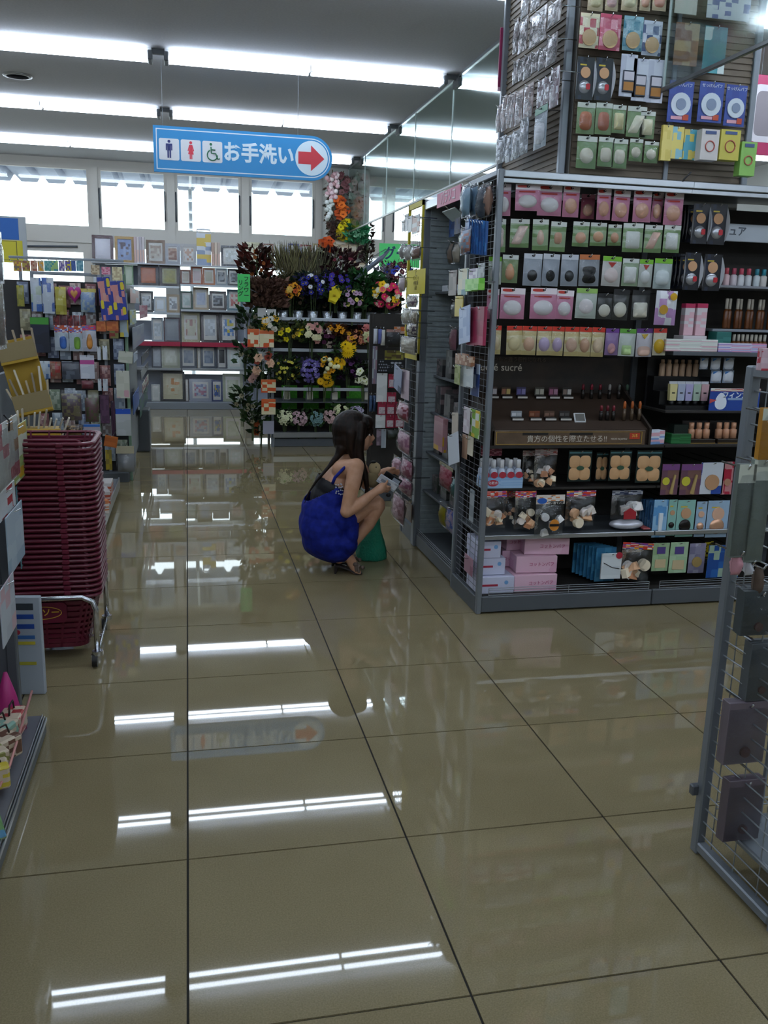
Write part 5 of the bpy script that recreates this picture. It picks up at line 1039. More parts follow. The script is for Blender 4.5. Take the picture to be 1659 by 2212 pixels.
def rim_mesh():
    m = MB(); prof = [(.0, BH-.011), (.015, BH-.011), (.018, BH-.005), (.015, BH), (.004, BH+.001), (-.004, BH-.004)]
    rings = [rrect(-BW/2-t, -BD/2-t, BW/2+t, BD/2+t, .05+t*.5, 4) for t, z in prof]; n = len(rings[0])
    for a in range(len(prof)-1):
        m.add([(x, y, prof[a][1]) for x, y in rings[a]]+[(x, y, prof[a+1][1]) for x, y in rings[a+1]], [(i, (i+1) % n, n+(i+1) % n, n+i) for i in range(n)], 0, True)
    return m
bk_me, rm_me = basket_mesh().mesh('body', BK), rim_mesh().mesh('rim', BK)
hdl_me = MB().tube([(-BW/2+.03, -BD/2-.004, BH-.005), (-BW/2+.05, -BD/2+.01, BH+.006), (0, -BD/2+.012, BH+.007), (BW/2-.05, -BD/2+.01, BH+.006), (BW/2-.03, -BD/2-.004, BH-.005)], .006, 6).mesh('handle', BK)
piv_me = MB().cbox(.108, -BD/2-.022, BH-.018, .136, -BD/2-.010, BH+.001, .004).mesh('handle_pivot', BK)
NB = 30; ZB0 = .058; PIT = .0213
for i in range(NB):
    lab = 'bottom maroon basket with oval yellow logo, resting on the chrome rack' if i == 0 else ('topmost maroon shopping basket of the tall stack' if i == NB-1 else 'maroon shopping basket, %s from the bottom of the stack' % ORD[i+1])
    t = thing('shopping_basket', lab, 'basket', (BXc+random.uniform(-.002, .002), BYc, ZB0+PIT*i), 0, 'nested maroon shopping baskets')
    ob('body', bk_me, t); ob('rim', rm_me, t); ob('handle_pivot', piv_me, t); ob('handle', hdl_me, t)
    if i == 0:
        part('logo_plate', MB().prism(rrect(-.11, .12, .115, .205, .02), -BD/2*.97-.008, -BD/2*.86), BK, t)
        ov = [(.02+.075*math.cos(q), -BD/2*.97-.0095, .163+.026*math.sin(q)) for q in [2*PI*k/24 for k in range(25)]]
        part('logo_oval', MB().tube(ov, .0016, 4), mat('#c9a032', .5), t)
        text('ダイソー', .034, mat('#c9a032', .5, name='logo_yellow'), t, (.02, -BD/2*.97-.0085, .163), bold=.0006)
ct = thing('basket_cart', 'chrome tube basket rack on small castors', 'cart', (BXc, BYc, 0))
cx = BW/2-.005; yf = -BD/2-.045
def loop(y): return [(-cx, y, .06)]+[(-cx, y, .24), (-cx+.012, y, .275), (-cx+.05, y, .295)]+[(cx-.05, y, .295), (cx-.012, y, .275), (cx, y, .24)]+[(cx, y, .06)]
for y in (yf, -yf): part('tube_frame', MB().tube(loop(y), .0115, 10), CHROME, ct)
for x in (-cx, cx): part('side_bar', MB().cyl((x, yf, .05), (x, -yf, .05), .007, n=8), CHROME, ct)
part('cross_bar', MB().cyl((-cx, 0, .05), (cx, 0, .05), .007, n=8), CHROME, ct)
for x in (-cx, cx):
    for y in (yf, -yf):
        c = part('castor', MB().cyl((x, y, .048), (x, y, .066), .022, n=12), CHROME, ct)
        part('wheel', MB().cyl((x-.021, y-.008, .027), (x-.001, y-.008, .027), .0265, n=18), BLACK, c)
        part('fork', MB().box(x-.025, y-.01, .025, x-.022, y+.01, .05), CHROME, c)

# ================================================================ near left rack, facing the aisle
l1 = thing('left_gondola', 'grey gondola along the left edge with hanging bags', 'shelf', (0, 0, 0))
LX = -.47
part('kick_panel', MB().cbox(LX-.02, -1.0, .008, LX, .80, .05, .003), STEEL_D, l1)
part('deck', MB().box(LX-.40, -1.0, .05, LX-.012, .80, .07), mat('#70727a', .35, .2, name='deck_blue_grey'), l1)
pl = MB()
for k in range(3): pl.cbox(LX-.012+.006*k, -1.0, .05, LX-.008+.006*k, .80, .075-.006*k, .001)
part('deck_edge', pl, ALU, l1)
part('back_panel', MB().box(LX-.42, -1.0, .06, LX-.40, .90, 1.80), mat('#5c6062', .6, name='left_back'), l1)
part('end_post', MB().cbox(-.60, .885, 0, -.565, .925, 1.72, .004), STEEL_D, l1)
part('end_panel', MB().box(-.87, .89, .0, -.60, .905, 1.72), STEEL_D, l1)
hook = hook_t
r = Row('near left gondola', 'goods on the near left gondola')
def gp(desc, z, fn, *a, x=-.56, name='hanging_pack', cat='pack', **kw): hang(r, name, desc, cat, '+X', x, z, fn, *a, hk=(l1, -.87), **kw)
ZG, ZH = Z(0, 860, 5.028), Z(0, 1250, 3.406)
gp('upright clear roll of wrap', (-40, 490, 4, 610), soft_bag, '#8f9aa4', x=-.62, d=.012, seed=2); gp('tan clear sleeve pack', (-40, 600, 8, 760), soft_bag, '#7a6a5c', x=-.64, d=.012, seed=3)
gp('flower-print paper pack', ZG(-100, 250, 190, 980), lambda t, w_, h_: (flat_card(t, w_, h_, ['#c9cdc8', '#b8946a', '#d2d6d2', '#c0707a'], 4., .6, film=True), ob('hanger_hook', MB().tube([(0, 0, .02), (0, -.015, .0), (.0, -.012, -.03)], .003, 5).mesh('hanger_hook', BLACK), t)), x=-.53)
gp('sunflower-print paper pack', ZG(60, 300, 290, 930), flat_card, ['#9ab06a', '#c9a02a', '#c4cbb8'], 4., .2, x=-.60)
gp('white pack with red corner', ZG(-60, 980, 160, 1290), flat_card, ['#c4cace', '#b02c38', '#c9ced2'], 3., .7, x=-.56)
gp('pale blue paper pack', ZG(40, 1200, 240, 1880), flat_card, ['#aebfcc', '#98b0c0', '#b8c8d2'], 3., .4, x=-.55)
gp('white lined paper pack', ZH(-20, 20, 100, 480), flat_card, ['#bcc4cc', '#b0b8c2', '#c9a8b0'], 3., .9, x=-.54)
gp('teal tall strip by the post', ZG(160, 900, 290, 1860), flat_card, ['#5c8a96', '#8aa9b0', '#3c6a78'], 3., .2, x=-.63)
p = onY(72, 1285, 1.16)
t = thing('standing_panel', 'tall white printed panel with blue blocks beside the basket rack', 'panel', (-.575, 1.15, .0), -.12)
part('board', MB().cbox(-.055, -.012, 0, .055, .012, .385, .003), mat('#aab2bc', .4), t)
for z, h_, c in ((.335, .025, '#3a4048'), (.30, .018, '#24489a'), (.262, .018, '#24489a'), (.222, .014, '#3a6aa8'), (.20, .012, '#c9b83a'), (.12, .012, '#b8b03c')): part('print_block', MB().box(-.045, -.0135, z, .03, -.0122, z+h_), mat(c, .5), t)
part('red_dot', MB().prism(circ(-.03, .248, .009), -.0135, -.0122), mat('#b03040', .5), t)
part('side_flap', MB().cbox(-.057, -.10, .02, -.053, -.012, .33, .001), mat('#7f8a90', .5), t)
r = Row('deck of near left gondola', 'goods on the near left deck')
def dk(desc, name, cat, u, v, zz, fn):
    p = onZ(u, v, zz); t = thing(name, r.label(desc), cat, (p.x, p.y, .07), 0, r.group); fn(t); return t
dk('magenta folded netting cone', 'gift_net', 'net', 18, 1545, .12, lambda t: part('net', MB().lathe([(.055, 0), (.05, .02), (.03, .12), (.006, .2)], 10), mat('#b02a74', .5), t))
t = thing('wire_bag_rack', 'pink wire-edged tray of small bags on the near left deck', 'tray', (-.555, .45, .07)); part('tray', MB().cbox(-.16, -.28, .0, .03, .33, .02, .004), mat('#a0606a', .4), t); part('edge_wire', MB().tube([(.03, -.28, .03), (.055, -.1, .06), (.05, .33, .10)], .004, 6), mat('#c98a84', .4), t)
for k in range(6):
    t = thing('small_bag', r.label('small %s gift bag' % ('coral', 'yellow', 'olive', 'brown', 'mint', 'red')[k]), 'bag', (-.565+.02*(k % 2), .22+.085*k, .092), .3*k, r.group)
    part('bag', MB().cbox(-.05, -.035, 0, .05, .035, .07, .006), prt([('#b8605a', '#c9b43a', '#8a8a4a', '#6a4a3a', '#8ab0a0', '#a83a3a')[k], '#c9b8a0'], 4, k*.4), t); part('handle', MB().tube([(-.03, 0, .07), (-.02, 0, .10), (.02, 0, .10), (.03, 0, .07)], .003, 5), mat('#2c2420', .6), t)
for k, c in enumerate((['#5f8a4c', '#3f7a9a', '#a8b04c'], ['#c9b8b4', '#a83a44', '#d2c8c0'], ['#a83a30', '#c9a89c', '#8a2a2a'])):
    t = thing('paper_bag', r.label('flat printed paper bag lying'), 'bag', (-.585, .12-.13*k, .075), 0, r.group, rot=(.25, -.1, .35)); part('sheet', MB().cbox(-.10, -.085, 0, .10, .085, .012, .003), prt(c, 5, k*.8), t)
# yellow cardboard chopstick stand behind the baskets
l2 = thing('low_gondola', 'low grey gondola behind the basket stack', 'shelf', (0, 0, 0))
part('spine_panel', MB().box(-1.12, 2.25, .05, -1.09, 5.0, 1.0), STEEL_D, l2); part('deck', MB().cbox(-1.09, 3.45, .05, -.52, 4.85, .12, .004), STEEL, l2); part('deck_lip', MB().cbox(-.52, 3.45, .05, -.508, 4.85, .13, .002), ALU, l2)
part('foot', MB().cbox(-1.1, 3.5, 0, -.56, 4.8, .05, .003), STEEL_D, l2)
YC = mat('#a8861f', .6, name='yellow_card'); YB2 = 2.2
t = thing('chopstick_stand', 'yellow cardboard stand of wrapped chopsticks above the baskets', 'display stand', (-.665, YB2, .95), 0, rot=(-.08, -.22, .12))
part('back_card', MB().cbox(-.085, -.004, -.02, .075, .004, .33, .002), YC, t)
for k, z in enumerate((.0, .235)):
    part('pocket', MB().cbox(-.085, -.05, z, .075, -.044, z+.08, .001), mat('#84744e', .5), t); part('pocket_floor', MB().cbox(-.085, -.05, z-.012, .075, -.004, z, .001), YC, t)
for k in range(7): part('chopstick_pack', MB().cbox(-.07+.020*k, -.03-.004*(k % 3), .01, -.061+.020*k, -.014, .14+.03*(k % 3), .003), mat(('#b8aa90', '#8d8272', '#cfc6b4')[k % 3], .4), t, rot=(0, .08*(k-3), 0))
for k in range(6): part('chopstick_pack', MB().cbox(-.07+.022*k, -.03, .245, -.06+.022*k, -.02, .37, .002), mat(('#b0a48c', '#9a8a74')[k % 2], .4), t, rot=(0, .05*(k-3), 0))
t = thing('skewer_box', 'open yellow box of wrapped skewers just above the baskets', 'box', (-.66, 2.10, .80), .1); part('box', MB().cbox(-.11, -.06, 0, .11, .06, .08, .003), YC, t)
for k in range(12): part('skewer_pack', MB().cbox(-.10+.017*k, -.05+.03*(k % 3), .02, -.092+.017*k, -.02+.03*(k % 3), .135+.012*(k % 4), .002), mat(('#b4ab98', '#9a917e', '#c9c2b2')[k % 3], .4), t, rot=(0, .05*(k-3), 0))
part('shelf_board', MB().cbox(-1.08, 2.26, .78, -.66, 2.6, .795, .002), STEEL_D, l2); part('bracket', MB().box(-.95, 2.02, .775, -.56, 2.30, .80), STEEL_D, l2)
r = Row('low gondola deck', 'goods of the low gondola')
def lw(desc, z, fn, *a, y=3.9, name='hanging_pack', cat='pack', **kw): hang(r, name, desc, cat, 'Y', y, z, fn, *a, **kw)
ZI = Z(140, 740, 6.91)
lw('blue-headed white brush pack', ZI(275, 1215, 530, 1420), flat_card, ['#b0a8b0', '#a49ca6'], 2., .2, hd='#2a6ab8', y=3.3); lw('orange brown bag of snacks', ZI(0, 1210, 275, 1400), soft_bag, '#8a6a34', y=3.2, seed=2, col2='#3a2a1c'); lw('green and brown dried flower pack', ZI(270, 760, 515, 1210), soft_bag, '#5a5a3a', y=3.9, seed=3, col2='#6a4a4a'); lw('plum dried flower pack', ZI(-90, 690, 270, 1190), soft_bag, '#5a4a50', y=3.9, seed=4, col2='#7a7050')
for k, (z, c) in enumerate((((228, 1075, 262, 1112), ['#c9c4c0', '#b85a3c']), ((226, 1100, 256, 1140), ['#c4bcb8', '#a84a34']), ((234, 1058, 268, 1085), ['#c97a4a', '#d2c8c0']))):
    p, w_, h_ = rect('Y', 4.2-.3*k, z); carton('snack_box', r.label('white and orange pack lying on the deck'), 'pack', -.60, 4.3-.3*k, .12, .16, .2, .09, c, rz=.2*k, group=r.group)

# ================================================================ stationery gondola end facing the camera
l3 = thing('party_gondola', 'grey gondola end hung with party goods on the left', 'shelf', (0, 0, 0))
YL = 5.42
part('back_panel', MB().box(-1.75, YL, .08, -.47, YL+.02, 1.60), mat('#2c2b2d', .7, name='party_back'), l3)
part('top_bar', MB().cbox(-1.16, YL-.02, 1.645, -.66, YL+.02, 1.67, .003), STEEL, l3); part('rear_bar', MB().cbox(-1.35, YL+.20, 1.77, -.47, YL+.23, 1.79, .003), STEEL, l3)
for x in (-1.15, -.62, -.455): part('post', MB().cbox(x-.012, YL-.025, 0, x+.012, YL+.0, 1.67, .003), mat('#6f8a74', .5, name='greenish_post') if x == -.455 else STEEL, l3)
part('base', MB().cbox(-1.75, YL-.10, 0, -.47, YL+.9, .08, .004), STEEL_D, l3); part('side_panel', MB().box(-.475, YL+.02, .08, -.465, YL+1.5, 1.6), STEEL_D, l3)
ZJ, ZK, ZM = Z(0, 460, 9.217), Z(160, 540, 9.217), Z(0, 680, 7.9)
r = Row('party goods gondola', 'party goods on the gondola end')
def pg(desc, z, fn, *a, y=YL-.11, name='party_pack', cat='pack', **kw): hang(r, name, desc, cat, 'Y', y, z, fn, *a, hk=(l3, YL), **kw)
for x0, x1, c in ((260, 430, ['#a86a44', '#c9a82a', '#7a6a5c']), (430, 600, ['#b09a3c', '#8a5a4a']), (600, 740, ['#c9a48a', '#a8604a']), (740, 870, ['#d89a1e', '#b8a88a']), (870, 1010, ['#7ab0a8', '#4a9a96']), (1000, 1160, ['#9ac07a', '#3a8a9a']), (1160, 1290, ['#6a5a9c', '#c9c0c4']), (1290, 1420, ['#c9b82a', '#5a4a9a']), (1410, 1510, ['#2a4a8c', '#3a5a9a']), (1510, 1660, ['#7aa8b4', '#4a8a9c'])): pg('small colourful card on the top peg row', ZJ(x0, 950, x1, 1160), flat_card, c, 4., r.n*.3, y=YL+.15)
rf = Row('behind the party goods', 'small packs behind the party goods'); rnd = random.Random(21)
FC = [('#8a96a0', '#b8c0c6'), ('#a8a4a0', '#7a6a64'), ('#7a8a74', '#a8b09a'), ('#9a7a74', '#c4b0a8'), ('#6a748c', '#9aa4b8'), ('#b0a884', '#8a8464'), ('#7c4a4c', '#a87a74'), ('#b4bcc4', '#8d98a4')]
for j in range(7):
    for i in range(8):
        x = -1.21+.098*i+rnd.uniform(-.01, .01); z = 1.58-.205*j+rnd.uniform(-.015, .015); c = FC[rnd.randrange(8)]
        t = thing('party_pack', rf.label('small %s pack' % ('pale', 'grey', 'green', 'rosy', 'blue', 'tan', 'red', 'silver')[FC.index(c)]), 'pack', (x, YL-.045, z), 0, rf.group); flat_card(t, .082, .165, list(c), 4., (i*3+j) % 5*.7, film=True)
for z, c in ((ZK(330, 300, 510, 490), ['#9a8468', '#c9b89a']), (ZK(540, 340, 725, 490), ['#c0607c', '#d8a0b0']), (ZK(750, 340, 960, 610), ['#d8d0a8', '#b8a884'])): pg('picture card beside the blue tapes', z, flat_card, c, 5., .4)
pg('pale blue and white bag', ZJ(590, 1290, 815, 1960), flat_card, ['#c4cad2', '#3a6ab4', '#b8c4b0', '#c9d0d4'], 3., .4, film=True); pg('pale white bag with blue oval', ZJ(815, 1290, 1065, 2000), flat_card, ['#c9d0d8', '#c4ccd6', '#4a6ab0'], 3., .8, film=True); pg('yellow sponge pack', ZJ(1085, 1470, 1310, 2020), flat_card, ['#b8ac34', '#a89a2c', '#c9c05a'], 3., .2, film=True); pg('olive sponge pack at the left', ZJ(320, 1440, 470, 1860), flat_card, ['#a8a030', '#8a8a34'], 3., .7, film=True)
def heart(t, w_, h_):
    H = lambda k: [(w_*.5*k*math.sin(q)**3, -h_*.45+h_*.5*k*(13*math.cos(q)-5*math.cos(2*q)-2*math.cos(3*q)-math.cos(4*q))/15) for q in [-2*PI*i/40 for i in range(40)]]
    ob('heart', MB().dome(H(1.)[::-1], 0, .03).mesh('heart', mat('#a02a7a', .4)), t); ob('inner_heart', MB().dome(H(.55)[::-1], -.022, .014).mesh('inner_heart', mat('#c08a4a', .4)), t); ob('tab', MB().box(-.01, 0, -h_*.2, .01, .004, 0).mesh('tab', mat('#c9c9cf', .4)), t)
pg('magenta heart-shaped piece with orange heart', ZJ(1330, 1450, 1620, 1810), heart, name='heart_piece', cat='heart')
pg('clear bag of pastel balls', ZK(90, 770, 440, 1270), soft_bag, '#a8b4b4', seed=3, head='#c9b84a', col2='#7f9ac0')
for z in (ZK(445, 540, 710, 1400), ZK(700, 620, 1000, 1400)):
    def tape(t, w_, h_):
        ob('card', MB().cbox(-w_/2, -.006, -h_, w_/2, 0, 0, .002).mesh('card', prt(['#1f2f86', '#22348e', '#c0807c'], 5, .6)), t)
        for k, (a, b_) in enumerate(((-.3, -.62), (.32, -.12), (.30, -.75), (-.05, -.45))): ob('sticker', MB().prism(rrect(w_*a-w_*.12, h_*b_-h_*.11, w_*a+w_*.12, h_*b_+h_*.09, w_*.1), -.0085, -.0065).mesh('sticker', mat('#c9b820' if k < 3 else '#c09088', .4)), t)
    pg('navy card with yellow stickers', z, tape, y=YL-.16, name='sticker_card', cat='card', tilt=-.08)
for z in (ZK(440, 1420, 640, 1620), ZK(640, 1420, 890, 1610)): pg('orange box below the navy cards', z, flat_card, ['#a8562a', '#b86a34'], 3., .4, d=.03)
pg('pale book with yellow spine', ZK(885, 860, 1060, 1730), flat_card, ['#9fb0b4', '#c4b23a', '#8aa4b4'], 2., .4, d=.03, y=YL-.06); pg('olive box with red base', ZK(700, 1600, 890, 1760), flat_card, ['#6a6a34', '#7a2a24'], 2., .7, d=.03)
for z, c in ((ZM(915, 180, 1165, 610), '#3a6ab8'), (ZM(1165, 190, 1400, 620), '#7aa83a')): pg('clear bag with %s content and patterned header' % ('blue' if c == '#3a6ab8' else 'green'), z, lambda t, w_, h_, c=c: (flat_card(t, w_, h_, ['#c4ccd2', '#b8c2ca'], 2., .3, film=True), ob('header', MB().box(-w_/2, -.007, -h_*.28, w_/2, -.0052, 0).mesh('header', prt(['#b8502c', '#c9ccd8', '#5a5ab0'], 6, .2)), t), ob('content', MB().dome(off(shape('soft', w_*.5, h_*.5), w_*.1, -h_*.68), -.005, .01).mesh('content', mat(c, .5)), t)))
pg('clear bag with orange toy and pink header', ZK(150, 1500, 440, 2020), lambda t, w_, h_: (flat_card(t, w_, h_, ['#c9c8cc', '#bcbcc4'], 2., .3, film=True), ob('header', MB().box(-w_/2, -.007, -h_*.2, w_/2, -.0052, 0).mesh('header', prt(['#c0386c', '#d86a2a', '#4a7ac0'], 5, .5)), t), ob('toy', MB().dome(off(shape('drop', w_*.55, h_*.6), 0, -h_*.62), -.005, .012).mesh('toy', mat('#d08a3c', .5)), t)))
for k in range(5): pg('dark red bag in the hanging row', ZM(900+115*k, 10, 1010+115*k, 190), flat_card, ['#6a1a20', '#8a2a2c', '#54141a'], 5., .2*k, y=YL-.05)
pg('black square box with green lid strip', ZM(520, 40, 850, 640), lambda t, w_, h_: (flat_card(t, w_, h_, ['#151a2a', '#1a2034'], 2., .2, d=.05), ob('green_strip', MB().box(-w_/2, -.052, -h_*.2, w_/2, -.0503, -.002).mesh('green_strip', mat('#3a8a2c', .4)), t)))
for z, c in ((ZM(650, 790, 850, 1090), ['#b8c4cc', '#4a72a8', '#c9ced2']), (ZM(850, 800, 1040, 1090), ['#8a5a44', '#a87a64', '#b03a34']), (ZM(1045, 800, 1360, 1100), ['#4a505c', '#6a707c', '#3c4048'])): pg('lower hanging pack', z, flat_card, c, 4., r.n*.2, film=True)
pg('white tag pack with pink band', ZI(215, 190, 440, 540), lambda t, w_, h_: (flat_card(t, w_, h_, ['#b8bcc6', '#c4c6ce'], 2., .2), ob('pink_band', MB().box(-w_/2, -.0055, -h_*.38, w_/2, -.0042, -h_*.2).mesh('pink_band', mat('#b04a8a', .4)), t)))
pg('red beaded pouch', ZI(230, 545, 440, 700), soft_bag, '#7a2c38', seed=5); 
for z in (ZI(480, 60, 535, 260), ZI(560, 50, 632, 255), ZI(490, 540, 545, 720), ZI(565, 540, 640, 725)): pg('white narrow strip pack', z, flat_card, ['#a8b0b8', '#c0c6cc'], 2., .1)
pg('cream sheet tilted out', ZI(800, 130, 1025, 305), flat_card, ['#a8aa9a', '#b4b6a8'], 2., .2, y=YL-.25, tilt=.1)
pg('cream tag pack with pink corner', ZI(755, 420, 965, 830), flat_card, ['#b4b4a4', '#c0949c', '#bcbcae'], 3., .3, y=YL-.2); pg('blue-headed white pack', ZI(750, 985, 985, 1390), flat_card, ['#a8acaa', '#b0b4b4'], 2., .2, hd='#1f4fb0', y=YL-.2); pg('silver glitter gift bag near the floor', ZI(750, 1530, 1055, 1955), lambda t, w_, h_: (soft_bag(t, w_, h_, '#a8aaac', d=.05, seed=3, film=True), ob('header', MB().box(-w_*.46, -.055, -h_*.26, w_*.46, -.052, 0).mesh('header', mat('#b0a88c', .5)), t)), y=YL-.28, name='gift_bag', cat='bag')
pg('orange paper bag tilted', ZI(600, 1395, 805, 1560), flat_card, ['#b8642a', '#a85a24'], 2., .4, y=YL-.5, tilt=.2); pg('yellow tall box near the base', ZI(600, 1600, 700, 1900), flat_card, ['#a8922c', '#8a7a34'], 3., .3, y=YL-.3); pg('purple stacked boxes', ZI(520, 780, 660, 1200), flat_card, ['#4a3046', '#5a3c54'], 4., .5, y=YL-.05, d=.03); pg('plum sleeve by the post', ZI(680, 870, 745, 1390), flat_card, ['#3a2036', '#4a2c44'], 3., .5, y=YL-.05)
# goods on the side of the party gondola, deeper in the aisle
r = Row('side of party gondola', 'goods on the side of the party gondola')
def sg_(desc, z, fn, *a, x=-.43, name='side_pack', cat='pack', **kw): hang(r, name, desc, cat, '+X', x, z, fn, *a, hk=(l3, -.465), **kw)
for z, c in ((ZK(1110, 780, 1300, 1060), ['#9aa4a8', '#a8766a']), (ZK(1300, 1100, 1460, 1350), ['#c0909c', '#a83a5a']), (ZK(1100, 1190, 1230, 1480), ['#9ab0b4', '#b0b468']), (ZK(1160, 1500, 1400, 1900), ['#8a94a0', '#7a849c']), (ZI(1140, 140, 1260, 260), ['#16161c', '#202028']), (ZI(1130, 350, 1250, 470), ['#1a1420', '#241c2c']), (ZI(1150, 540, 1250, 710), ['#b0b0a0', '#7a3040']), (ZI(1010, 720, 1105, 1010), ['#1c4a9c', '#24569a']), (ZI(1110, 720, 1240, 1000), ['#1c5a44', '#1a3a5c']), (ZI(1020, 140, 1080, 280), ['#a8b4c4', '#9aa4b8'])): sg_('pack on the aisle side', z, flat_card, c, 3., r.n*.3)
tag(part('step_box', MB().cbox(-.50, 6.9, 0, -.36, 7.2, .42, .01), mat('#4a4e52', .5)), 'dark grey box standing beside the party gondola', 'box')
# blue and yellow sign over the left racks
p, w_, h_ = rect('Y', 7.2, (-60, 466, 54, 566)); t = thing('aisle_sign', 'blue and yellow sign board at the left edge', 'sign', (p.x, 7.2, p.z-h_)); part('board', MB().cbox(-w_/2, 0, 0, w_/2, .03, h_, .003), mat('#a8adb0', .5), t)
part('blue_panel', MB().box(-w_/2, -.003, h_*.5, w_*.36, -.0003, h_*.96), mat('#1a5fae', .5), t); part('yellow_panel', MB().box(-w_/2, -.003, 0, w_*.42, -.0003, h_*.48), mat('#c9bd28', .5), t)
ln = MB(); ln.box(w_*.30, -.0045, h_*.05, w_*.31, -.0031, h_*.46); ln.box(-w_*.4, -.0045, h_*.46, w_*.31, -.0031, h_*.468); ln.box(-w_*.4, -.0045, h_*.05, w_*.31, -.0031, h_*.058); part('black_outline', ln, BLACK, t)
part('pole', MB().box(w_*.3, .03, -(p.z-h_), w_*.36, .06, h_), STEEL, t)
# ================================================================ picture frame shelf under the windows
PS = mat('#b4b8bf', .4, .2, name='pale_steel')
pf = thing('frame_shelf', 'pale steel shelf unit of picture frames under the windows', 'shelf', (0, 0, 0))
FY, FBk = 10.70, 11.12
ZN = Z(180, 480, 4.366); ZFl = Z(500, 360, 3.5675)
for x in (-1.22, -.065, .84, 1.74): part('upright', MB().cbox(x-.015, FBk-.03, 0, x+.015, FBk, 2.0, .003), PS, pf)
part('base', MB().cbox(-1.22, FY, 0, 1.74, FBk, .10, .005), STEEL, pf)
part('top_shelf', MB().cbox(-1.23, FY+.1, 1.972, 1.75, FBk, 1.99, .003), PS, pf)
LZ, RZ = (1.69, 1.335, .935, .57), (1.725, 1.385, .935, .57)
for (a, b_), zz in (((-1.2, -.07), LZ), ((-.06, .835), RZ), ((.845, 1.735), RZ)):
    for i, z in enumerate(zz):
        part('shelf_board', MB().cbox(a, FY+.05, z-.012, b_, FBk-.03, z, .002), PS, pf)
        part('price_rail', MB().cbox(a, FY+.04, z-.026-(.03 if i == 2 else 0), b_, FY+.05, z+.004, .002), mat('#9c1c3c', .4, name='red_price_rail') if i == 2 else ALU, pf)
BKP = mat('#8d93a0', .6, name='shelf_back')
for a, b_, z0, z1 in ((-1.2, -.07, .10, .55), (-1.2, -.07, .57, .92), (-1.2, -.07, .945, 1.22), (-1.2, -.07, 1.345, 1.52), (-1.2, -.07, 1.70, 1.97), (-.06, 1.73, .10, .47), (-.06, 1.73, .57, .92), (-.06, 1.73, .945, 1.37), (-.06, 1.73, 1.395, 1.60), (-.06, 1.73, 1.735, 1.88)):
    part('back_panel', MB().box(a, FBk-.028, z0, b_, FBk-.018, z1), BKP, pf)
r = Row('top shelf of picture frames', 'picture frames on the window shelf')
FR = 'picture frames on the window shelf'
def pframe(desc, z, base, fc, pic, mat_c='#d8d4cc', y=FY+.16, b=.14, wrap=True, sc=4., lean=.12):
    p, w_, h_ = rect('Y', y, z); h_ = max(.05, p.z-base)
    t = thing('picture_frame', r.label(desc), 'picture frame', (p.x, y, base), 0, FR, rot=(-lean, 0, random.uniform(-.05, .05)))
    bw = w_*b; m = MB(); fr_ = lambda x0, z0, x1, z1: [(x0, z0), (x1, z0), (x1, z1), (x0, z1)]
    O, I = fr_(-w_/2, 0, w_/2, h_), fr_(-w_/2+bw, bw, w_/2-bw, h_-bw)
    for i in range(4):
        j = (i+1) % 4; P = [O[i], O[j], I[j], I[i]]; m.prism(P, -.012, .006)
    part('frame', m, mat(fc, .35), t); part('mount', MB().box(-w_/2+bw*.9, -.002, bw*.9, w_/2-bw*.9, .004, h_-bw*.9), mat(mat_c, .6), t)
    if pic:
        k = .55; part('picture', MB().box(-w_/2*k, -.0035, h_*(1-k)/2, w_/2*k, -.0022, h_*(1+k)/2), prt(pic, sc, r.n*.4) if len(pic) > 1 else mat(pic[0], .5), t)
    if wrap: part('wrap', MB().pillow(w_*1.02, 0, h_*1.01, .016, 8, 8, seed=r.n, y=-.012), FILM, t)
    part('easel', MB().box(-.01, .006, 0, .01, .06, h_*.5), mat('#3a3432', .6), t)
    return t
def spines(x0, x1, z0, base, cols, y=FY+.16):
    n_ = len(cols); w = (x1-x0)/n_
    for k, c in enumerate(cols):
        p, w_, h_ = rect('Y', y, ZN(x0+w*k, z0, x0+w*(k+1)-2, z0+200)); t = thing('picture_frame', r.label('boxed frame standing spine out'), 'picture frame', (p.x, y, base), 0, FR); part('box', MB().cbox(-w_/2, -.01, 0, w_/2, .14, p.z-base, .002), mat(c, .5), t); part('spine_label', MB().box(-w_*.3, -.0115, .02, w_*.3, -.0102, (p.z-base)*.5), mat('#c9a89c', .5), t)
B0 = 1.99
pframe('dark red frame in wrinkled wrap', ZN(75, 120, 278, 340), B0, '#4a1a22', ['#d8d4dc'], '#d6d2da', y=FY+.2); pframe('gold frame with blue bird picture', ZN(292, 132, 474, 350), B0, '#b08a3c', ['#7f94c4', '#8fa4cc', '#4a3a4c'], '#8fa0c8', y=FY+.2)
spines(474, 575, 138, B0, ['#b8a4a8', '#c9c0c2', '#b0a8b0', '#c4bcc0'])
pframe('brown frame with pale basket picture', ZN(588, 165, 768, 360), B0, '#7a5a3c', ['#c4bcae', '#a08a78'], y=FY+.2); pframe('grey frame with small brown picture', ZN(768, 200, 912, 366), B0, '#a8a8ae', ['#8a5a48', '#b89a84'], b=.2, y=FY+.2); pframe('silver wrapped frame', ZN(914, 204, 1066, 370), B0, '#b4b0ae', ['#c49a80', '#d8d4d0'], b=.18, y=FY+.2)
p, w_, h_ = rect('Y', FY+.2, ZN(1066, 62, 1202, 376)); t = carton('frame_carton', 'tall white carton with carry handle among the frames', 'carton', p.x, FY+.24, B0, w_, .08, p.z-B0-.06, ('#c4c9d0', '#8a98b0', '#c9b05a'), sc=3); hz = p.z-B0-.06
part('handle', MB().tube([(-w_*.42, 0, hz), (-w_*.46, 0, hz+.05), (0, 0, hz+.055), (w_*.46, 0, hz+.05), (w_*.42, 0, hz)], .012, 6), mat('#d8dce2', .3), t)
spines(1208, 1292, 192, B0, ['#b49a8c', '#c9b8a8', '#b8a8a0'])
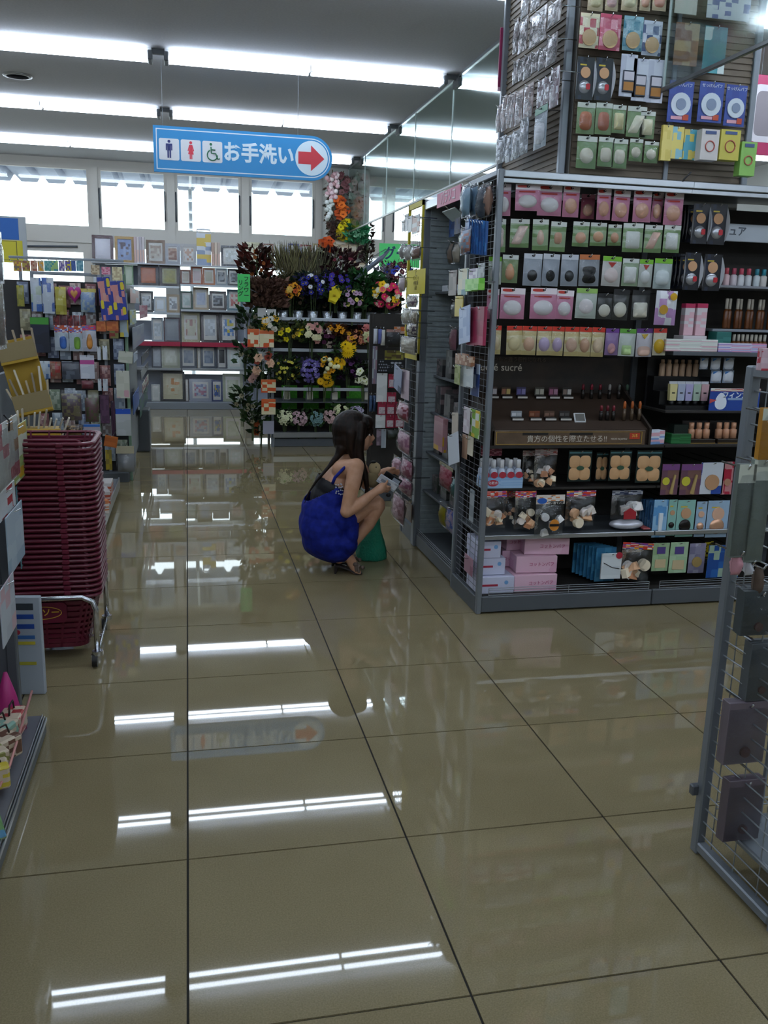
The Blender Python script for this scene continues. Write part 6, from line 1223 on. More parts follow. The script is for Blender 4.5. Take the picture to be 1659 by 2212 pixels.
pframe('dark-edged frame with white sheet', ZN(1298, 220, 1494, 376), B0, '#4a4a50', ['#d8dad8', '#c4c6c0'], b=.1, y=FY+.2); pframe('large cream boxed frame', ZN(1505, 186, 1665, 378), B0, '#c9c2a0', ['#d2ccb0', '#c4bc98'], '#cfc8aa', y=FY+.2)
for k in range(5): pframe('cream frame behind the dried grasses', ZN(1690+120*k, 200+10*(k % 2), 1795+120*k, 378), B0, ('#7a4a30', '#c9c2b0', '#4a4a8a', '#8a2a2a', '#b8a478')[k], ['#c9c4b8', '#a89a8c'], y=FY+.2)
r = Row('left bay of picture frames', FR)
pframe('green and white frame', ZN(380, 405, 468, 590), LZ[0], '#7a9a6c', ['#c9d2b8'], '#c4ceb4'); pframe('dark frame with orange panel', ZN(512, 400, 706, 600), LZ[0], '#2a1a1a', ['#b8602c', '#c06a34'], '#b8602c'); pframe('dark frame with olive panel', ZN(714, 408, 904, 600), LZ[0], '#3a2a20', ['#8f8a2c', '#a09a34'], '#a8a87a')
pframe('black frame with grey print', ZN(525, 648, 655, 845), LZ[1], '#1a1818', ['#b8bcc0', '#7a7c80']); pframe('clear frame with silver cross stand', ZN(664, 700, 782, 835), LZ[1], '#c4ccd2', ['#e2e6ea'], b=.1); pframe('gold frame with round silver picture', ZN(784, 680, 906, 835), LZ[1], '#a8906c', ['#d2d6d8', '#8a8c8e'], b=.18)
pframe('silver frame in glossy wrap', ZN(640, 900, 752, 1100), LZ[2], '#9aa0a6', ['#c9ced2', '#b0b6ba']); pframe('grey frame with dark red edge', ZN(754, 898, 908, 1105), LZ[2], '#4a1a26', ['#8d9298'], '#8d9298', b=.08)
pframe('dark grey frame', ZN(640, 1160, 738, 1375), LZ[3], '#3a3e44', ['#a8acb2'], '#a0a4aa'); pframe('olive frame with shiny white wrap', ZN(736, 1160, 908, 1378), LZ[3], '#a8a890', ['#c9c9b8', '#d6d6c8'], '#c4c4b2')
pframe('small white frame', ZN(640, 1530, 722, 1680), .10, '#b8b8b0', ['#c9c8c0']); pframe('large dark frame with orange emblem', ZN(728, 1408, 952, 1682), .10, '#2a2824', ['#c9bf9c', '#c98a4a', '#cfc6a4'], '#c9bf9c', b=.09)
r = Row('right bay of picture frames', FR)
for z, c, pc, d_ in ((ZN(914, 448, 1012, 566), '#7a3a20', ['#c4b8a8'], 'small red-brown frame'), (ZN(1014, 420, 1122, 566), '#b0562c', ['#c9b4b4'], 'orange frame'), (ZN(1124, 430, 1242, 568), '#b87040', ['#b8b098'], 'orange and beige frame'), (ZN(1244, 434, 1358, 570), '#9aa0a4', ['#8a8e92', '#2a2c30'], 'grey frame with dark figures'), (ZN(1360, 440, 1482, 570), '#141416', ['#7a8288', '#2a2c30'], 'black frame with pale figures')): pframe(d_, z, RZ[0], c, pc)
for z, c, pc, d_ in ((ZN(914, 650, 1028, 800), '#2a4a34', ['#c9d2cc', '#a8b8b0'], 'green frame'), (ZN(1034, 614, 1182, 802), '#b09a78', ['#b0b8c8', '#9aa4bc'], 'beige frame in loose wrap'), (ZN(1188, 650, 1348, 802), '#5a4e48', ['#1a1a1c', '#8a9094'], 'brown frame with black inner frame'), (ZN(1354, 634, 1502, 806), '#5a7a84', ['#c9b8a8', '#b04a3c'], 'teal frame with red sketch')): pframe(d_, z, RZ[1], c, pc)
for z, c, pc, d_ in ((ZN(924, 850, 1098, 1068), '#b0a884', ['#c4c0a8', '#a87a70', '#cac6b0'], 'cream frame with red leaf print'), (ZN(1108, 850, 1278, 1072), '#3a2624', ['#b8bcc0', '#8a8e94', '#d6dade'], 'dark frame with silver wrap'), (ZN(1284, 850, 1454, 1072), '#2a2022', ['#4a7ab8', '#c9b83a', '#c9d0d8'], 'dark frame with blue and yellow print')): pframe(d_, z, RZ[2], c, pc)
for z, c, pc, d_ in ((ZN(910, 1160, 1066, 1384), '#4a4e56', ['#8a929e', '#707888'], 'blue-grey frame with diagonal shine'), (ZN(1070, 1180, 1106, 1380), '#6a5a3c', None, 'narrow brown frame edge'), (ZN(1106, 1164, 1254, 1386), '#4a505c', ['#8a96a8', '#6a7688'], 'slate frame with diagonal shine'), (ZN(1258, 1150, 1352, 1375), '#6a6a70', ['#16161a'], 'grey frame with black panel'), (ZN(1358, 1160, 1502, 1390), '#c4cac4', ['#d2d8d2', '#e2e6e2'], 'white frame with glossy wrap')): pframe(d_, z, RZ[3], c, pc)
for z, c, pc, d_ in ((ZN(958, 1478, 992, 1682), '#4a2a26', None, 'dark red frame edge'), (ZN(998, 1478, 1208, 1684), '#a8aab4', ['#b8bac4', '#7a84a8', '#b07a8a'], 'grey card with six small squares'), (ZN(1208, 1490, 1312, 1684), '#2a3a6a', ['#3a5a9c', '#b8a43a', '#8a9098'], 'blue and yellow boxed frame'), (ZN(1314, 1430, 1504, 1688), '#a8ac90', ['#b8bca0', '#c9ccb4'], 'large olive frame in bright wrap')): pframe(d_, z, .10, c, pc, sc=5.)

# ================================================================ artificial flowers
def leafmesh(rnd, R, H, n, col2, up=.5, size=.05, cy=.0):
    m = MB()
    for i in range(n):
        a = rnd.uniform(0, 2*PI); q = rnd.random()**.5; z = rnd.uniform(0, 1)
        c = Vector((R*q*math.cos(a), R*.7*q*math.sin(a), H*z)); d = Vector((math.cos(a)*.8+rnd.uniform(-.4, .4), math.sin(a)*.8+rnd.uniform(-.4, .4)-.2, up+rnd.uniform(-.6, .6))).normalized()
        s = d.orthogonal().normalized(); s = Matrix.Rotation(rnd.uniform(0, 2*PI), 3, d) @ s; L = size*rnd.uniform(.7, 1.5); nrm = d.cross(s)
        m.add([c, c+d*L*.45+s*L*.26+nrm*L*.06, c+d*L, c+d*L*.45-s*L*.26+nrm*L*.06], [(0, 1, 2, 3)], rnd.randrange(2))
    return m
def blossom(kind, s, c1, c2):
    def f():
        m = MB(); N_ = {'daisy': 10, 'five': 5, 'mum': 16}.get(kind, 6)
        if kind == 'ball':
            m.ell((0, 0, 0), (s, s, s), 10, 7)
        elif kind == 'rose':
            for k, (rr, z) in enumerate(((1., 0), (.75, .12), (.5, .22), (.28, .3))):
                for i in range(6):
                    a = 2*PI*i/6+k*.5; d = Vector((math.cos(a), math.sin(a), 0)); e = Vector((-d.y, d.x, 0)); zz = Vector((0, 0, s*z))
                    m.add([zz, zz+d*s*rr*.6+e*s*rr*.4+Vector((0, 0, s*.12)), zz+d*s*rr+Vector((0, 0, s*(.05+.25*(k > 0)))), zz+d*s*rr*.6-e*s*rr*.4+Vector((0, 0, s*.12))], [(0, 1, 2, 3)], 0)
        else:
            for lay in range(2 if kind == 'mum' else 1):
                for i in range(N_):
                    a = 2*PI*i/N_+lay*.2; d = Vector((math.cos(a), math.sin(a), 0)); e = Vector((-d.y, d.x, 0)); w_ = .9*PI/N_; k = 1-.3*lay; zz = Vector((0, 0, s*.1*lay))
                    m.add([zz, zz+d*s*k*.6+e*s*w_*.8+Vector((0, 0, s*.1)), zz+d*s*k+Vector((0, 0, s*.12)), zz+d*s*k*.6-e*s*w_*.8+Vector((0, 0, s*.1))], [(0, 1, 2, 3)], 0)
            m.ell((0, 0, s*.1), (s*.22, s*.22, s*.14), 8, 5, 1)
        return m.mesh('blossom', [mat(c1, .7, spec=.2), mat(c2, .8, spec=.2)])
    return cached(('bl', kind, s, c1, c2), f)
def bunch(lab, u, v, y, R, H, leaf, flowers, nl=70, seed=0, lsize=.05, name='flower_bunch', cat='flowers', group='artificial flower bunches', up=.5, stem=.18, droop=0.):
    """u, v: where the middle of the bunch is seen; y: its depth"""
    rnd = random.Random(seed*13+5); p = onY(u, v, y); t = thing(name, lab, cat, (p.x, y, p.z-H/2), 0, group)
    part('foliage', leafmesh(rnd, R, H, int(nl*1.7), leaf, up, lsize), [mat(leaf[0], .7, spec=.2), mat(leaf[-1], .7, spec=.2)], t)
    st = MB()
    for k in range(5):
        a = rnd.uniform(-.3, .3)*R; st.cyl((a*.4, 0, -stem), (a, 0, H*.6), .004, n=4)
    part('stems', st, mat('#3a4a24', .8), t)
    for kind, n_, s, c1, c2 in flowers:
        if n_ > 3: s = round(s*.76, 4); n_ = int(n_*1.5)
        for k in range(n_):
            x, z = rnd.uniform(-1, 1), rnd.uniform(-1, 1)
            q = math.hypot(x, z)
            if q > 1: x /= q; z /= q
            d = math.sqrt(max(0, 1-min(1, x*x+z*z)))
            o = ob('blossom', blossom(kind, s, c1, c2), t, (x*R*.85, -R*.75*d-.02, H/2+z*H*.45))
            nv = Vector((x*.6, -1, z*.6+.25)); o.rotation_euler = nv.to_track_quat('Z', 'Y').to_euler()
    return t
def spray(lab, u, v, y, R, H, cols, n=60, seed=0, fan=.35, thick=.006, head=True, name='dried_grass', group='artificial flower bunches'):
    rnd = random.Random(seed+99); p = onY(u, v, y); t = thing(name, lab, 'dried grass', (p.x, y, p.z), 0, group); m = MB()
    for i in range(n):
        a = rnd.uniform(-fan, fan); b = rnd.uniform(-.2, .2); L = H*rnd.uniform(.6, 1.); x0 = rnd.uniform(-R, R)*.3
        d = Vector((math.sin(a), b, math.cos(a)))
        pts = [Vector((x0, 0, 0)), Vector((x0, 0, 0))+d*L*.5, Vector((x0, 0, 0))+d*L*.8, Vector((x0, 0, 0))+d*L]
        m.tube(pts, [.002, .002, thick if head else .002, .001], 4, i % 2)
    o = part('stalks', m, [mat(cols[0], .9, spec=.1), mat(cols[-1], .9, spec=.1)], t); o['kind'] = 'stuff'
    return t
fr4 = thing('flower_rack', 'grey steel rack of artificial flowers with white front rails', 'display rack', (0, 0, 0))
RY = 7.17; RX0, RX1 = .885, 2.35
for x in (RX0, RX1): 
    for y in (RY, RY+.45): part('post', MB().cbox(x-.014, y, 0, x+.014, y+.028, 1.35, .003), STEEL, fr4)
for z in (1.335, 1.02, .615): part('front_rail', MB().cbox(RX0, RY-.012, z-.018, RX1, RY, z+.016, .003), mat('#aab0b6', .4, name='rail_white'), fr4)
for z in (1.30, .90, .48, .11): part('shelf_board', MB().cbox(RX0, RY+.01, z-.012, RX1, RY+.45, z, .002), STEEL_D, fr4)
part('base_rail', MB().cbox(RX0, RY-.012, .10, RX1, RY+.0, .16, .004), ALU, fr4); part('base', MB().cbox(RX0+.02, RY+.03, 0, RX1, RY+.45, .09, .004), STEEL_D, fr4)
part('back_panel', MB().box(RX0, RY+.455, .1, RX1, RY+.47, 1.66), DKB, fr4)
for k in range(4): part('green_panel', MB().box(1.02+.24*k, RY+.40, .36, 1.19+.24*k, RY+.41, .62), noisy('green_mesh', '#3f9a1c', '#56b82c', 60, .5), fr4)
r = Row('top shelf of flower rack', 'metal flower cans')
for k in range(9):
    t = thing('flower_can', r.label('ribbed silver can'), 'can', (1.0+.155*k, RY+.07, 1.30), 0, r.group); m = MB()
    m.lathe([(.042, 0), (.05, .02), (.048, .025), (.052, .045), (.05, .05), (.055, .075), (.053, .08), (.058, .12), (.054, .12), (.046, .01)], 14); part('can', m, mat('#a8adb2', .25, .8), t)
L1, L2, L3, L4 = ('#24381c', '#33502a'), ('#3a2a18', '#5a3020'), ('#1c2c18', '#2c4424'), ('#46522c', '#5f6a3a')
def zf(x, y): return 500+x/3.5675, 360+y/3.5675
F = lambda lab, x, y, R, H, leaf, fl, **k: bunch(lab, *zf(x, y), k.pop('y_', RY+.10), R, H, leaf, fl, seed=seq('F'), **k)
F('dark red autumn maple branch at the left of the flowers', 190, 740, .15, .30, ('#4a1c14', '#2c1a12'), [('five', 4, .03, '#8a4a1c', '#6a3a1c')], nl=110, lsize=.085, y_=RY+.2)
F('big fluffy brown grass ball on the flower rack', 270, 985, .19, .26, ('#5a4038', '#6e5246'), [], nl=900, lsize=.06, y_=RY)
for x, c in ((430, ('#6f6a4a', '#565038')), (660, ('#66664e', '#4e4a3c')), (520, ('#5a5442', '#74704e'))): spray('grey-olive dried grass fan %s' % {430: 'at the left', 660: 'at the right', 520: 'in the middle'}[x], *zf(x, 960), RY+.22, .22, .52, c, n=190, seed=x, fan=.5)
for x in (420, 530): 
    q = onY(*zf(x, 640), RY+.2); t = thing('paper_cone', 'white paper sleeve %s the dried grasses' % ('left of' if x == 420 else 'among'), 'sleeve', (q.x, RY+.25, q.z-.1), 0); part('cone', MB().lathe([(.012, -.12), (.02, 0), (.035, .12), (.03, .125)], 10), mat('#9aa0b8', .4), t)
F('dark maroon leafy bunch behind the blue flowers', 830, 760, .20, .30, ('#3a1a1e', '#2a1418'), [('five', 5, .03, '#6a2a34', '#4a1c24')], nl=170, lsize=.07, y_=RY+.25)
F('small orange flower bunch above the rail', 460, 955, .12, .16, L2, [('five', 5, .045, '#c98a1c', '#7a4a14'), ('five', 4, .04, '#a8481c', '#5a2a14'), ('rose', 2, .04, '#d6b45a', '#b08a3c')], y_=RY+.02)
F('dark blue flower bunch with white stars', 630, 920, .17, .26, ('#1c1c3c', '#1c2c20'), [('five', 12, .04, '#2a2a7a', '#c9b43a'), ('daisy', 4, .035, '#c9ccd6', '#c9a82a')], nl=120, y_=RY+.05)
F('violet flower bunch right of the dark blue one', 810, 900, .17, .24, ('#1c1c34', '#24301c'), [('five', 14, .04, '#3a2a86', '#8a7a3a')], nl=110, y_=RY+.08)
F('large yellow lily before the violet bunch', 760, 970, .07, .12, L1, [('five', 3, .075, '#d2c02c', '#a8901c')], nl=30, y_=RY-.04)
F('lilac and cream bunch by the fern', 930, 1015, .12, .2, L1, [('five', 8, .04, '#a88aa4', '#6a4a64'), ('daisy', 4, .035, '#c9c26a', '#8a7a2a')], y_=RY)
F('tall green fern bunch on the flower rack', 1030, 940, .16, .32, ('#1f4a24', '#2c5c2c'), [], nl=260, lsize=.07, y_=RY+.08)
F('bright bouquet of pink, yellow and white flowers', 1195, 980, .17, .28, L1, [('mum', 9, .055, '#d02c5c', '#c9b43a'), ('mum', 4, .05, '#e2586c', '#e0c040'), ('five', 4, .06, '#e0b41c', '#b0801c'), ('rose', 5, .05, '#e2e0c4', '#c9c48a')], nl=60, y_=RY+.0)
F('blue and brown blossoms behind the bright bouquet', 1280, 830, .17, .26, ('#2a1c1c', '#4a3c3c'), [('five', 9, .05, '#3a4ab0', '#2a2a6a'), ('five', 8, .045, '#5a2a34', '#b0a078')], nl=120, y_=RY+.28)
F('pale grey misty bunch above the bouquet', 1160, 850, .10, .2, ('#7a7480', '#8d8894'), [], nl=150, lsize=.04, y_=RY+.22)
F('orange lily at the top of the flower rack', 735, 605, .06, .1, L2, [('five', 3, .07, '#c8501c', '#7a2a14')], nl=12, y_=RY+.35)
a_, b_ = onY(*zf(950, 870), RY), onY(*zf(1225, 640), RY)
t = thing('wrapped_spear', 'long grey wrapped leaf leaning out above the bouquet', 'artificial leaf', (a_.x, RY, a_.z)); d_ = b_-a_; part('blade', MB().tube([(0, 0, 0), (d_.x*.3, 0, d_.z*.3), (d_.x*.75, 0, d_.z*.72), (d_.x, 0, d_.z)], [.01, .03, .028, .003], 6), mat('#6a7484', .3, .2), t); part('sleeve', MB().tube([(d_.x*.25, .0, d_.z*.3), (d_.x*.6, .0, d_.z*.62+.02), (d_.x*.9, 0, d_.z*.92+.02)], [.03, .045, .02], 8), FILM, t)
for k, (x, c) in enumerate(((360, ('#2a2416', '#3a3420')), (520, ('#1c2a1c', '#2c3c24')), (700, ('#1f1f30', '#24301f')), (870, ('#2a1c20', '#242c1c')), (1040, ('#1c2c1c', '#2c3c28')), (1190, ('#241c1c', '#2c2c20')))):
    F('dark mixed leaf bunch, %s along the top of the rack' % ORD[k+1], x, 985, .16, .36, c, [('five', 5, .03, '#5a4a3a', '#3a2c24')], nl=260, lsize=.06, y_=RY+.26)
# second row
F('white and yellow flower bunch at the rack corner', 290, 1210, .10, .16, L1, [('rose', 4, .045, '#d6d2c4', '#b0a88a'), ('five', 3, .05, '#d0a02a', '#8a6a1c')], y_=RY-.1)
F('yellow and green spray in the second row', 450, 1270, .15, .2, L4, [('five', 5, .045, '#d6c81c', '#9a8a1c'), ('five', 5, .03, '#a88a2a', '#6a5a1c')], nl=110, y_=RY-.02)
F('pink and cream rose bunch in the second row', 610, 1280, .13, .22, L1, [('rose', 5, .055, '#d09a92', '#b8706c'), ('rose', 6, .05, '#dcd8ae', '#c4bc84')], y_=RY-.04)
F('dark plum bunch in the second row', 720, 1310, .12, .2, ('#2a1424', '#1c2418'), [('rose', 3, .045, '#c9b8a8', '#a89484'), ('five', 6, .035, '#4a1c3a', '#2a1424')], y_=RY)
F('golden orange cluster in the second row', 800, 1270, .10, .14, L2, [('five', 9, .035, '#d08a14', '#8a5a14')], y_=RY-.04)
F('large yellow chrysanthemum pair between the rows', 870, 1410, .10, .1, L1, [('mum', 4, .085, '#e0b80c', '#c89a0c')], nl=30, y_=RY-.10)
F('coral and orange small flower bunch in the second row', 950, 1320, .12, .16, L2, [('five', 8, .035, '#c07a5a', '#8a4a34'), ('five', 6, .035, '#cf941c', '#8a5a14')], y_=RY)
F('pink and pale green bunch at the right of the second row', 1065, 1290, .12, .16, ('#3a1414', '#241a14'), [('rose', 3, .06, '#c97a74', '#a8544e'), ('rose', 4, .06, '#d0d2a0', '#a8ac74')], y_=RY-.02)
# third row
F('peach rose bunch at the rack corner', 240, 1510, .12, .24, L3, [('rose', 3, .055, '#e0b89a', '#c4906c'), ('five', 3, .04, '#8a3a2a', '#5a2a1c')], y_=RY-.12)
F('small yellow blossom spray in the third row', 430, 1560, .16, .26, L3, [('five', 16, .024, '#c4ba4a', '#8a8a2a')], nl=130, y_=RY)
F('lavender flower bunch in the third row', 610, 1570, .13, .26, ('#24301f', '#3a3450'), [('five', 26, .03, '#5c5090', '#8a82b0'), ('five', 12, .026, '#8f88b4', '#5a5484')], nl=90, y_=RY-.02)
F('yellow and white pompon bunch in the third row', 780, 1530, .14, .22, L3, [('ball', 5, .035, '#e6e2b0', '#c9c48a'), ('mum', 5, .055, '#dcae14', '#a87a10'), ('five', 4, .04, '#d6921c', '#8a5a14')], y_=RY-.05)
F('golden daisies below the pompons', 715, 1645, .09, .1, L3, [('mum', 4, .06, '#d8a818', '#a8780c')], nl=30, y_=RY-.07)
F('dark purple foliage bunch in the third row', 900, 1560, .13, .22, ('#2a1830', '#1c1420'), [('five', 5, .035, '#5a3060', '#3a1c40')], nl=130, y_=RY)
F('white green-eyed flowers at the right of the third row', 1015, 1590, .10, .24, L3, [('five', 5, .055, '#dfe2c4', '#a8b84a')], nl=60, y_=RY-.06)
# bottom row hydrangeas
for x, y, c1, c2, d_ in ((410, 1930, '#d6d8b0', '#a8b078', 'cream'), (520, 1940, '#b89aa0', '#8a6a74', 'dusty pink'), (650, 1940, '#6a8a88', '#4a5a7a', 'blue-green'), (765, 1925, '#c4a4a0', '#8a6a6c', 'pale pink'), (845, 1890, '#ccd0a0', '#98a06c', 'pale yellow'), (960, 1900, '#a8a0b4', '#74708a', 'lilac')):
    F('%s hydrangea on the bottom shelf' % d_, x, y, .09, .16, L1, [('five', 22, .028, c1, c2)], nl=40, y_=RY+.02, stem=.14)
r = Row('green-backed shelf of flower rack', 'tall vases')
for x in (425, 600, 790, 1040):
    q = onY(*zf(x, 1860), RY+.12); t = thing('tall_vase', r.label('slim grey vase with paper label'), 'vase', (q.x, RY+.12, .48), 0, r.group); part('vase', MB().lathe([(.045, 0), (.04, .06), (.028, .12), (.035, .15), (.032, .15)], 12), mat('#8d9490', .25, .3), t); part('label', MB().box(-.03, -.05, .02, .03, -.0465, .10), mat('#c4c0b0', .5), t)
# rack corner: hanging side greenery and price cards
r = Row('flower rack corner', 'fruit picture price cards')
for z in (ZFl(122, 1250, 215, 1390), ZFl(212, 1262, 330, 1392), ZFl(225, 1640, 345, 1742), ZFl(228, 1790, 342, 1910)): hang(r, 'price_card', 'cream and orange picture price card', 'price card', 'Y', RY-.16, z, flat_card, ['#d2c8a0', '#c8501c', '#d8ccaa'], 3., .9*r.n, hd='#c8602c')
for z, c in ((ZFl(200, 1090, 268, 1180), '#b8b8b4'), (ZFl(272, 1098, 345, 1175), '#c4c4c0'), (ZFl(240, 1960, 330, 2060), '#9a9aa8'), (ZFl(200, 1425, 300, 1500), '#a8aaa8')): hang(r, 'price_card', 'plain white price card', 'price card', 'Y', RY-.1, z, flat_card, [c])
for k, (x, y, c1) in enumerate(((120, 1180, None), (90, 1440, None), (75, 1790, None), (180, 1640, '#c9a094'), (150, 1900, None), (215, 1990, '#a8542c'))):
    F('dark leafy branch, %s down the rack corner' % ORD[k+1], x+10, y, .085, .22, L3, [('rose', 2, .045, c1, c1)] if c1 else [('five', 3, .03, '#8a8468', '#5a5440')], nl=60, lsize=.065, y_=RY-.02+.1*(k % 2))
p, w_, h_ = rect('Y', RY-.18, (513, 592, 540, 652)); t = thing('green_sign', 'narrow green vertical sign beside the dried leaves', 'sign', (p.x, RY-.18, p.z-h_)); part('card', MB().cbox(-w_/2, 0, 0, w_/2, .004, h_, .001), mat('#3fbf5c', .5), t)
ink = mat('#0f2a20', .6, name='sign_ink'); 
text('フ\nラ\nワ\nー', h_*.2, ink, t, (w_*.2, -.001, h_*.52), bold=.001); text('リ\nン\nグ', h_*.2, ink, t, (-w_*.26, -.001, h_*.48), bold=.001)
part('clip_arm', MB().cyl((w_*.3, .004, h_*.5), (RX0-p.x, .18, h_*.1), .004, n=5), STEEL, t)
p, w_, h_ = rect('Y', 9.0, (820, 527, 908, 577)); t = thing('green_sign', 'wide green handwritten sign behind the bouquet', 'sign', (p.x, 9.0, p.z-h_)); part('board', MB().cbox(-w_/2, 0, 0, w_/2, .006, h_, .001), mat('#48c868', .5), t); text('グーン', h_*.62, mat('#123458', .6, name='sign_ink_blue'), t, (w_*.05, -.001, h_*.55), bold=.004, sx=.9)
for x in (-w_*.4, w_*.4): part('hanging_wire', MB().cyl((x, .003, h_), (x, .003, ZC-(p.z-h_)), .0015, n=4), mat('#7c8085', .5, name='thin_wire'), t)
# garlands on the far column
CYf = 10.86
def garland(lab, x, y0, y1, kind, s, cols, n_, wide=.06, seed=0):
    a_, b_ = onY(*zf(x, y0), CYf), onY(*zf(x, y1), CYf); rnd = random.Random(seed); t = thing('garland', lab, 'garland', (a_.x, CYf, a_.z), 0, 'garlands on the far column')
    part('cord', MB().cyl((0, .03, .05), (0, .03, b_.z-a_.z), .008, n=5), mat('#5a4a34', .8), t)
    part('foliage', leafmesh(rnd, wide, a_.z-b_.z, 60, None, -.5, .05), [mat('#4a3a2c', .8), mat('#3a3424', .8)], t, (0, 0, b_.z-a_.z))
    for k in range(n_): o = ob('blossom', blossom(kind, s, cols[k % len(cols)], cols[-1]), t, (rnd.uniform(-wide, wide), rnd.uniform(-.07, -.02), (b_.z-a_.z)*(k+.5)/n_)); o.rotation_euler = (PI/2+rnd.uniform(-.5, .5), rnd.uniform(-.5, .5), 0)
garland('pale pink bulb garland high on the far column', 780, 50, 250, 'ball', .035, ['#d2b8bc', '#c4a0a4', '#dccfcc', '#a07a7c'], 26, .09, 1)
garland('dark red leafy garland beside the bulbs', 865, 60, 210, 'five', .05, ['#5a3438', '#6a4444'], 10, .06, 2)
garland('white bulb garland on the left edge of the far column', 755, 250, 410, 'ball', .035, ['#cfd2d0', '#c4c8c4'], 14, .05, 3)
garland('orange flower garland on the far column', 845, 245, 390, 'five', .06, ['#d86a24', '#c8561c', '#a8441c'], 18, .09, 4)
garland('dark brown garland low on the far column', 780, 420, 560, 'five', .05, ['#3a241c', '#2c1c18'], 10, .08, 5)
garland('yellow flower garland low on the far column', 858, 420, 560, 'five', .055, ['#d8c41c', '#c9ac14', '#8a7a1c'], 18, .07, 6)
garland('greyish green garland on the right half of the far column', 975, 60, 440, 'five', .055, ['#8a8a80', '#9a8a84', '#7a8478'], 26, .10, 7)  # blossoms greyer than on the other garlands
F('cellophane-wrapped green plant on the far column', 970, 530, .13, .24, ('#2a6a48', '#3f8a60'), [('five', 6, .05, '#6a9a78', '#3a6a4a')], nl=90, y_=CYf-.06, lsize=.09)
F('dark brown wreath at the right edge of the far column', 1050, 560, .08, .4, ('#2a1c1a', '#3a2a24'), [], nl=80, y_=CYf)
F('second dark wreath below on the far column', 1045, 670, .08, .3, ('#1f1814', '#3a2c24'), [], nl=80, y_=CYf)
r = Row('foot of far column garlands', 'craft boxes')
for k, (x0, y0, x1, y1) in enumerate(((780, 565, 905, 605), (780, 605, 900, 660), (905, 600, 1020, 660), (960, 740, 1050, 790), (880, 665, 960, 740))):
    p, w_, h_ = rect('Y', CYf, ZFl(x0, y0, x1, y1)); t = thing('craft_box', r.label('beige craft box'), 'box', (p.x, CYf, p.z-h_), 0, r.group); part('box', MB().cbox(-w_/2, 0, 0, w_/2, .08, h_, .003), prt(['#b09a7c', '#c4b49a', '#8a7a64'], 5, k*.4), t); part('label', MB().box(-w_*.3, -.0015, h_*.2, w_*.3, -.0002, h_*.7), mat('#cfc6b4', .5), t)
# ================================================================ the crouching shopper
def zp(x, y, yy): return onY(600+x/5.184, 860+y/5.184, yy)
def blob(m, c, r, M=None): m.ell(c, r, 16, 12, 0, M)
def limb(m, pts):
    """tapered limb: (point, radius) chain, rounded at every joint"""
    for (p, a), (q, b) in zip(pts[:-1], pts[1:]):
        m.cyl(p, q, a, b, 16, True)
    for p, a in pts: m.ell(p, (a, a, a), 14, 10)
def solidify(name, m, material, voxel, parent, smooth=6, keep=None, fac=.5):
    """fuse the overlapping volumes into one continuous skin"""
    me = m.mesh(name+'_raw', material); o = bpy.data.objects.new(name+'_raw', me); COL.objects.link(o)
    rm = o.modifiers.new('fuse', 'REMESH'); rm.mode = 'VOXEL'; rm.voxel_size = voxel; rm.use_smooth_shade = True
    sm = o.modifiers.new('smooth', 'SMOOTH'); sm.factor = fac; sm.iterations = smooth
    bpy.context.view_layer.update()
    out = bpy.data.meshes.new_from_object(o.evaluated_get(bpy.context.evaluated_depsgraph_get()))
    bpy.data.objects.remove(o); out.name = name
    out.materials.clear(); out.materials.append(material)
    if keep:
        bm = bmesh.new(); bm.from_mesh(out); bmesh.ops.delete(bm, geom=[v for v in bm.verts if not keep(v.co)], context='VERTS'); bm.to_mesh(out); bm.free()
    for p in out.polygons: p.use_smooth = True
    return ob(name, out, parent)
SKIN = noisy('skin', '#b98a6a', '#c4967a', 25, .5, spec=.35)
YM, YN, YFa = 2.62, 2.46, 2.77
pr = tag(bpy.data.objects.new('person', None), 'person in a blue dress crouching in the aisle, holding small packages', 'person'); COL.objects.link(pr); pr.location = (0, 0, 0)
b = MB()
hips, waist, chest, neck0, headc = zp(560, 1520, YM), zp(540, 1270, YM), zp(640, 980, YM), zp(760, 720, YM), zp(862, 380, YM)
blob(b, hips, (.125, .155, .12)); blob(b, waist, (.10, .125, .13)); blob(b, chest, (.095, .135, .125), Matrix.Rotation(.35, 3, 'Y')); blob(b, (hips+waist)/2, (.115, .14, .14)); blob(b, (waist+chest)/2, (.10, .128, .13))
sn, sf = zp(878, 765, YN), zp(930, 800, YFa)
limb(b, [(zp(720, 820, YM), .075), (zp(770, 740, YM), .055), (zp(800, 660, YM), .045), (zp(830, 540, YM), .047)])
limb(b, [(zp(720, 800, 2.54), .055), (sn, .044)]); limb(b, [(zp(760, 800, 2.70), .055), (sf, .044)])
# near arm and hand
el, wr = zp(770, 1270, 2.42), zp(1100, 1045, 2.43)
limb(b, [(sn, .045), (zp(840, 960, 2.435), .042), (el, .034)]); limb(b, [(el, .035), (zp(900, 1195, 2.42), .033), (wr, .022)])
palm = zp(1165, 1005, 2.44); limb(b, [(wr, .022), (zp(1135, 1025, 2.435), .026), (palm, .027)])
b.ell(palm, (.034, .018, .028), 12, 10, 0, Matrix.Rotation(-.6, 3, 'Y'))
def finger(pts, r0=.0085, r1=.0062): limb(b, [(zp(x, y, yy), r0+(r1-r0)*i/(len(pts)-1)) for i, (x, y, yy) in enumerate(pts)])
finger([(1190, 985, 2.432), (1215, 955, 2.425), (1228, 925, 2.43)], .0085, .0065)                       # index over the packages
finger([(1200, 1005, 2.44), (1240, 990, 2.432), (1262, 1000, 2.445)]); finger([(1195, 1025, 2.45), (1235, 1020, 2.44), (1255, 1030, 2.455)]); finger([(1180, 1045, 2.46), (1215, 1045, 2.452), (1232, 1050, 2.465)], .0075, .0058)
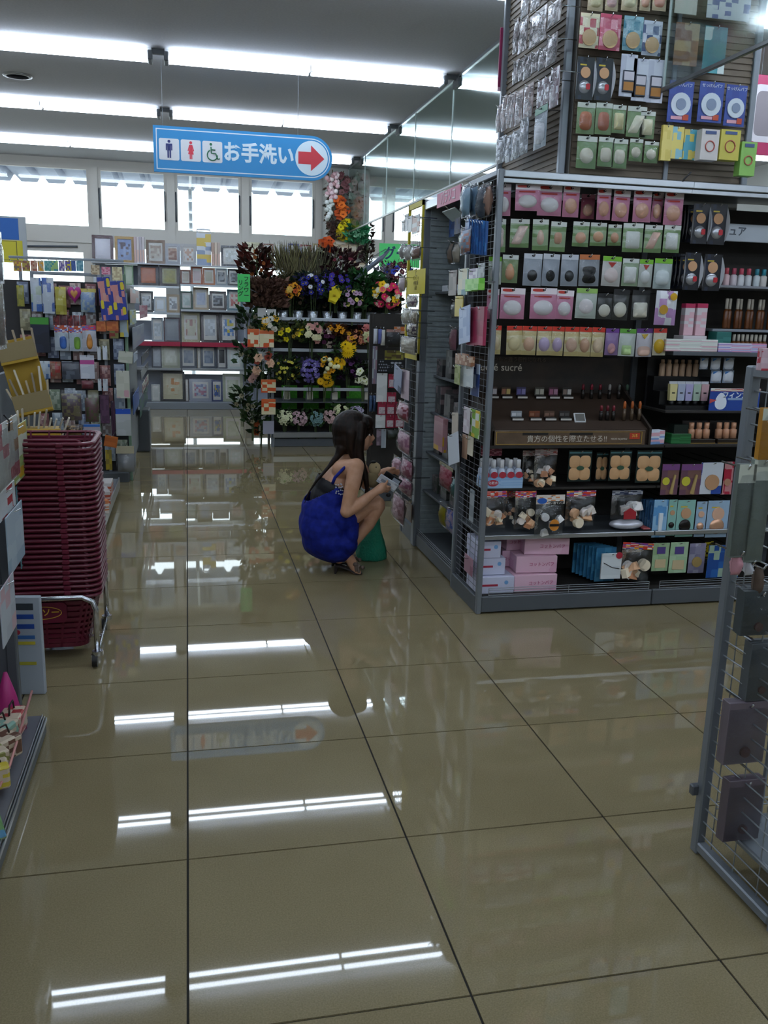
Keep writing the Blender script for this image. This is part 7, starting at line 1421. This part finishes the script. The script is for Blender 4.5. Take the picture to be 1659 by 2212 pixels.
finger([(1140, 1000, 2.455), (1165, 970, 2.47), (1195, 955, 2.475)], .0095, .007)                      # thumb behind
# far arm reaching to the rack
ef, wf = zp(985, 960, 2.84), zp(1195, 822, 2.80)
limb(b, [(sf, .043), (zp(965, 880, 2.82), .038), (ef, .033)]); limb(b, [(ef, .033), (zp(1070, 890, 2.82), .031), (wf, .021)])
limb(b, [(wf, .021), (zp(1240, 815, 2.80), .024), (zp(1275, 815, 2.80), .022)])
for k, (dx, dy) in enumerate(((70, -14), (76, 0), (72, 14), (60, 26))): finger([(1285, 812+6*k, 2.79+.008*k), (1285+dx*.55, 812+6*k+dy*.4, 2.79+.008*k), (1285+dx, 818+6*k+dy*.8, 2.795+.008*k)], .0078, .006)
finger([(1255, 800, 2.785), (1285, 782, 2.775), (1315, 785, 2.775)], .0088, .0068)
# legs
for yh, yk, ya, kx, ky, ax, ay in ((2.54, 2.50, 2.535, 1118, 1185, 770, 1735), (2.70, 2.72, 2.69, 1085, 1150, 735, 1700)):
    hp_, kn, an = zp(600, 1480, yh), zp(kx, ky, yk), zp(ax, ay, ya)
    limb(b, [(hp_, .082), (hp_.lerp(kn, .45)+Vector((0, 0, .020)), .058), (hp_.lerp(kn, .85)+Vector((-.004, 0, .018)), .041), (kn, .042)]); cf = kn.lerp(an, .35)+Vector((.012, 0, -.018))
    limb(b, [(kn+Vector((.008, 0, -.012)), .036), (cf, .034), (kn.lerp(an, .7)+Vector((.004, 0, -.006)), .028), (an, .026)])
    hl = zp(ax-85, ay+70, ya); bl = zp(ax+95, ay+185, ya-.01); to = zp(ax+150, ay+195, ya-.01)
    limb(b, [(an, .03), (hl, .026)]); limb(b, [(an, .029), (an.lerp(bl, .55)+Vector((0, 0, .006)), .028), (bl, .026)])
    for k in range(5): 
        o_ = (k-2)*.0135; L = (.78, .92, 1., .95, .8)[k] if ya < 2.6 else (.8, .95, 1., .92, .78)[k]
        limb(b, [(bl+Vector((0, o_, -.004)), .012), (bl.lerp(to, L)+Vector((0, o_*1.05, -.006)), .009)])
# head and face
blob(b, headc+Vector((-.008, 0, .012)), (.095, .076, .098)); blob(b, headc+Vector((.030, 0, -.035)), (.062, .058, .072)); blob(b, headc+Vector((.055, 0, -.082)), (.026, .03, .022))
limb(b, [(headc+Vector((.086, 0, -.002)), .009), (headc+Vector((.105, 0, -.034)), .0105), (headc+Vector((.098, 0, -.042)), .011)])
b.ell(headc+Vector((.089, 0, -.06)), (.012, .02, .006), 10, 8); b.ell(headc+Vector((.086, 0, -.071)), (.012, .018, .0065), 10, 8)
b.ell(headc+Vector((.0, -.076, -.022)), (.018, .009, .028), 10, 8); b.ell(headc+Vector((.0, .076, -.022)), (.018, .009, .028), 10, 8)
body = solidify('body', b, SKIN, .0042, pr, 5)
fm = headc
for s in (-1, 1):
    part('eye', MB().ell(fm+Vector((.076, s*.030, -.008)), (.010, .012, .009), 10, 8), mat('#e4dcd6', .3), pr); part('iris', MB().ell(fm+Vector((.084, s*.031, -.008)), (.004, .006, .006), 8, 6), mat('#1c120e', .2), pr)
    part('eyebrow', MB().tube([fm+Vector((.086, s*.014, .010)), fm+Vector((.082, s*.034, .015)), fm+Vector((.068, s*.048, .010))], .003, 5), mat('#2a1a14', .8), pr)
part('lips', MB().ell(fm+Vector((.0925, 0, -.0655)), (.010, .017, .0065), 10, 8), mat('#a8544e', .4), pr)
# hair
HAIR = bpy.data.materials.new('hair'); HAIR.use_nodes = True; N, L = nodes(HAIR); hb = N['Principled BSDF']; hb.inputs['Roughness'].default_value = .5; hb.inputs['Specular IOR Level'].default_value = .25
wv = N.new('ShaderNodeTexNoise'); wv.inputs['Scale'].default_value = 60; mp = N.new('ShaderNodeMapping'); mp.inputs['Scale'].default_value = (1, 1, .06); tc = N.new('ShaderNodeTexCoord')
L.new(tc.outputs['Object'], mp.inputs[0]); L.new(mp.outputs[0], wv.inputs['Vector']); cr = N.new('ShaderNodeValToRGB'); cr.color_ramp.elements[0].color = lin('#0b0705'); cr.color_ramp.elements[1].color = lin('#241309'); cr.color_ramp.elements[0].position = .35; cr.color_ramp.elements[1].position = .75
L.new(wv.outputs[0], cr.inputs[0]); L.new(cr.outputs[0], hb.inputs['Base Color']); bp = N.new('ShaderNodeBump'); bp.inputs['Strength'].default_value = .5; bp.inputs['Distance'].default_value = .006; L.new(wv.outputs[0], bp.inputs['Height']); L.new(bp.outputs[0], hb.inputs['Normal'])
h = MB()
blob(h, headc+Vector((-.022, 0, .016)), (.108, .092, .108)); blob(h, headc+Vector((-.040, 0, -.035)), (.084, .088, .092)); blob(h, headc+Vector((.045, -.0, .05)), (.062, .078, .05))
for s in (-1, 1):   # side locks past the ear, falling to the chest
    limb(h, [(headc+Vector((.022, s*.066, .04)), .030), (headc+Vector((.014, s*.076, -.03)), .030), (headc+Vector((.012, s*.074, -.10)), .027), (headc+Vector((.025, s*.080, -.16)), .022), (headc+Vector((.048, s*.085, -.23)), .018), (headc+Vector((.058, s*.09, -.30)), .012), (headc+Vector((.05, s*.09, -.34)), .006)])
    limb(h, [(headc+Vector((-.03, s*.07, .0)), .034), (headc+Vector((-.035, s*.068, -.07)), .030), (headc+Vector((-.02, s*.07, -.12)), .020), (headc+Vector((.005, s*.08, -.17)), .008)])
limb(h, [(headc+Vector((.066, -.035, .045)), .022), (headc+Vector((.085, -.036, .012)), .014), (headc+Vector((.086, -.040, -.012)), .006)]); limb(h, [(headc+Vector((.07, .03, .045)), .022), (headc+Vector((.088, .03, .012)), .014), (headc+Vector((.09, .032, -.004)), .006)]); limb(h, [(headc+Vector((.075, 0, .05)), .022), (headc+Vector((.094, 0, .016)), .012)])
# thin tail down the back
limb(h, [(zp(720, 560, 2.58), .035), (zp(675, 640, 2.57), .020), (zp(570, 770, 2.56), .011), (zp(430, 930, 2.55), .008), (zp(345, 1060, 2.55), .005), (zp(300, 1180, 2.55), .003)])
solidify('hair', h, HAIR, .0045, pr, 3)
# clothes: black camisole, blue bubble dress with straps
BLU = noisy('blue_cotton', '#0d1b70', '#15268a', 30, .75, spec=.25); CAM_ = noisy('black_lace', '#0a0a10', '#14141c', 90, .6)
c = MB(); blob(c, chest+Vector((-.006, 0, .0)), (.110, .150, .112), Matrix.Rotation(.35, 3, 'Y')); blob(c, (waist+chest)/2, (.115, .145, .13))
top = zp(480, 850, YM); tn = Vector((.42, 0, .9)); tp_ = zp(590, 905, YM)
solidify('camisole', c, CAM_, .006, pr, 4, keep=lambda v: (v-tp_).dot(tn) < .0)
dt = MB(); rnd_ = random.Random(3)
for k in range(16):
    q = zp(655+(k % 4)*24+rnd_.uniform(-8, 8), 970+(k//4)*34+rnd_.uniform(-9, 9), 2.462); dt.ell((q.x, q.y+.012*(k % 4 == 3), q.z), (.0045, .004, .0045), 6, 5)
o_ = part('white_dots', dt, mat('#b8bcc8', .5), pr); o_['kind'] = 'stuff'
d = MB()
for (x, y, rx, ry, rz) in ((560, 1260, .145, .165, .15), (545, 1420, .158, .18, .15), (560, 1550, .150, .185, .130), (600, 1650, .125, .17, .088), (700, 1560, .10, .17, .11), (590, 1110, .115, .158, .13)): blob(d, zp(x, y, YM), (rx, ry, rz))
blob(d, zp(775, 1430, 2.62), (.060, .195, .115)); blob(d, zp(770, 1340, 2.54), (.06, .11, .07)); blob(d, zp(700, 1320, 2.56), (.09, .13, .10)); blob(d, zp(720, 1560, 2.62), (.085, .19, .085)); blob(d, zp(610, 1000, YM), (.112, .152, .10), Matrix.Rotation(.4, 3, 'Y'))
p0, n0 = zp(560, 1000, YM), Vector((-.62, 0, .78)); 
keep = lambda v: (v-zp(500, 1010, YM)).dot(Vector((-.55, 0, .83))) < 0 and (v-zp(590, 930, YM)).dot(Vector((.4, 0, .92))) < 0
dr = solidify('dress', d, BLU, .006, pr, 6, keep=keep)
tex = bpy.data.textures.new('folds', 'CLOUDS'); tex.noise_scale = .13; dm = dr.modifiers.new('folds', 'DISPLACE'); dm.texture = tex; dm.strength = .02; dm.mid_level = .35
so = dr.modifiers.new('cloth', 'SOLIDIFY'); so.thickness = .004
for s, ys in ((-1, (2.48, 2.475, 2.50)), (1, (2.76, 2.77, 2.74))):
    pts = [zp(612, 960, ys[0]), zp(640, 890, ys[0]-.004), zp(735, 790, ys[1]-.012), zp(840, 700, ys[2]-.01), zp(905, 712, ys[2]), zp(935, 790, ys[2]+s*.0)]
    part('strap', MB().tube(pts, .0085, 6), BLU, pr)
# heeled sandals
SAN = mat('#2a2426', .4, name='sandal_black'); FLW = mat('#6a5a50', .6, name='sandal_flower')
for ya, ax, ay, hx, lab in ((2.535, 770, 1735, 632, 'near'), (2.69, 735, 1700, 552, 'far')):
    hl = zp(ax-85, ay+70, ya)+Vector((0, 0, -.03)); bl = zp(ax+95, ay+185, ya-.01); to = zp(ax+165, ay+198, ya-.01); bl.z = .014; to.z = .012
    s = MB(); path = [hl+Vector((-.02, 0, 0)), hl, hl.lerp(bl, .5)+Vector((0, 0, .004)), bl, to]; ww = (.02, .028, .026, .036, .028); vs_ = []
    for p, q in zip(path, ww): vs_ += [(p.x, p.y-q, p.z), (p.x, p.y+q, p.z), (p.x, p.y+q, p.z-.010), (p.x, p.y-q, p.z-.010)]
    fs = [(4*i+a, 4*i+(a+1) % 4, 4*(i+1)+(a+1) % 4, 4*(i+1)+a) for i in range(4) for a in range(4)]+[(0, 1, 2, 3)[::-1], (16, 17, 18, 19)]
    s.add(vs_, fs); sd = part('sandal', s, SAN, pr); sd['label'] = 'heeled sandal'
    part('heel', MB().cyl(hl+Vector((-.012, 0, -.006)), (hl.x-.020, hl.y, .0), .013, .0055, 10), SAN, sd)
    for f, w_ in ((.85, .034), (1.0, .036)):
        c_ = hl.lerp(bl, f) if f < 1 else bl; part('strap', MB().tube([(c_.x+.015, c_.y-w_, c_.z), (c_.x+.012, c_.y-w_*.7, c_.z+.036), (c_.x+.01, c_.y, c_.z+.050), (c_.x+.012, c_.y+w_*.7, c_.z+.036), (c_.x+.015, c_.y+w_, c_.z)], .008, 6), FLW, sd)
    part('ankle_strap', MB().tube([(zp(ax, ay, ya).x+.036*math.cos(q), ya+.036*math.sin(q), zp(ax, ay, ya).z+.004) for q in [2*PI*k/12 for k in range(13)]], .006, 6), SAN, sd)
    for k in range(3): part('flower', MB().ell((bl.x-.005+.022*k, bl.y-.022, bl.z+.046-.010*k), (.013, .013, .012), 8, 6), FLW, sd)
# what she holds and what stands beside her
a_ = zp(1225, 955, 2.455)
t = thing('small_package', 'silver white package held in the near hand', 'package', a_, 0, rot=(.35, .55, -.15)); part('pack', MB().cbox(-.058, -.004, -.024, .058, .004, .030, .002), prt(['#c4cad2', '#aab2bc', '#d6dae0'], 3, .4, .25), t); part('print', MB().box(-.04, -.0055, -.006, .02, -.0042, .012), mat('#8f98a6', .4), t)
t = thing('small_package', 'black-edged package behind the silver one in the near hand', 'package', a_+Vector((.03, .022, .012)), 0, rot=(.35, .55, -.15)); part('pack', MB().cbox(-.055, -.003, -.022, .05, .003, .034, .002), mat('#15161a', .3), t); part('window', MB().box(.0, -.0045, -.014, .042, -.0032, .024), mat('#a8b0bc', .3), t)
q = zp(1240, 1085, 2.50); t = thing('dark_pouch', 'small black pouch below the held packages', 'pouch', (q.x, 2.50, q.z)); part('pouch', MB().ell((0, 0, 0), (.014, .012, .012), 10, 8), BLACK, t); part('cord', MB().tube([(-.004, 0, .008), (-.02, -.005, .02), (-.045, -.01, .03)], .002, 5), BLACK, t)
q = zp(1085, 790, 2.66); t = thing('beige_pouch', 'beige soft pouch with black bow at her chest', 'pouch', (q.x, 2.66, q.z)); part('pouch', MB().ell((0, 0, 0), (.036, .022, .038), 14, 10), mat('#b4a078', .85), t); part('dot', MB().ell((.004, -.021, .012), (.003, .003, .004), 8, 6), BLACK, t); part('bow', MB().ell((-.01, -.008, .040), (.018, .01, .008), 8, 6), BLACK, t); part('body', MB().ell((-.010, .0, -.06), (.036, .024, .05), 12, 8), mat('#8a7a58', .85), t)
GB_ = bpy.data.materials.new('green_polythene'); GB_.use_nodes = True; N, L = nodes(GB_); gb = N['Principled BSDF']; gb.inputs['Base Color'].default_value = lin('#2aa884'); gb.inputs['Roughness'].default_value = .3; gb.inputs['Transmission Weight'].default_value = .25; nz = N.new('ShaderNodeTexNoise'); nz.inputs['Scale'].default_value = 22; nz.inputs['Detail'].default_value = 5; bp = N.new('ShaderNodeBump'); bp.inputs['Strength'].default_value = .8; bp.inputs['Distance'].default_value = .02; L.new(nz.outputs[0], bp.inputs['Height']); L.new(bp.outputs[0], gb.inputs['Normal'])
YG = 2.80; t = thing('plastic_bag', 'green plastic shopping bag standing by her shins', 'bag', onY(600+1060/5.184, 860+1820/5.184, YG)); t.location.z = 0
rnd = random.Random(4); m = MB(); rows = ((1830, 905, 1205), (1790, 880, 1212), (1700, 885, 1200), (1600, 900, 1185), (1500, 960, 1165), (1420, 1030, 1150), (1360, 1070, 1140), (1290, 1090, 1130)); n_ = 20; vs_ = []
for j, (yy, xa, xb) in enumerate(rows):
    l_, r_ = zp(xa, yy, YG), zp(xb, yy, YG); z_ = 0.0 if j == 0 else max(.004, l_.z); cx_ = (l_.x+r_.x)/2-t.location.x; hw = (r_.x-l_.x)/2; dd = (.05, .06, .06, .055, .045, .03, .022, .018)[j]
    for k in range(n_): q = 2*PI*k/n_; k_ = 1+.10*math.sin(k*2.1+j*.8)+rnd.uniform(-.05, .05); vs_.append((cx_+hw*math.cos(q)*(k_ if j else .9), dd*math.sin(q)*k_, z_))
m.add(vs_, [(j*n_+k, j*n_+(k+1) % n_, (j+1)*n_+(k+1) % n_, (j+1)*n_+k) for j in range(len(rows)-1) for k in range(n_)]+[tuple(range(n_))[::-1]], 0, True)
part('bag', m, GB_, t); part('handle', MB().tube([Vector(vs_[-n_])+Vector((-.01, 0, 0)), Vector(vs_[-1])+Vector((-.02, -.03, .05)), Vector(vs_[-1])+Vector((-.05, -.06, .08))], .006, 6), GB_, t)
label_rows()
